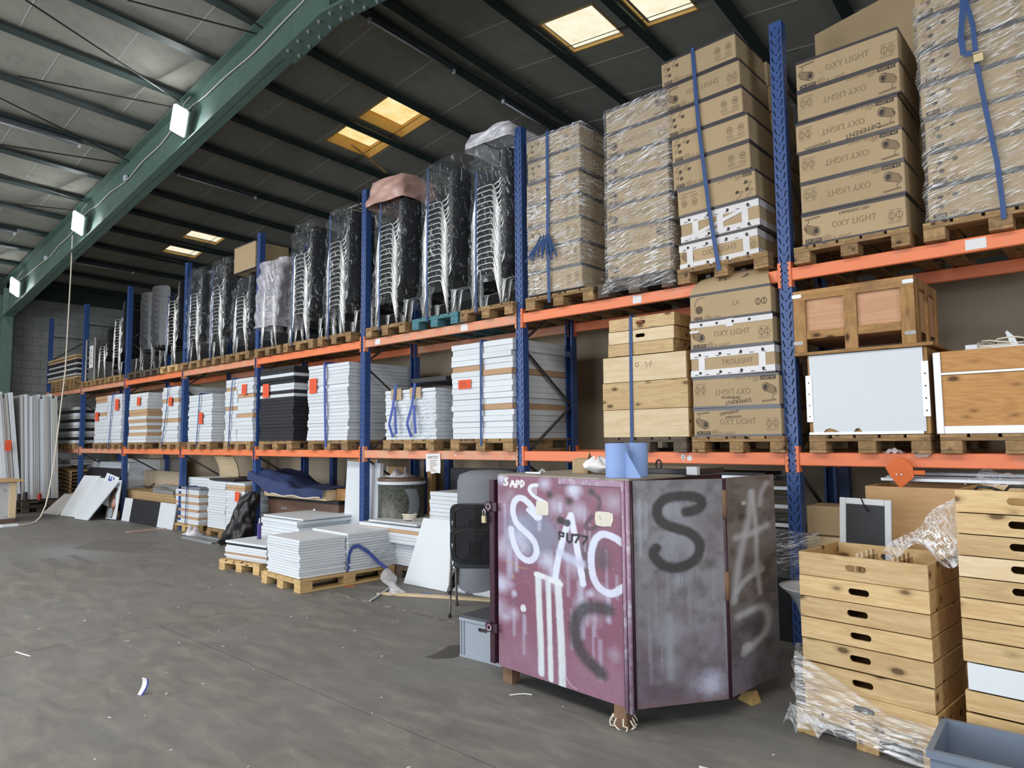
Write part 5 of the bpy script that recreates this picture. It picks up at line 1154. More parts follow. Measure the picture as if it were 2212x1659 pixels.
# third bay: chest, crate, navy tarpaulin, black bag
t = thing('flight_chest', 'brown laminate chest with black edges under the navy tarpaulin', 'chest', (-7.25, .15, 0))
obj('body', MB().box(-.95, .95, 0, .75, .02, .70, .006).mesh('body', 'brownchest'), t); obj('top_edge', MB().box(-.96, .96, -.01, .76, .70, .75, .004).mesh('top_edge', 'blkpl'), t)
obj('latch', MB().box(-.55, -.38, -.012, 0, .56, .585, .003).mesh('latch', 'galv'), t); obj('sticker', MB().lathe([(.035, 0), (.035, .002)], 12).mesh('sticker', 'paper'), t, (.35, -.0005, .58), (PI/2, 0, 0))
t = thing('pale_crate', 'pale wooden crate end under navy tarpaulin with a black number', 'crate', (-7.3, .05, .752))
obj('body', MB().box(-.85, .85, 0, .6, 0, .15, .003).mesh('body', 'pine_pale'), t); mm = MB(); put_text(mm, '85', .09, -.66, .08, -.0012); obj('print', mm.mesh('print', 'pen', recalc=False), t)
tag(obj('timber_beam', boxmesh(.55, .5, .16, 'batten_x', .003)), 'wooden beam end at the leaning white panel, third bay', 'beam').location = (-6.15, .20, .755)
def tarp(u, v):
    x = -8.47+2.07*u; ridge = 1.20-.36*u+.03*math.sin(5*u+.6)
    drop = (.20+.06*math.sin(4.2*u+.4)+.10*u)*max(0, 1-2.2*v)**1.3
    fold = .022*math.sin(15*v-5*u)+.016*math.sin(11*u+6*v)
    return (x, -.07+.75*v*v+.03*math.sin(6*u+2*v), max(ridge-drop+fold-.10*v, .915 if v > .2 else .80)+.012*math.sin(21*u+9*v))
m = MB(); m.grid(44, 22, tarp); t = tag(obj('tarpaulin', m.mesh('tarpaulin', 'navy', True)), 'navy blue tarpaulin thrown over crates in the third bay', 'tarpaulin')
obj('hem', MB().tube([Vector(tarp(i/40, 0.0))+Vector((0, -.008, 0)) for i in range(14, 41)], .008, 5).mesh('hem', 'cable'), t)
def bag(u, v):
    a = 2*PI*u; r = (.27-.10*v)*min(1, (v+.04)*7)**.5*min(1, (1.03-v)*6)**.5
    r *= 1+.16*math.sin(2*a+4*v+.5)+.10*math.sin(5*a-13*v)+.07*math.sin(9*a+17*v)+.06*math.sin(23*v+3*a)
    return (-8.36+1.0*r*math.cos(a)+.36*(v-.45)+.05*math.sin(6*v), -.27+r*.75*math.sin(a)+.16*v, .015+.80*v+.03*math.sin(7*a+9*v)*(1-v))
tag(obj('rubbish_bag', MB().grid(60, 44, bag).mesh('rubbish_bag', 'blkbag', True)), 'crumpled black plastic bag slumped at the fourth upright', 'bag')
for i, (x, w_, lb) in enumerate(((-7.1, .35, 'framed brown board standing on edge, fourth upright side'), (-6.75, .35, 'framed brown board standing on edge, middle of third bay'), (-6.15, .42, 'framed brown board standing on edge beside the white panel'))):
    t = thing('framed_board', lb, 'board', (x, .98+.03*i, 0)); hh = 1.3 if i < 2 else 1.2
    obj('board', MB().box(-w_/2, w_/2, 0, .02, 0, hh).mesh('board', 'mdf'), t)
    for s in (-1, 1): obj('edge', MB().box(s*w_/2-.015, s*w_/2+.015, -.004, .024, 0, hh).mesh('edge', 'wh'), t)
# fourth bay: two white floor piles
pallet(-10.8, -.05, 0, 'floor pallet under strapped striped pile in fourth bay', 'pal_new', parts=False, w_=.95)
pile('the striped floor pile in fourth bay', -11.28, -10.32, 0.0, 1.0, .135, .74, 14, lambda i, c: 'chip' if i in (2, 5, 8, 11) else 'wh')
tag(obj('grey_board', boxmesh(1.0, .8, .04, 'felt', .003)), 'grey felt-faced board on the striped floor pile', 'board').location = (-10.78, .0, .743)
pile('the small top pile on the striped floor pile', -11.12, -10.05, .15, .9, .79, .95, 3, ['wh'])
strap_line('dark blue strap down the striped floor pile', [(-10.75, .9, .79), (-10.75, -.03, .79), (-10.78, -.03, .12)], .03)
pallet(-9.45, -.02, 0, 'floor pallet under the plain white floor pile in fourth bay', 'pal', parts=False, w_=1.0)
pile('the plain white floor pile in fourth bay', -10.0, -8.72, .02, 1.0, .135, .92, 18, lambda i, c: 'chip' if i in (15, 16) and c else 'wh', split=-9.35)
red_label(-8.9, -.01, .70, .15, .16, 'plain white floor pile')
tag(obj('black_board', boxmesh(.9, .7, .03, 'blk', .002)), 'thin black board on the plain white floor pile', 'board').location = (-9.7, .1, .925)
m = MB(); m.grid(10, 12, lambda u, v: (-10.9+.75*u-.05*v, .55+.12*math.sin(PI*v)*.8, .70+.62*v)); m.grid(10, 12, lambda u, v: (-10.9+.75*u-.05*v, .565+.12*math.sin(PI*v)*.8, .70+.62*v))
tag(obj('bent_plywood', m.mesh('bent_plywood', 'pine_pale', True, False)), 'curved pale plywood sheet standing behind floor piles, fourth bay', 'board')
tag(obj('crumpled_bag', MB().grid(16, 10, lambda u, v: (-10.35+.35*u, -.28+.25*v, .01+.13*math.sin(PI*u)*math.sin(PI*v)*(1+.5*math.sin(13*u+8*v)))).mesh('crumpled_bag', 'milk', True)), 'crumpled plastic bag on the floor before the striped pile', 'bag')
t = thing('floor_grate', 'flat grey slatted grate lying on the floor by the white pile', 'grate', (-9.35, -.32, 0)); obj('frame', MB().box(-.55, .55, -.14, -.12, 0, .03).box(-.55, .55, .12, .14, 0, .03).mesh('frame', 'galv'), t)
for k in range(10): obj('slat', cached('gsl', lambda: MB().box(-.012, .012, -.12, .12, 0, .025).mesh('slat', 'galv')), t, (-.5+k*.11, 0, .002))
# fifth bay
pallet(-13.9, .05, 0, 'fresh floor pallet under the brown sheets in fifth bay', 'pal_new', parts=False, w_=1.0); pallet(-12.6, .05, 0, 'second floor pallet under the brown sheets, fifth upright side', 'pal', parts=False, w_=1.0)
pile('the brown sheet pile in fifth bay', -14.4, -11.6, .12, 1.1, .135, .60, 9, ['sheet'], jx=.03)
pile('the white crate row behind the brown sheets', -16.0, -13.98, .75, 1.2, .62, 1.22, 1, ['wh_side'], split=-14.9)
tag(obj('beige_board', MB().box(-14.6, -12.6, .66, .69, .62, .98, .02).mesh('beige_board', 'beige')), 'long beige panel standing on edge behind the brown sheets', 'panel')
tag(obj('tube_bundle', MB().tube([(-13.4, .5, .66), (-12.9, .45, .70), (-12.2, .4, .68)], .04, 8).tube([(-13.2, .35, .64), (-12.3, .3, .64)], .03, 8).box(-12.6, -11.7, .1, .4, .60, .66, .004).mesh('tube_bundle', 'galv')), 'grey metal tubes and a white profile lying on brown sheets', 'tube')
t = thing('black_white_board', 'white board with a broad black centre leaning at the fifth upright', 'board', (-12.4, -.10, .002), rot=(-.14, 0, 0))
for (a, b_, mt) in ((-1.25, -.83, 'wh'), (-.83, .55, 'blk'), (.55, 1.25, 'wh')): obj('panel', MB().box(a, b_, 0, .02, 0, .46).mesh('panel', mt), t)
tag(obj('thin_strip', MB().box(-11.5, -11.4, -.75, -.05, .002, .014).mesh('thin_strip', 'pink')), 'thin pale pinkish strip lying on the floor, fifth bay', 'strip')
# sixth bay: leaning boards
pile('the white floor pile behind the leaning boards', -17.9, -14.9, .45, 1.1, .2, 1.14, 7, ['wh'], split=-16.6)
red_label(-15.2, .43, 1.0, .22, .25, 'white floor pile behind leaning boards')
leaning('black_board', 'black board leaning behind the white ones at the sixth upright', (-17.4, -.08), (2.3, .0), 1.0, (.35, .42), 'blk', .025)
leaning('white_board', 'short grey-white board leaning lowest, wall side', (-16.55, -.75), (.75, .1), .42, (.1, .4), 'wh_side')
o = leaning('white_board', 'white board with violet marks, middle of the leaning row', (-15.75, -.62), (.72, .10), .86, (.12, .42), 'wh')
leaning('white_board', 'plain white board partly behind the lettered one', (-15.1, -.52), (.60, .10), .82, (.1, .40), 'wh')
o2 = leaning('white_board', 'white board with blue capital letters, end of the leaning row', (-14.75, -.62), (.62, .06), .78, (.42, .42), 'wh')
t = tag(obj('lettering_board', MB().box(-.20, .20, 0, .012, 0, .62).mesh('lettering_board', 'wh')), 'narrow white board with upright blue letters beside sixth upright', 'board'); t.location = (-14.25, -.28, .32); t.rotation_euler = (-.2, .25, .3)
mm = MB(); put_text(mm, 'ATE', .24, 0, .38, -.0015, PI/2, .006); obj('print', mm.mesh('print', 'bluepr', recalc=False), t)
t = tag(obj('poster_board', MB().box(-.2, .2, 0, .015, 0, .8).mesh('poster_board', 'wh')), 'panel printed with abstract brown and pink shapes at sixth upright', 'panel'); t.location = (-13.9, -.22, .02); t.rotation_euler = (-.12, 0, .15)
mm = MB(); mm.m = 0; mm.quad(*[(x, -.002, z) for x, z in ((-.19, .02), (.05, .02), (.12, .25), (.05, .5), (.12, .62), (-.1, .66), (-.19, .4))]); mm.m = 1; disc2(mm, .02, .33, .09, -.003, 14, .8); mm.m = 2; disc2(mm, -.06, .12, .11, -.003, 12, .9); mm.m = 3; disc2(mm, .03, .28, .02, -.004)
obj('print', mm.mesh('print', ['brownchest', 'pink', 'greybin', 'redlabel'], recalc=False), t)
# end bay: bent brown sheets
for i in range(6):
    m = MB(); zz = .42+i*.085
    m.grid(14, 4, lambda u, v: (-19.2+2.1*u, -.05+.9*v, zz+.10*math.sin(PI*u)*(.4+.12*i)+.0)); m.grid(14, 4, lambda u, v: (-19.2+2.1*u, -.05+.9*v, zz+.06+.10*math.sin(PI*u)*(.4+.12*i))); 
    m.grid(14, 1, lambda u, v: (-19.2+2.1*u, -.05, zz+.06*v+.10*math.sin(PI*u)*(.4+.12*i)))
    tag(obj('bent_board', m.mesh('bent_board', 'sheet', False, False)), 'bowed brown board, %s from bottom of the end-bay floor pile' % ORD[i], 'board', 'bowed boards in the end bay')
tag(obj('carton', boxmesh(2.0, .9, .40, 'card', .006)), 'brown carton under the bowed boards, end bay', 'box').location = (-18.1, -.05, .01)
for i in range(3): tag(obj('crumpled_sheet', boxmesh(1.5-.2*i, .6, .03, 'wh_side', .003)), 'pale sheet lying on the bowed boards, %s from bottom' % ORD[i], 'sheet', 'pale sheets on the bowed boards').location = (-18.0+.1*i, -.04, 1.07+i*.045)
# white boards standing upright on low pallets before the wall
for k, (x, y, z) in enumerate(((-17.45, -1.05, 0), (-17.45, -1.05, .145))): pallet(x, y, z, 'dark pallet by the block wall, %s' % ['on the floor', 'second layer carrying upright white boards'][k], 'pal_dark', PI/2*0, parts=False, w_=.9)
pallet(-17.5, -1.8, 0, 'dark pallet on the floor beside the white counter', 'pal_dark', parts=False, w_=.9)
r5 = random.Random(12); y = -1.75
for i in range(24):
    th = r5.choice([.02, .035, .05, .06]); h = 2.45+r5.uniform(-.12, .03)
    o = tag(obj('upright_board', MB().box(-1.2, 0, 0, th, 0, h, .002).mesh('upright_board', 'wh' if r5.random() < .7 else 'wh_side')), 'tall white board standing on edge by the block wall, %s from green column' % ORD[i], 'board', 'white boards standing by the block wall')
    o.location = (-17.1+r5.uniform(-.04, .04), y+.26, .30); o.rotation_euler = (.105 if i < 8 else .045, 0, 0); y += th+.006+(.012 if i % 5 == 0 else 0)
    if i == 5: red_label(-17.08+.06, -1.36, 1.55, .12, .24, 'upright white boards'); D.objects['red_label.%03d' % (len([q for q in D.objects if q.name.startswith('red_label')])-1)].rotation_euler = (0, 0, PI/2)
for i, (y, r_, h, mt) in enumerate(((-1.12, .035, .16, 'inkd'), (-1.0, .045, .19, 'inkd'), (-.72, .04, .14, 'red'))):
    tag(obj('tin_can', MB().lathe([(r_, 0), (r_, h), (r_*.9, h+.005)], 14).mesh('tin_can', mt)), ['small dark pot', 'dark tapered pot', 'red and white tin'][i] + ' standing before the upright white boards', 'can').location = (-16.98, y, .292)
# old white counter at the picture's edge and a cable with socket on the floor
t = thing('workbench', 'battered white counter with a wooden top at the far end', 'counter', (-15.55, -1.95, 0))
obj('body', MB().box(-.5, .5, -.4, .35, .08, .82, .005).mesh('body', plain('scuffed_white', S(186, 188, 190), .6, 0, .06, 4, .05, second=S(140, 138, 134), thr=(.55, .65))), t)
obj('worktop', MB().box(-.55, .62, -.45, .45, .82, .86, .004).mesh('worktop', 'mdf'), t); obj('side_board', MB().box(.5, .52, .22, .34, .1, .80, .002).mesh('side_board', 'pine_pale'), t); obj('plinth', MB().box(-.5, .5, -.38, .33, 0, .08).mesh('plinth', 'brownchest'), t)
cbl = [(-14.6,-.93,6.0),(-14.6,-.93,5.08),(-14.6,-.955,3.11),(-14.6,-1.06,1.6),(-14.6,-1.10,1.05),(-14.6,-1.16,.58),(-14.55,-1.22,.32),(-14.5,-1.31,.12),(-14.42,-1.42,.03),(-14.3,-1.56,.012),(-14.2,-1.75,.012)]
t = thing('extension_cable', 'pale cable hanging from the roof frame to a socket on the floor', 'cable', (-14.2, -1.75, 0))
obj('cord', MB().tube([Vector(p)-Vector((-14.2,-1.75,0)) for p in cbl], .014, 6).mesh('cord', 'cable', True), t); obj('socket', MB().box(-.06, .06, -.28, 0, 0, .05, .008).mesh('socket', 'wh'), t)

# ------------------------------------------------------------------ floor piles in front of the racking
aP = math.atan2(-.04, .88)
def ploc(x, y, a, px, py): return (px+x*math.cos(a)-y*math.sin(a), py+x*math.sin(a)+y*math.cos(a))
pallet(-5.02, -1.45, 0, 'pallet under the large white board pile on open floor', 'pal_new', aP, w_=.88)
pile('the large floor pile, near half', -5.38, -4.66, -1.42, -.86, .135, .535, 14, ['wh'], rz=aP, center=(-5.02, -1.45), jy=.008)
pile('the large floor pile, far half', -5.40, -4.63, -.845, -.05, .135, .555, 14, ['wh'], rz=aP, center=(-5.02, -1.45), jy=.008)
pallet(-5.02, -.24, 0, 'pallet at the rear end of the large white board pile', 'pal', aP, w_=.9, parts=False)
film_wrap('loose clear film at the rear end of the large floor pile', [(.12, -5.0, -4.60, -.62, -.02), (.3, -5.0, -4.59, -.6, -.01), (.5, -5.0, -4.60, -.5, -.01)], 'film', .015, 81, 30, 16)
strap_line('blue strap standing in a loop on the large floor pile', [(-4.60, -.86, .14), (-4.595, -.86, .32), (-4.59, -.82, .40), (-4.585, -.74, .41), (-4.57, -.62, .33), (-4.53, -.50, .2), (-4.47, -.42, .12)], .04, mat='strap2', normal=(1, 0, 0))
m = MB(); m.grid(20, 6, lambda u, v: (-4.46+.72*u, -.44-.42*u+.16*(v-.5)*(1+.4*math.sin(8*u)), .012+.05*math.sin(PI*v)*(.6+.5*math.sin(9*u+2))+.07*(1-u)**2))
tag(obj('stretch_film', m.mesh('stretch_film', 'milk', True)), 'torn clear film trailing on the floor from the large pile', 'film')
pallet(-6.25, -1.30, 0, 'fresh pallet under the lower white pile behind the large one', 'pal_new', math.atan2(.11, .79))
pile('the lower floor pile with black layer', -6.62, -5.75, -1.25, -.35, .135, .355, 8, lambda i, c: 'blk' if i == 6 else ('chip' if i == 2 else 'wh'), rz=.1, center=(-6.25, -1.3))
tag(obj('glue_cartridge', MB().lathe([(.025, 0), (.025, .19), (.022, .195)], 14).mesh('glue_cartridge', 'purple')), 'purple glue cartridge standing on the lower floor pile', 'cartridge').location = (-6.36, -.98, .356)
obj('nozzle', MB().lathe([(.010, .195), (.006, .26)], 8).mesh('nozzle', 'wh'), D.objects['glue_cartridge'])
pallet(-6.6, -.62, 0, 'pallet hidden below the middle floor pile', 'pal', parts=False, w_=.9)
pile('the middle floor pile', -7.02, -6.05, -.62, .35, .135, .56, 10, ['wh'], jx=.03, jy=.02, rz=-.03, center=(-6.5, -.6))
tag(obj('white_board', boxmesh(1.0, .85, .022, 'wh', .002)), 'white board skewed on top of the middle floor pile', 'board').location = (-6.5, -.58, .567); D.objects['white_board'].rotation_euler = (0, 0, -.0)
# litter on the floor
r6 = random.Random(31)
def litter(name, label, cat, poly, mat, z=.002): return tag(obj(name, MB().prism(poly, .0015, 'z', z).mesh(name, mat)), label, cat)
m = MB(); m.grid(5, 8, lambda u, v: (-2.77+(.045*(u-.3))*(.55+.45*v), -3.70+.03*math.sin(2.2*v)+.012*u*u, .002+.10*v)); m.m = 1; m.grid(2, 8, lambda u, v: (-2.77+(.045*.7)*(.55+.45*v)+.008*u, -3.70+.03*math.sin(2.2*v)+.012+.006*u, .002+.10*v-.004*u))
tag(obj('paper_scrap', m.mesh('paper_scrap', ['paper', 'bluepr'], True, False)), 'curled white and blue paper scrap standing alone on open floor', 'paper')
litter('paper_strip', 'white paper strip on the floor joint', 'paper', [(-4.46,-3.955),(-4.24,-3.915),(-4.24,-3.93),(-4.46,-3.972)], 'paper')
litter('paper_scrap', 'white folded paper before the film-wrapped tray stack', 'paper', [(.93,-1.93),(1.02,-1.90),(1.05,-1.97),(.98,-1.99)], 'paper', .004)
litter('paper_scrap', 'small white paper square in front of the sprayed cabinet', 'paper', [(.33,-2.28),(.40,-2.27),(.41,-2.32),(.36,-2.34)], 'paper')
litter('tape_scrap', 'blue tape scrap on the floor by the leaning board', 'scrap', [(-3.62,-.62),(-3.5,-.6),(-3.48,-.68),(-3.58,-.70)], 'bluepr')
litter('orange_scrap', 'orange plastic scrap near the large floor pile', 'scrap', [(-4.55,-.92),(-4.45,-.86),(-4.43,-.90),(-4.53,-.96)], 'orange2')
tag(obj('metal_rod', MB().tube([(-4.05, -.72, .012), (-3.72, -1.22, .012)], .012, 8).mesh('metal_rod', 'galv')), 'short metal rod on the floor beside the trailing film', 'rod')
tag(obj('cable_tie', MB().tube([(-.985,-2.19,.005),(-.955,-2.155,.008),(-.925,-2.12,.008),(-.885,-2.095,.005)], .0035, 5).mesh('cable_tie', 'paper')), 'white cable tie on the floor under the sprayed cabinet', 'cable tie')
m = MB()
for k in range(55):
    x = r6.uniform(-6.5, .6); y = r6.uniform(-4.3, -1.3)
    if y > -1.6 and x > -2: continue
    a = r6.uniform(0, PI); l = r6.uniform(.003, .012)*(1.8 if k % 9 == 0 else 1); w_ = r6.uniform(.003, .008)
    m.box(-l, l, -w_/2, w_/2, .001, .004, T=Matrix.Translation((x, y, 0)) @ Matrix.Rotation(a, 4, 'Z'))
tag(obj('litter', m.mesh('litter', 'paper')), 'tiny pale paper crumbs scattered over the concrete floor', 'litter', kind='stuff')
# grey euro box beside the cabinet
t = thing('plastic_box', 'grey plastic stacking box with a dark lid beside the sprayed cabinet', 'box', (-1.60, -1.82, 0), math.atan2(-.04, .36)*0+.04)
o = obj('body', holed_panel(.40, .275, .012, .02, .215, .045, .014, 'greybin', 'body'), t)
obj('side_panel', MB().box(-.2, -.188, .012, .58, 0, .275).box(.188, .2, .012, .58, 0, .275).box(-.188, .188, .568, .58, 0, .275).box(-.188, .188, .012, .568, 0, .01).mesh('side_panel', 'greybin'), t)
for lx in (-.193, -.165, .165, .193): obj('rib', MB().box(lx-.005, lx+.005, -.008, .0, .01, .265).mesh('rib', 'greybin'), t)
obj('rim', MB().box(-.205, .205, -.010, .0, .258, .28).box(-.205, .205, -.008, 0, 0, .014).box(-.207, -.2, 0, .585, .258, .28).mesh('rim', 'greybin'), t)
obj('handle_back', MB().box(-.05, .09, .013, .02, .19, .24).mesh('handle_back', 'inkd'), t)
obj('lid', MB().box(-.205, .205, -.008, .588, .28, .296, .004).mesh('lid', 'greybin_d'), t); obj('label', MB().box(.12, .175, -.0025, -.0005, .03, .10).mesh('label', 'inkd'), t)

# ------------------------------------------------------------------ the spray-painted steel cabinet
A_, B_, C_, D_ = Vector((-1.175, -2.082)), Vector((-.115, -2.162)), Vector((.21, -1.672)), Vector((.268, -1.067))
Z0, Z1 = .12, 1.345
cab = thing('steel_cabinet', 'plum and grey steel site cabinet covered in spray-painted letters', 'cabinet', (A_.x, A_.y, 0))
AO = Vector((A_.x, A_.y, 0))
# paint: colours worked out per point of a fine sheet; strokes are given in picture-like sheet units
def seg_d(P, pts):
    best = np.full(len(P), 1e9)
    pts = np.array(pts, float)
    for a, b_ in zip(pts[:-1], pts[1:]):
        d = b_-a; t_ = np.clip(((P-a) @ d)/max(d @ d, 1e-9), 0, 1); best = np.minimum(best, np.linalg.norm(P-(a+t_[:, None]*d), axis=1))
    return best
def smooth(pts, k=3):
    pts = [np.array(p, float) for p in pts]
    for _ in range(k):
        o = [pts[0]]
        for a, b_ in zip(pts[:-1], pts[1:]): o += [a*.75+b_*.25, a*.25+b_*.75]
        o.append(pts[-1]); pts = o
    return pts
def vnoise(P, sc, seed):
    g = np.random.default_rng(seed).random((64, 64)); q = P/sc; i = np.floor(q).astype(int); f = q-i; f = f*f*(3-2*f)
    a = g[i[:, 1] % 64, i[:, 0] % 64]; b_ = g[i[:, 1] % 64, (i[:, 0]+1) % 64]; c = g[(i[:, 1]+1) % 64, i[:, 0] % 64]; d = g[(i[:, 1]+1) % 64, (i[:, 0]+1) % 64]
    return (a*(1-f[:, 0])+b_*f[:, 0])*(1-f[:, 1])+(c*(1-f[:, 0])+d*f[:, 0])*f[:, 1]
def fbm(P, sc, seed): return sum(vnoise(P, sc/2**k, seed+k)*.5**k for k in range(4))/1.875
class Paint:
    """surface colours of one steel sheet, in units u (across) and v (down)"""
    def __init__(s, P, base): s.P = P; s.c = np.tile(np.array(base, float), (len(P), 1))
    def mix(s, m, col): m = np.clip(m, 0, 1)[:, None]; s.c = s.c*(1-m)+np.array(S(*col))*m
    def line(s, pts, r, col, soft=.25, op=1.0, k=3):
        d = seg_d(s.P, smooth(pts, k)) + (fbm(s.P, 18, 5)-.5)*r*.25
        s.mix(op*np.clip((r*(1+soft)-d)/(2*r*soft+1e-6), 0, 1), col)
    def spot(s, x, y, r, col, op=1.0, soft=.5, sx=1.0):
        d = np.hypot((s.P[:, 0]-x)/sx, s.P[:, 1]-y) + (fbm(s.P, 22, 9)-.5)*r*.5
        s.mix(op*np.clip((r*(1+soft)-d)/(2*r*soft+1e-6), 0, 1), col)
    def speck(s, n, col, op, seed): s.mix(op*(np.random.default_rng(seed).random(len(s.P)) < n), col)
    def drip(s, x, y0, y1, r, col, op=.5): s.line([(x, y0), (x, y1)], r, col, .6, op, 0)
def paint_sheet(name, p0, p1, u0, u1, v0, v1, fn, nx, ny, parent, base):
    """sheet from p0 to p1 in plan; u0..u1 and v0 (top)..v1 (bottom) are its paint units"""
    U_, V_ = np.meshgrid(np.linspace(0, 1, nx+1), np.linspace(0, 1, ny+1))
    U_, V_ = U_.ravel(), V_.ravel()
    P = np.stack([u0+(u1-u0)*U_, v0+(v1-v0)*V_], 1); pt = Paint(P, S(*base)); fn(pt)
    d = (p1-p0); nrm = Vector((d.y, -d.x)).normalized()
    X = p0.x+d.x*U_-AO.x; Y = p0.y+d.y*U_-AO.y; Zc = Z1+(Z0-Z1)*V_
    me = D.meshes.new(name); vs_ = np.stack([X, Y, Zc], 1)
    i = np.arange(nx*ny); r_, c_ = i//nx, i % nx; a = r_*(nx+1)+c_
    fs = np.stack([a, a+nx+1, a+nx+2, a+1], 1)
    me.vertices.add(len(vs_)); me.vertices.foreach_set('co', vs_.ravel())
    me.loops.add(fs.size); me.loops.foreach_set('vertex_index', fs.ravel()); me.polygons.add(len(fs)); me.polygons.foreach_set('loop_start', np.arange(0, fs.size, 4)); me.polygons.foreach_set('loop_total', np.full(len(fs), 4))
    me.update(calc_edges=True); at_ = me.attributes.new('paint', 'FLOAT_COLOR', 'POINT')
    at_.data.foreach_set('color', np.concatenate([np.clip(pt.c, 0, 1), np.ones((len(P), 1))], 1).ravel().astype(np.float32))
    me.materials.append(MAT['graf']); return obj(name, me, parent)
WHT = (206, 212, 232); GRY = (122, 124, 146); BLK = (48, 46, 50); PLM = (124, 79, 100)
def face_front(p):
    n = fbm(p.P, 150, 21); p.mix((n-.35)*1.2, (134, 90, 108)); p.mix(np.clip((p.P[:, 1]-1150)/400, 0, .55)*(.6+n*.6), (146, 114, 134))
    p.spot(560, 600, 150, GRY, .95, .25, 1.15); p.spot(430, 560, 110, (140, 148, 176), .6, .5); p.spot(800, 640, 90, GRY, .6, .5); p.spot(950, 640, 80, (96, 84, 96), .7, .6, .8)
    for x, y, r, o in ((320, 240, 35, .8), (835, 290, 40, .9), (315, 960, 50, .8), (660, 760, 50, .8), (410, 1010, 18, .7), (640, 260, 35, .6), (860, 420, 50, .5), (720, 400, 50, .5), (330, 720, 60, .5), (930, 910, 20, .7), (300, 1120, 50, .4), (450, 640, 60, .5)): p.spot(x, y, r, (196, 202, 226), o, .7)
    for x, a, b_, r in ((380, 600, 900, 22), (430, 700, 850, 14), (870, 860, 1180, 20), (1035, 880, 1050, 14), (745, 380, 430, 9), (600, 380, 560, 12), (690, 800, 870, 20)): p.drip(x, a, b_, r, (184, 190, 216), .55)
    rs = np.random.default_rng(77)
    for k in range(26):
        x = (300+120*rs.random()) if k < 12 else (330+760*rs.random()); y = 260+1150*rs.random()
        p.spot(x, y, 14+40*rs.random(), (190, 192, 214) if k % 3 else (104, 96, 112), .28+.25*rs.random(), .9, .7+.5*rs.random())
    for k in range(16): x = 310+790*rs.random(); y = 350+900*rs.random(); p.drip(x, y, y+80+200*rs.random(), 4+9*rs.random(), (182, 184, 208), .35)
    # black letter C and the loose loops, under the white
    p.line([(1030, 985), (960, 985), (880, 1010), (840, 1080), (825, 1160), (850, 1260), (920, 1330), (985, 1365)], 40, (58, 56, 60), .45, .92)
    p.line([(950, 300), (1000, 330), (985, 420), (1000, 480), (950, 520), (890, 520), (950, 440)], 13, (78, 62, 74), .3, .85); p.line([(880, 700), (930, 720), (890, 800)], 34, (66, 60, 66), .5, .7); p.spot(1010, 700, 60, (84, 72, 82), .8, .6, .8)
    for x, y, r in ((675, 330, 22), (805, 360, 24), (945, 290, 18)): p.spot(x, y, r, BLK, .9, .6)
    # white S A C, the three bars, the small loop
    p.line([(600, 480), (560, 430), (500, 370), (450, 360), (410, 400), (405, 480), (440, 550), (520, 600), (570, 650), (582, 710), (560, 760), (515, 780), (460, 760), (420, 700), (400, 640), (392, 580)], 21, WHT, .14, .95)
    p.line([(580, 490), (620, 450), (628, 400)], 15, WHT, .12); p.line([(520, 440), (580, 490)], 14, WHT, .15)
    p.line([(640, 380), (560, 345), (525, 305), (545, 275), (585, 272)], 12, WHT, .15); 
    for x in (552, 566, 580): p.drip(x, 290, 330, 3, WHT, .9)
    p.line([(705, 860), (720, 760), (755, 620), (800, 480), (815, 450)], 20, WHT, .2); p.line([(815, 450), (835, 560), (860, 700), (885, 860)], 20, WHT, .2); p.line([(740, 690), (800, 720), (880, 740)], 24, (184, 190, 216), .5, .8)
    p.line([(1120, 580), (1060, 545), (1000, 540), (955, 590), (935, 680), (940, 780), (965, 850), (1010, 885), (1065, 890), (1120, 840)], 21, WHT, .18, .92)
    p.line([(575, 855), (650, 865), (740, 890)], 17, (214, 218, 226), .15, 1, 1)
    for pts, r in (([(588, 860), (590, 1000), (600, 1250), (602, 1480)], 21), ([(655, 880), (660, 1050), (664, 1300), (668, 1500)], 17), ([(722, 880), (730, 1050), (742, 1300), (742, 1520)], 23)): p.line(pts, r, (206, 214, 222), .25, .9, 1)
    for pts in ([(365, 235), (345, 245), (355, 258), (370, 268), (358, 285), (338, 278)], [(390, 290), (400, 262), (407, 248), (414, 268), (422, 292)], [(396, 275), (420, 275)], [(436, 292), (434, 248), (456, 252), (455, 272), (438, 272)], [(470, 290), (468, 242), (492, 256), (492, 272), (470, 290)]): p.line(pts, 7, (214, 214, 214), .2, 1, 2 if len(pts) > 3 else 0)
    for pts in ([(738, 606), (736, 562), (765, 566), (764, 586), (738, 586)], [(788, 566), (787, 606), (800, 620), (820, 608), (822, 566)], [(832, 568), (868, 566), (842, 614)], [(884, 570), (916, 572), (890, 618)]): p.line(pts, 7, (30, 26, 30), .12, 1, 0)
    for x, y in ((745, 485), (790, 500)): p.spot(x, y, 24, (40, 36, 38), .95, .2)
    p.spot(478, 1095, 24, (214, 216, 226), 1, .1, .85); p.line([(350, 800), (400, 800), (430, 830), (470, 830), (510, 830)], 3, (176, 150, 84), .5, .7); p.line([(395, 890), (415, 900), (405, 910)], 4, (176, 150, 84), .4, .7)
    p.line([(975, 1560), (1030, 1570), (1090, 1620)], 3, (214, 206, 216), .3, .8); p.line([(770, 1460), (800, 1500), (835, 1505)], 2.5, (206, 196, 206), .3, .7)
    e = np.clip((p.P[:, 1]-1590)/60, 0, 1)*fbm(p.P, 30, 31); p.mix(e*1.3, (120, 78, 72)); p.speck(.004, (190, 180, 196), .6, 3); p.speck(.003, (70, 50, 60), .6, 4)
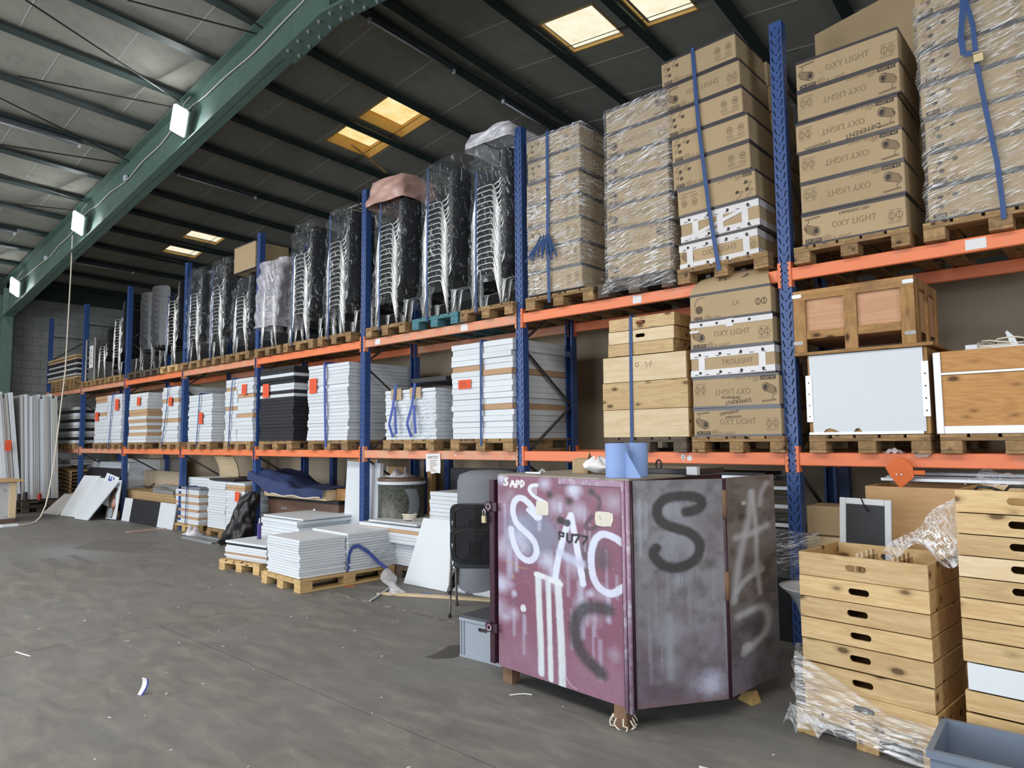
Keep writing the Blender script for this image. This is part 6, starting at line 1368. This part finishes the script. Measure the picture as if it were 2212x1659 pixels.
def face_mid(p):
    n = fbm(p.P, 130, 41); p.mix((n-.3)*1.3, (142, 144, 150)); lo = np.clip((p.P[:, 1]-1050)/450, 0, 1); p.mix(lo*(.35+.8*n), (98, 78, 98)); p.mix(np.clip((fbm(p.P, 60, 44)-.45)*2, 0, .5), (88, 84, 84))
    for x, y, r, o in ((1420, 420, 80, .65), (1480, 620, 100, .75), (1240, 420, 40, .6), (1480, 870, 40, .6), (1400, 1200, 80, .4), (1400, 1400, 60, .45), (1240, 560, 30, .5)): p.spot(x, y, r, (164, 168, 182), o, .8)
    rs = np.random.default_rng(78)
    for k in range(30): p.spot(1200+560*rs.random(), 260+1330*rs.random(), 16+60*rs.random(), [(150, 152, 162), (92, 88, 90), (112, 92, 110)][k % 3], .25+.25*rs.random(), .9, .6+.6*rs.random())
    for k in range(12): x = 1200+560*rs.random(); y = 300+900*rs.random(); p.drip(x, y, y+100+250*rs.random(), 4+8*rs.random(), (150, 154, 166), .3)
    p.spot(1660, 1540, 70, (176, 178, 200), .95, .7); p.line([(1230, 360), (1230, 700)], 12, (168, 172, 186), .7, .6); p.line([(1270, 370), (1265, 600)], 10, (168, 172, 186), .7, .5)
    p.line([(1395, 1100), (1400, 1480)], 24, (150, 156, 168), .6, .5, 1); p.line([(1580, 1180), (1650, 1160), (1700, 1200), (1690, 1300), (1620, 1360)], 26, (132, 128, 142), .7, .45)
    p.line([(1525, 440), (1580, 435), (1625, 410), (1632, 370), (1590, 345), (1500, 335), (1400, 345), (1345, 390), (1335, 450), (1370, 510), (1460, 545), (1550, 575), (1605, 630), (1610, 700), (1570, 760), (1490, 795), (1400, 795), (1335, 750), (1305, 690), (1330, 665)], 33, (58, 57, 58), .28, .97)
    p.spot(1680, 780, 34, (72, 70, 72), .6, .8)
    for x in (1480, 1500, 1570): p.drip(x, 800, 900, 4, (80, 78, 78), .4)
    e = np.clip((p.P[:, 1]-1590)/60, 0, 1)*fbm(p.P, 30, 47); p.mix(e, (112, 84, 80)); p.speck(.004, (170, 168, 180), .5, 13); p.speck(.004, (60, 56, 60), .5, 14)
def face_end(p):
    n = fbm(p.P, 120, 61); p.mix((n-.35)*1.2, (134, 126, 122)); lo = np.clip((p.P[:, 1]-950)/400, 0, 1); p.mix(lo*(.4+.6*n), (112, 104, 122)); p.mix(np.clip((fbm(p.P, 70, 63)-.45)*2.2, 0, .6), (70, 62, 60))
    W2 = (196, 198, 204)
    for pts, r in (([(1950, 330), (1935, 480), (1890, 640), (1850, 820), (1825, 1000)], 20), ([(1950, 330), (1975, 560), (1965, 760), (1985, 1000)], 14), ([(1850, 610), (1950, 600), (2040, 565)], 20), ([(1840, 950), (1900, 880), (2000, 850)], 16), ([(1850, 1105), (1940, 1090), (2010, 1095), (2035, 1170), (2010, 1270), (1940, 1310), (1880, 1340)], 22)): p.line(pts, r, W2, .75, .75)
    p.line([(2050, 280), (2010, 340), (2000, 420)], 16, W2, .7, .6); p.spot(1885, 480, 26, (52, 46, 44), .85, .7); p.spot(1940, 1190, 60, (72, 66, 74), .7, .6); p.spot(1900, 395, 14, (206, 206, 206), .8, .4); p.spot(1975, 830, 30, (186, 188, 192), .8, .8); p.spot(1890, 1310, 24, (196, 196, 200), .8, .5)
    e = np.clip((p.P[:, 1]-1560)/60, 0, 1)*fbm(p.P, 30, 67); p.mix(e, (110, 84, 76)); p.speck(.004, (160, 158, 165), .5, 23); p.speck(.005, (52, 48, 50), .5, 24)
ad = (B_-A_).normalized()
f1 = paint_sheet('front_panel', A_, B_-ad*.05, 290, 1118, 218, 1520, face_front, 260, 300, cab, PLM)
mid0 = B_+(C_-B_)*.05
f2 = paint_sheet('door_leaf', mid0, C_, 1190, 1770, 232, 1650, face_mid, 170, 300, cab, (126, 124, 130))
f3 = paint_sheet('door_leaf', C_+(D_-C_)*.03, D_, 1790, 2100, 225, 1580, face_end, 150, 280, cab, (124, 117, 113))
def slab(name, p0, p1, inn, z0, z1, mat, parent=cab):
    """steel sheet behind a painted face: plan p0-p1, thickness inwards"""
    d = (p1-p0).normalized(); n = Vector((-d.y, d.x))
    q = [p0+n*.002, p1+n*.002, p1+n*inn, p0+n*inn]
    return obj(name, MB().prism([(v.x-AO.x, v.y-AO.y) for v in q], z1-z0, 'z', z0).mesh(name, mat), parent)
slab('front_backing', A_, B_, .03, Z0, Z1, 'plum'); slab('leaf_backing', mid0, C_, .03, Z0, Z1, 'plum'); slab('leaf_backing', C_+(D_-C_)*.03, D_, .03, Z0, Z1, 'plum')
nn = Vector((-ad.y, ad.x))                        # into the cabinet
Ab, Bb = A_+nn*1.05+ad*-.02, B_+nn*1.05-ad*.02
slab('rear_panel', Bb, Ab, .02, Z0, Z1, 'plum'); slab('side_panel', Ab, A_+nn*.03, .02, Z0, Z1, 'plum'); slab('side_panel', B_+nn*.03-ad*.01, Bb, .02, Z0, Z1, 'plum')
obj('lid', MB().prism([(v.x-AO.x, v.y-AO.y) for v in (A_+nn*.01, B_+nn*.01, Bb, Ab)], .012, 'z', Z1-.002).mesh('lid', 'lidgrey'), cab)
obj('floor_plate', MB().prism([(v.x-AO.x, v.y-AO.y) for v in (A_+nn*.01, B_+nn*.01, Bb, Ab)], .012, 'z', Z0).mesh('floor_plate', 'plum'), cab)
rimm = MB(); rimm.prism([(v.x-AO.x, v.y-AO.y) for v in (A_+ad*.55-nn*.006, B_-ad*.04-nn*.006, B_-ad*.04, A_+ad*.55)], .035, 'z', Z1-.035); obj('door_rim', rimm.mesh('door_rim', 'mauve'), cab)
# hinge stile at corner B, tubes between the leaves, lock stile at corner A
for k, (q, r_, mt) in enumerate(((B_-ad*.03, .012, 'mauve'), (B_+ad*.0, .013, 'mauve'), (B_+(C_-B_)*.03+ad*.004, .008, 'plum'))):
    obj('hinge_tube', MB().tube([(q.x-AO.x, q.y-AO.y-.004, Z0-.02 if k < 2 else Z0), (q.x-AO.x, q.y-AO.y-.004, Z1)], r_, 8).mesh('hinge_tube', mt, True), cab)
q = C_+(D_-C_)*.015
obj('hinge_tube', MB().tube([(q.x-AO.x, q.y-AO.y, Z0), (q.x-AO.x, q.y-AO.y, Z1)], .013, 8).mesh('hinge_tube', 'plum', True), cab)
for za in (1.12, .66): obj('hinge', MB().tube([(q.x-AO.x, q.y-AO.y, za), (q.x-AO.x, q.y-AO.y, za+.16)], .018, 8).mesh('hinge', 'rust', True), cab)
lock = MB()
for dx in (-.052, -.03): lock.prism([((A_+ad*(dx+o)-nn*w_).x-AO.x, (A_+ad*(dx+o)-nn*w_).y-AO.y) for o, w_ in ((-.012, .018), (.010, .018), (.010, -.02), (-.012, -.02))], Z1-.03-.13, 'z', .13)
obj('lock_stile', lock.mesh('lock_stile', 'plum'), cab)
for za in (1.14, .36):
    h = MB().prism([(-.085, za-.02), (-.06, za-.035), (-.03, za-.02), (.015, za-.03), (.015, za+.03), (-.03, za+.02), (-.07, za+.035), (-.09, za+.015)], .008, 'y', -.035)
    hb = obj('hasp', h.mesh('hasp', 'plum'), cab)
    obj('hasp_ring', MB().tube([(-.045+.018*math.cos(a*PI/5), -.045, za+.018*math.sin(a*PI/5)) for a in range(10)], .005, 5, closed=True).mesh('hasp_ring', 'mauve', True), hb)
pl = thing('padlock', 'pale brass padlock hanging from the upper hasp of the sprayed cabinet', 'padlock', (A_.x-.085, A_.y-.045, 1.055))
obj('body', MB().box(-.018, .018, -.008, .008, -.025, .022, .003).mesh('body', 'brass'), pl); obj('shackle', MB().tube([(-.011, 0, .02), (-.011, 0, .055), (0, 0, .066), (.011, 0, .055), (.011, 0, .02)], .0035, 6).mesh('shackle', 'chrome', True), pl)
for k, (u, v, w_, h) in enumerate(((.385, 1.155, .11, .095), (.845, 1.125, .14, .085))):
    c = A_+ad*(u*1.06); r7 = random.Random(k+3); pg = []
    for i in range(20):
        a = 2*PI*i/20; e = .3; x = w_/2*math.copysign(abs(math.cos(a))**e, math.cos(a)); z = h/2*math.copysign(abs(math.sin(a))**e, math.sin(a))
        pg.append((x*(1-(r7.random()*.28 if k == 1 and math.cos(a) > -.2 else r7.random()*.08)), z*(1-r7.random()*.12)))
    so = obj('sticker', MB().prism(pg, .0015, 'y', -.003).mesh('sticker', 'oldpaper'), cab, (c.x-AO.x, c.y-AO.y, v), (0, 0, math.atan2(ad.y, ad.x)))
for nm, (x, y), mt in (('foot', (-1.145, -2.0), 'rust'), ('foot', (-.20, -2.12), 'rust'), ('foot', (-1.10, -1.10), 'rust'), ('foot', (-.10, -1.2), 'rust')): obj(nm, MB().box(x-.04-AO.x, x+.04-AO.x, y-.035-AO.y, y+.045-AO.y, 0, Z0+.004, .002).mesh(nm, mt), cab)
m = MB(); r8 = random.Random(5)
for k in range(9):
    a = k*.75; x, y = -.20+.055*math.cos(a), -.17-1.95+.055*math.sin(a)
    m.tube([(x, y, .05+.02*r8.random()), (x+.02*math.cos(a), y+.02*math.sin(a), .03), (x+.03*math.cos(a+.9), y+.03*math.sin(a+.9), .012+.02*r8.random()), (x+.035*math.cos(a+1.6), y+.02*math.sin(a), .006)], .0045, 5)
tag(obj('torn_film', m.mesh('torn_film', 'cable', True)), 'torn pale wrapping frayed round the cabinet foot', 'scrap')
tag(obj('stone_wedge', MB().add([(0,0,0),(.11,-.05,0),(.13,.04,0),(.03,.07,0),(.03,.01,.05),(.10,-.02,.075),(.11,.03,.07)], [(3,2,1,0),(0,1,5,4),(1,2,6,5),(2,3,4,6),(3,0,4),(4,5,6)]).mesh('stone_wedge', 'stone')), 'broken tan brick lump under the grey cabinet door', 'brick').location = (.10, -1.33, 0)
# things on the cabinet
ZT = Z1+.0105
def paper_roll(px, py, r_, h, label):
    t = thing('paper_roll', label, 'paper roll', (px, py, ZT)); m = MB(); m.lathe([(r_, 0), (r_, h), (r_*.7, h+.004), (.022, h), (.022, h-.06)], 32, cap=False); obj('roll', m.mesh('roll', 'roll', True), t)
    obj('core', MB().lathe([(.0215, 0), (.0215, h-.02)], 16).mesh('core', 'card', True), t); return t
t = paper_roll(-.265, -2.03, .070, .195, 'blue paper roll standing on the cabinet, with a loose sheet')
t2 = paper_roll(-.245, -1.86, .070, .195, 'second blue paper roll just behind the first on the cabinet')
obj('loose_sheet', MB().prism([(.055, .0), (.17, -.0), (.08, .14), (.06, .16)], .002, 'y', -.02).mesh('loose_sheet', 'roll'), t)
t = thing('carton_pouch', 'small brown open carton on the sprayed cabinet', 'box', (-.72, -1.78, ZT), .35)
obj('front', MB().box(-.05, .05, 0, .002, 0, .092).mesh('front', 'card'), t); obj('side', MB().prism([(0, 0), (.10, 0), (.10, .10), (.05, .14), (0, .095)], .002, 'x', .05).mesh('side', 'card'), t); obj('back', MB().box(-.05, .05, .098, .10, 0, .10).box(-.052, -.05, 0, .1, 0, .092).box(-.05, .05, 0, .1, 0, .002).mesh('back', 'card'), t)
m = MB(); m.grid(30, 18, lambda u, v: (-.57+.09*(1-.15*math.sin(4*u*PI))*math.cos(2*PI*u)*math.sin(PI*(.06+.94*v))*1.25, -1.80+.07*math.sin(2*PI*u)*math.sin(PI*(.06+.94*v)), ZT+.006+.085*(1-v)*(1+.35*math.sin(5*2*PI*u+6*v)*(1-v))))
tag(obj('crumpled_cloth', m.mesh('crumpled_cloth', 'paper', True)), 'crumpled white cloth lying on the sprayed cabinet', 'cloth')
tag(obj('metal_bracket', MB().box(-1.03, -.90, -1.97, -1.94, ZT, ZT+.012, .002).tube([(-.92, -1.955, ZT+.008), (-.90, -1.95, ZT+.03), (-.87, -1.95, ZT+.012)], .008, 6).mesh('metal_bracket', 'galv')), 'small bright bracket lying on the cabinet edge', 'bracket')
t = thing('roof_hatch', 'dark flat lid with a lifting eye at the rear of the cabinet', 'lid', (-.30, -1.35, ZT)); obj('plate', MB().box(-.25, .28, -.22, .2, 0, .035, .004).mesh('plate', 'blkpl'), t); obj('eye', MB().tube([(-.03+.02*math.cos(a*PI/6), -.1, .055+.028*math.sin(a*PI/6)) for a in range(12)], .007, 6, closed=True).mesh('eye', 'blkpl', True), t); obj('clip', MB().box(.24, .31, -.24, -.2, .0, .05, .002).mesh('clip', 'wh'), t)

# ------------------------------------------------------------------ tray stacks in front of the first upright
a1 = math.atan2(-.06, .64)
pallet(.90, -1.60, 0, 'light pallet under the tray stack with the open top', 'pal_new', a1, w_=.72)
zs = [.135, .262, .375, .49, .605, .715, .825, .945]
gT = 'pine trays of the stack with the open top'
for i in range(8):
    H = (zs[i+1] if i < 7 else .957)-zs[i]
for i, (z0, z1) in enumerate(((.135, .268), (.268, .383), (.388, .502), (.505, .612), (.615, .722), (.724, .832), (.833, .957))):
    t = tray(.905+rnd.uniform(-.006, .006)-.003*i, -1.60+.006*i, z0, .635-.002*(6-i)*0, .50, z1-z0, 'pine tray with a hand hole, %s from bottom of open-topped stack' % ORD[i] if i < 6 else 'topmost pine tray with notched ribs inside, open-topped stack', 'pine', -.02+.01*(i % 2), gT, a1+rnd.uniform(-.006, .006), .50, cat='tray', name='wooden_tray', ha=.052)
    if i == 6:
        for lx in (-.08, .10):
            r_ = MB()
            for k in range(4): r_.box(lx-.006, lx+.006, .18+k*.065, .215+k*.065, .02, .115)
            r_.box(lx-.006, lx+.006, .15, .46, .01, .085); obj('notched_rib', r_.mesh('notched_rib', 'pine_pale'), t)
    else:
        pass
pallet(1.72, -1.62, 0, 'light pallet under the tall tray stack', 'pal', a1, w_=.80)
gU = 'pine trays of the tall stack'
for i, (z0, z1) in enumerate(((.135, .30), (.305, .40), (.53, .63), (.632, .725), (.727, .82), (.822, .915), (.917, 1.015), (1.017, 1.115), (1.117, 1.215), (1.217, 1.325))):
    tray(1.66, -1.60+.004*i, z0, .66, .50, z1-z0-.001, 'pine tray, %s from bottom of the tall tray stack' % ORD[i], 'pine' if i not in (6,) else 'pine_pale', (-.075 if i > 4 or i == 0 else None), gU, a1*.6+rnd.uniform(-.006, .006), .55, cat='tray', name='wooden_tray', ha=.05)
t = tray(1.665, -1.60, .405, .64, .50, .122, 'white-fronted tray low in the tall tray stack', 'wh', None, gU, a1*.6, cat='tray', name='wooden_tray')
tag(obj('black_cable', MB().tube([(1.40, -1.5, 1.315), (1.43, -1.55, 1.34), (1.48, -1.55, 1.335), (1.52, -1.5, 1.315), (1.55, -1.56, 1.345), (1.62, -1.57, 1.345), (1.72, -1.5, 1.325)], .007, 6).mesh('black_cable', 'blkpl', True)), 'black cables lying in the top of the tall tray stack', 'cable')
# film pulled round both pallets, low down, and torn film higher up
def sheet(label, fn, nu, nv, mat='film', name='stretch_film'): return tag(obj(name, MB().grid(nu, nv, fn).mesh(name, mat, True, False)), label, 'film')
sheet('crinkled clear film wound low round both tray stacks', lambda u, v: (.565+1.5*u, -1.62-.06*u+.010*math.sin(40*v+9*u)-.02*math.sin(3*PI*u)*(1-v)-.014, .045-.02*u+(.40-.21*min(1, u/.30) + .02*math.sin(9*u)*u)*v+.02*math.sin(11*u)*(1-v)), 90, 26, 'film_t')
sheet('clear film bunched at the corner of the open-topped stack', lambda u, v: (.575-.025*math.sin(PI*v)+.012*math.sin(23*v+4*u), -1.63+.55*u, .06+.42*v*(1-.25*u)), 20, 22, 'film_t')
sheet('frayed clear film hanging to the floor from the tray stack corner', lambda u, v: (.54+.22*u-.04*(1-v)*math.sin(3*u+1), -1.655-.035*(1-v)-.012*math.sin(19*u+6*v), .010+(.03+.06*abs(math.sin(9*u)))*(1-v)+.17*v*(1-.5*u)), 34, 14, 'tear')
sheet('torn clear film fanning between the two tray stacks', lambda u, v: (1.34-.40*(1-v)*u*1.0-.02*math.sin(12*v), -1.50+.20*u+.015*math.sin(20*v+7*u), .98+.34*v-.05*math.sin(9*u)*(1-v)), 26, 22, 'tear')
sheet('clear film sheet gathered over the top of the tall tray stack', lambda u, v: (1.36+.62*u, -1.50+.40*v, 1.335+.05*v+.018*math.sin(18*u+6*v)+.012*math.sin(31*u)), 34, 16, 'film_h')
# open grey bin at the lower corner
t = thing('storage_bin', 'open slate-grey plastic bin with a red handle tool inside, before the tray stacks', 'bin', (1.64, -2.12, 0), .05)
bw, bd, bh, tt = .70, .40, .30, .012
obj('wall', MB().box(-bw/2, bw/2, 0, tt, 0, bh).box(-bw/2, bw/2, bd-tt, bd, 0, bh).box(-bw/2, -bw/2+tt, tt, bd-tt, 0, bh).box(bw/2-tt, bw/2, tt, bd-tt, 0, bh).box(-bw/2+tt, bw/2-tt, tt, bd-tt, 0, .012).mesh('wall', 'slate'), t)
obj('rim', MB().box(-bw/2-.012, bw/2+.012, -.012, .0, bh-.03, bh).box(-bw/2-.012, -bw/2, 0, bd+.012, bh-.03, bh).box(-bw/2-.012, bw/2+.012, bd, bd+.012, bh-.03, bh).mesh('rim', 'slate'), t)
tag(obj('red_tool', MB().tube([(1.45, -1.95, .05), (1.60, -1.85, .17)], .014, 8).mesh('red_tool', 'red', True)), 'red tool handle lying inside the slate-grey bin', 'tool')

# ------------------------------------------------------------------ lamps on the roof frame
def flood(x, label, lit=True, pw=70):
    z = zb(x)+.36
    t = thing('flood_light', label, 'flood light', (x, YC-.16, z), 0, 'flood lights on the roof frame')
    hs = obj('housing', MB().box(-.15, .15, -.02, .05, -.22, .22, .02).mesh('housing', 'wh'), t, (0, -.06, -.05), (.45, .55, .55))
    obj('lens', MB().box(-.135, .135, -.025, -.02, -.20, .20).mesh('lens', 'led'), hs)
    obj('bracket', MB().tube([(-.13, -.06, .0), (-.13, .06, .12), (0, .1, .16), (.13, .06, .12), (.13, -.06, .0)], .012, 6).mesh('bracket', 'blkpl'), t)
    obj('lead', MB().tube([(0, -.02, .15), (-.05, .02, .27), (.08, .05, .34), (.0, .12, .42)], .010, 6).mesh('lead', 'cable', True), t)
    l = D.lights.new('flood_lamp', 'AREA'); l.shape = 'RECTANGLE'; l.size = .27; l.size_y = .40; l.energy = pw; l.color = (.93, .98, 1.0)
    lo = D.objects.new('flood_lamp', l); COL.objects.link(lo); lo.parent = hs; lo.location = (0, -.035, 0); lo.rotation_euler = (PI/2, 0, 0)
for x, lb in ((-8.95, 'lit white flood light on the rafter, first from the ridge'), (-13.75, 'lit white flood light on the rafter, second from the ridge'), (-18.45, 'lit white flood light on the rafter, last before the eaves')): flood(x, lb)
cab_pts = []
for i in range(61):
    x = -4.6-i*.24; sag = .09*math.sin(PI*((x+8.95)/4.8 % 1))
    cab_pts.append((x, YC-.035-.01*math.sin(i), zb(x)+.62-.14*abs(math.sin((x+8.95)/4.8*PI))-.05*math.sin(i*.9)*.3))
t = thing('flood_cable', 'white cable running along the rafter between the flood lights', 'cable', (0, 0, 0)); obj('cord', MB().tube(cab_pts, .010, 6).mesh('cord', 'cable', True), t)
for x in (-11.7, -16.6): obj('junction_box', MB().box(-.05, .05, -.02, .03, -.05, .05, .006).mesh('junction_box', 'wh'), t, (x, YC-.06, zb(x)+.50))
for i, (xk, y0, y1, lb) in enumerate(((0, .1, 1.9, 'unlit fluorescent tube under the ridge purlin by the rafter'), (0, 3.1, 4.9, 'unlit fluorescent tube under the ridge purlin above the cartons'), (5, -3.6, -1.7, 'unlit fluorescent tube in the bay before the rafter'), (5, -.02, 1.7, 'unlit fluorescent tube just behind the rafter, sixth purlin'), (9, -3.2, -1.55, 'unlit fluorescent tube before the rafter near the third flood light'), (10, -.25, 1.4, 'unlit fluorescent tube behind the rafter near the eaves'))):
    x = PXL[xk]; t = thing('fluorescent_light', lb, 'tube light', (x-.075*((y0+y1)/2+.85), (y0+y1)/2, zp(x)-.072), .075); ln = y1-y0
    obj('tray', MB().box(-.05, .05, -ln/2, ln/2, .02, .07, .004).mesh('tray', 'greybin_d'), t); obj('tube', MB().tube([(0, -ln/2+.05, -.01), (0, ln/2-.05, -.01)], .016, 8).mesh('tube', 'tubew', True), t)
    for s in (-1, 1): obj('end_cap', MB().box(-.025, .025, -.02, .02, -.035, .03, .003).mesh('end_cap', 'wh'), t, (0, s*(ln/2-.03), 0))
# a rooflight prop stick
tag(obj('prop_stick', MB().tube([(-8.95, 2.15, zp(-8.8)+.12), (-8.9, 2.95, zp(-9.2)-.18)], .018, 6).mesh('prop_stick', 'batten_x')), 'wooden prop stick hanging from the second rooflight', 'stick')
print('objects', len(D.objects), 'tris', sum(sum(len(p.vertices)-2 for p in o.data.polygons) for o in D.objects if o.type == 'MESH'))

for o in D.objects:
    if 'label' in o.keys():
        n_ = len(o['label'].split())
        if n_ > 16 or n_ < 4: print('LABEL', n_, o.name, o['label'])
    if o.name.split('.')[0] in ('print', 'slots', 'pen_mark') and o.parent is not None: o['kind'] = 'stuff'
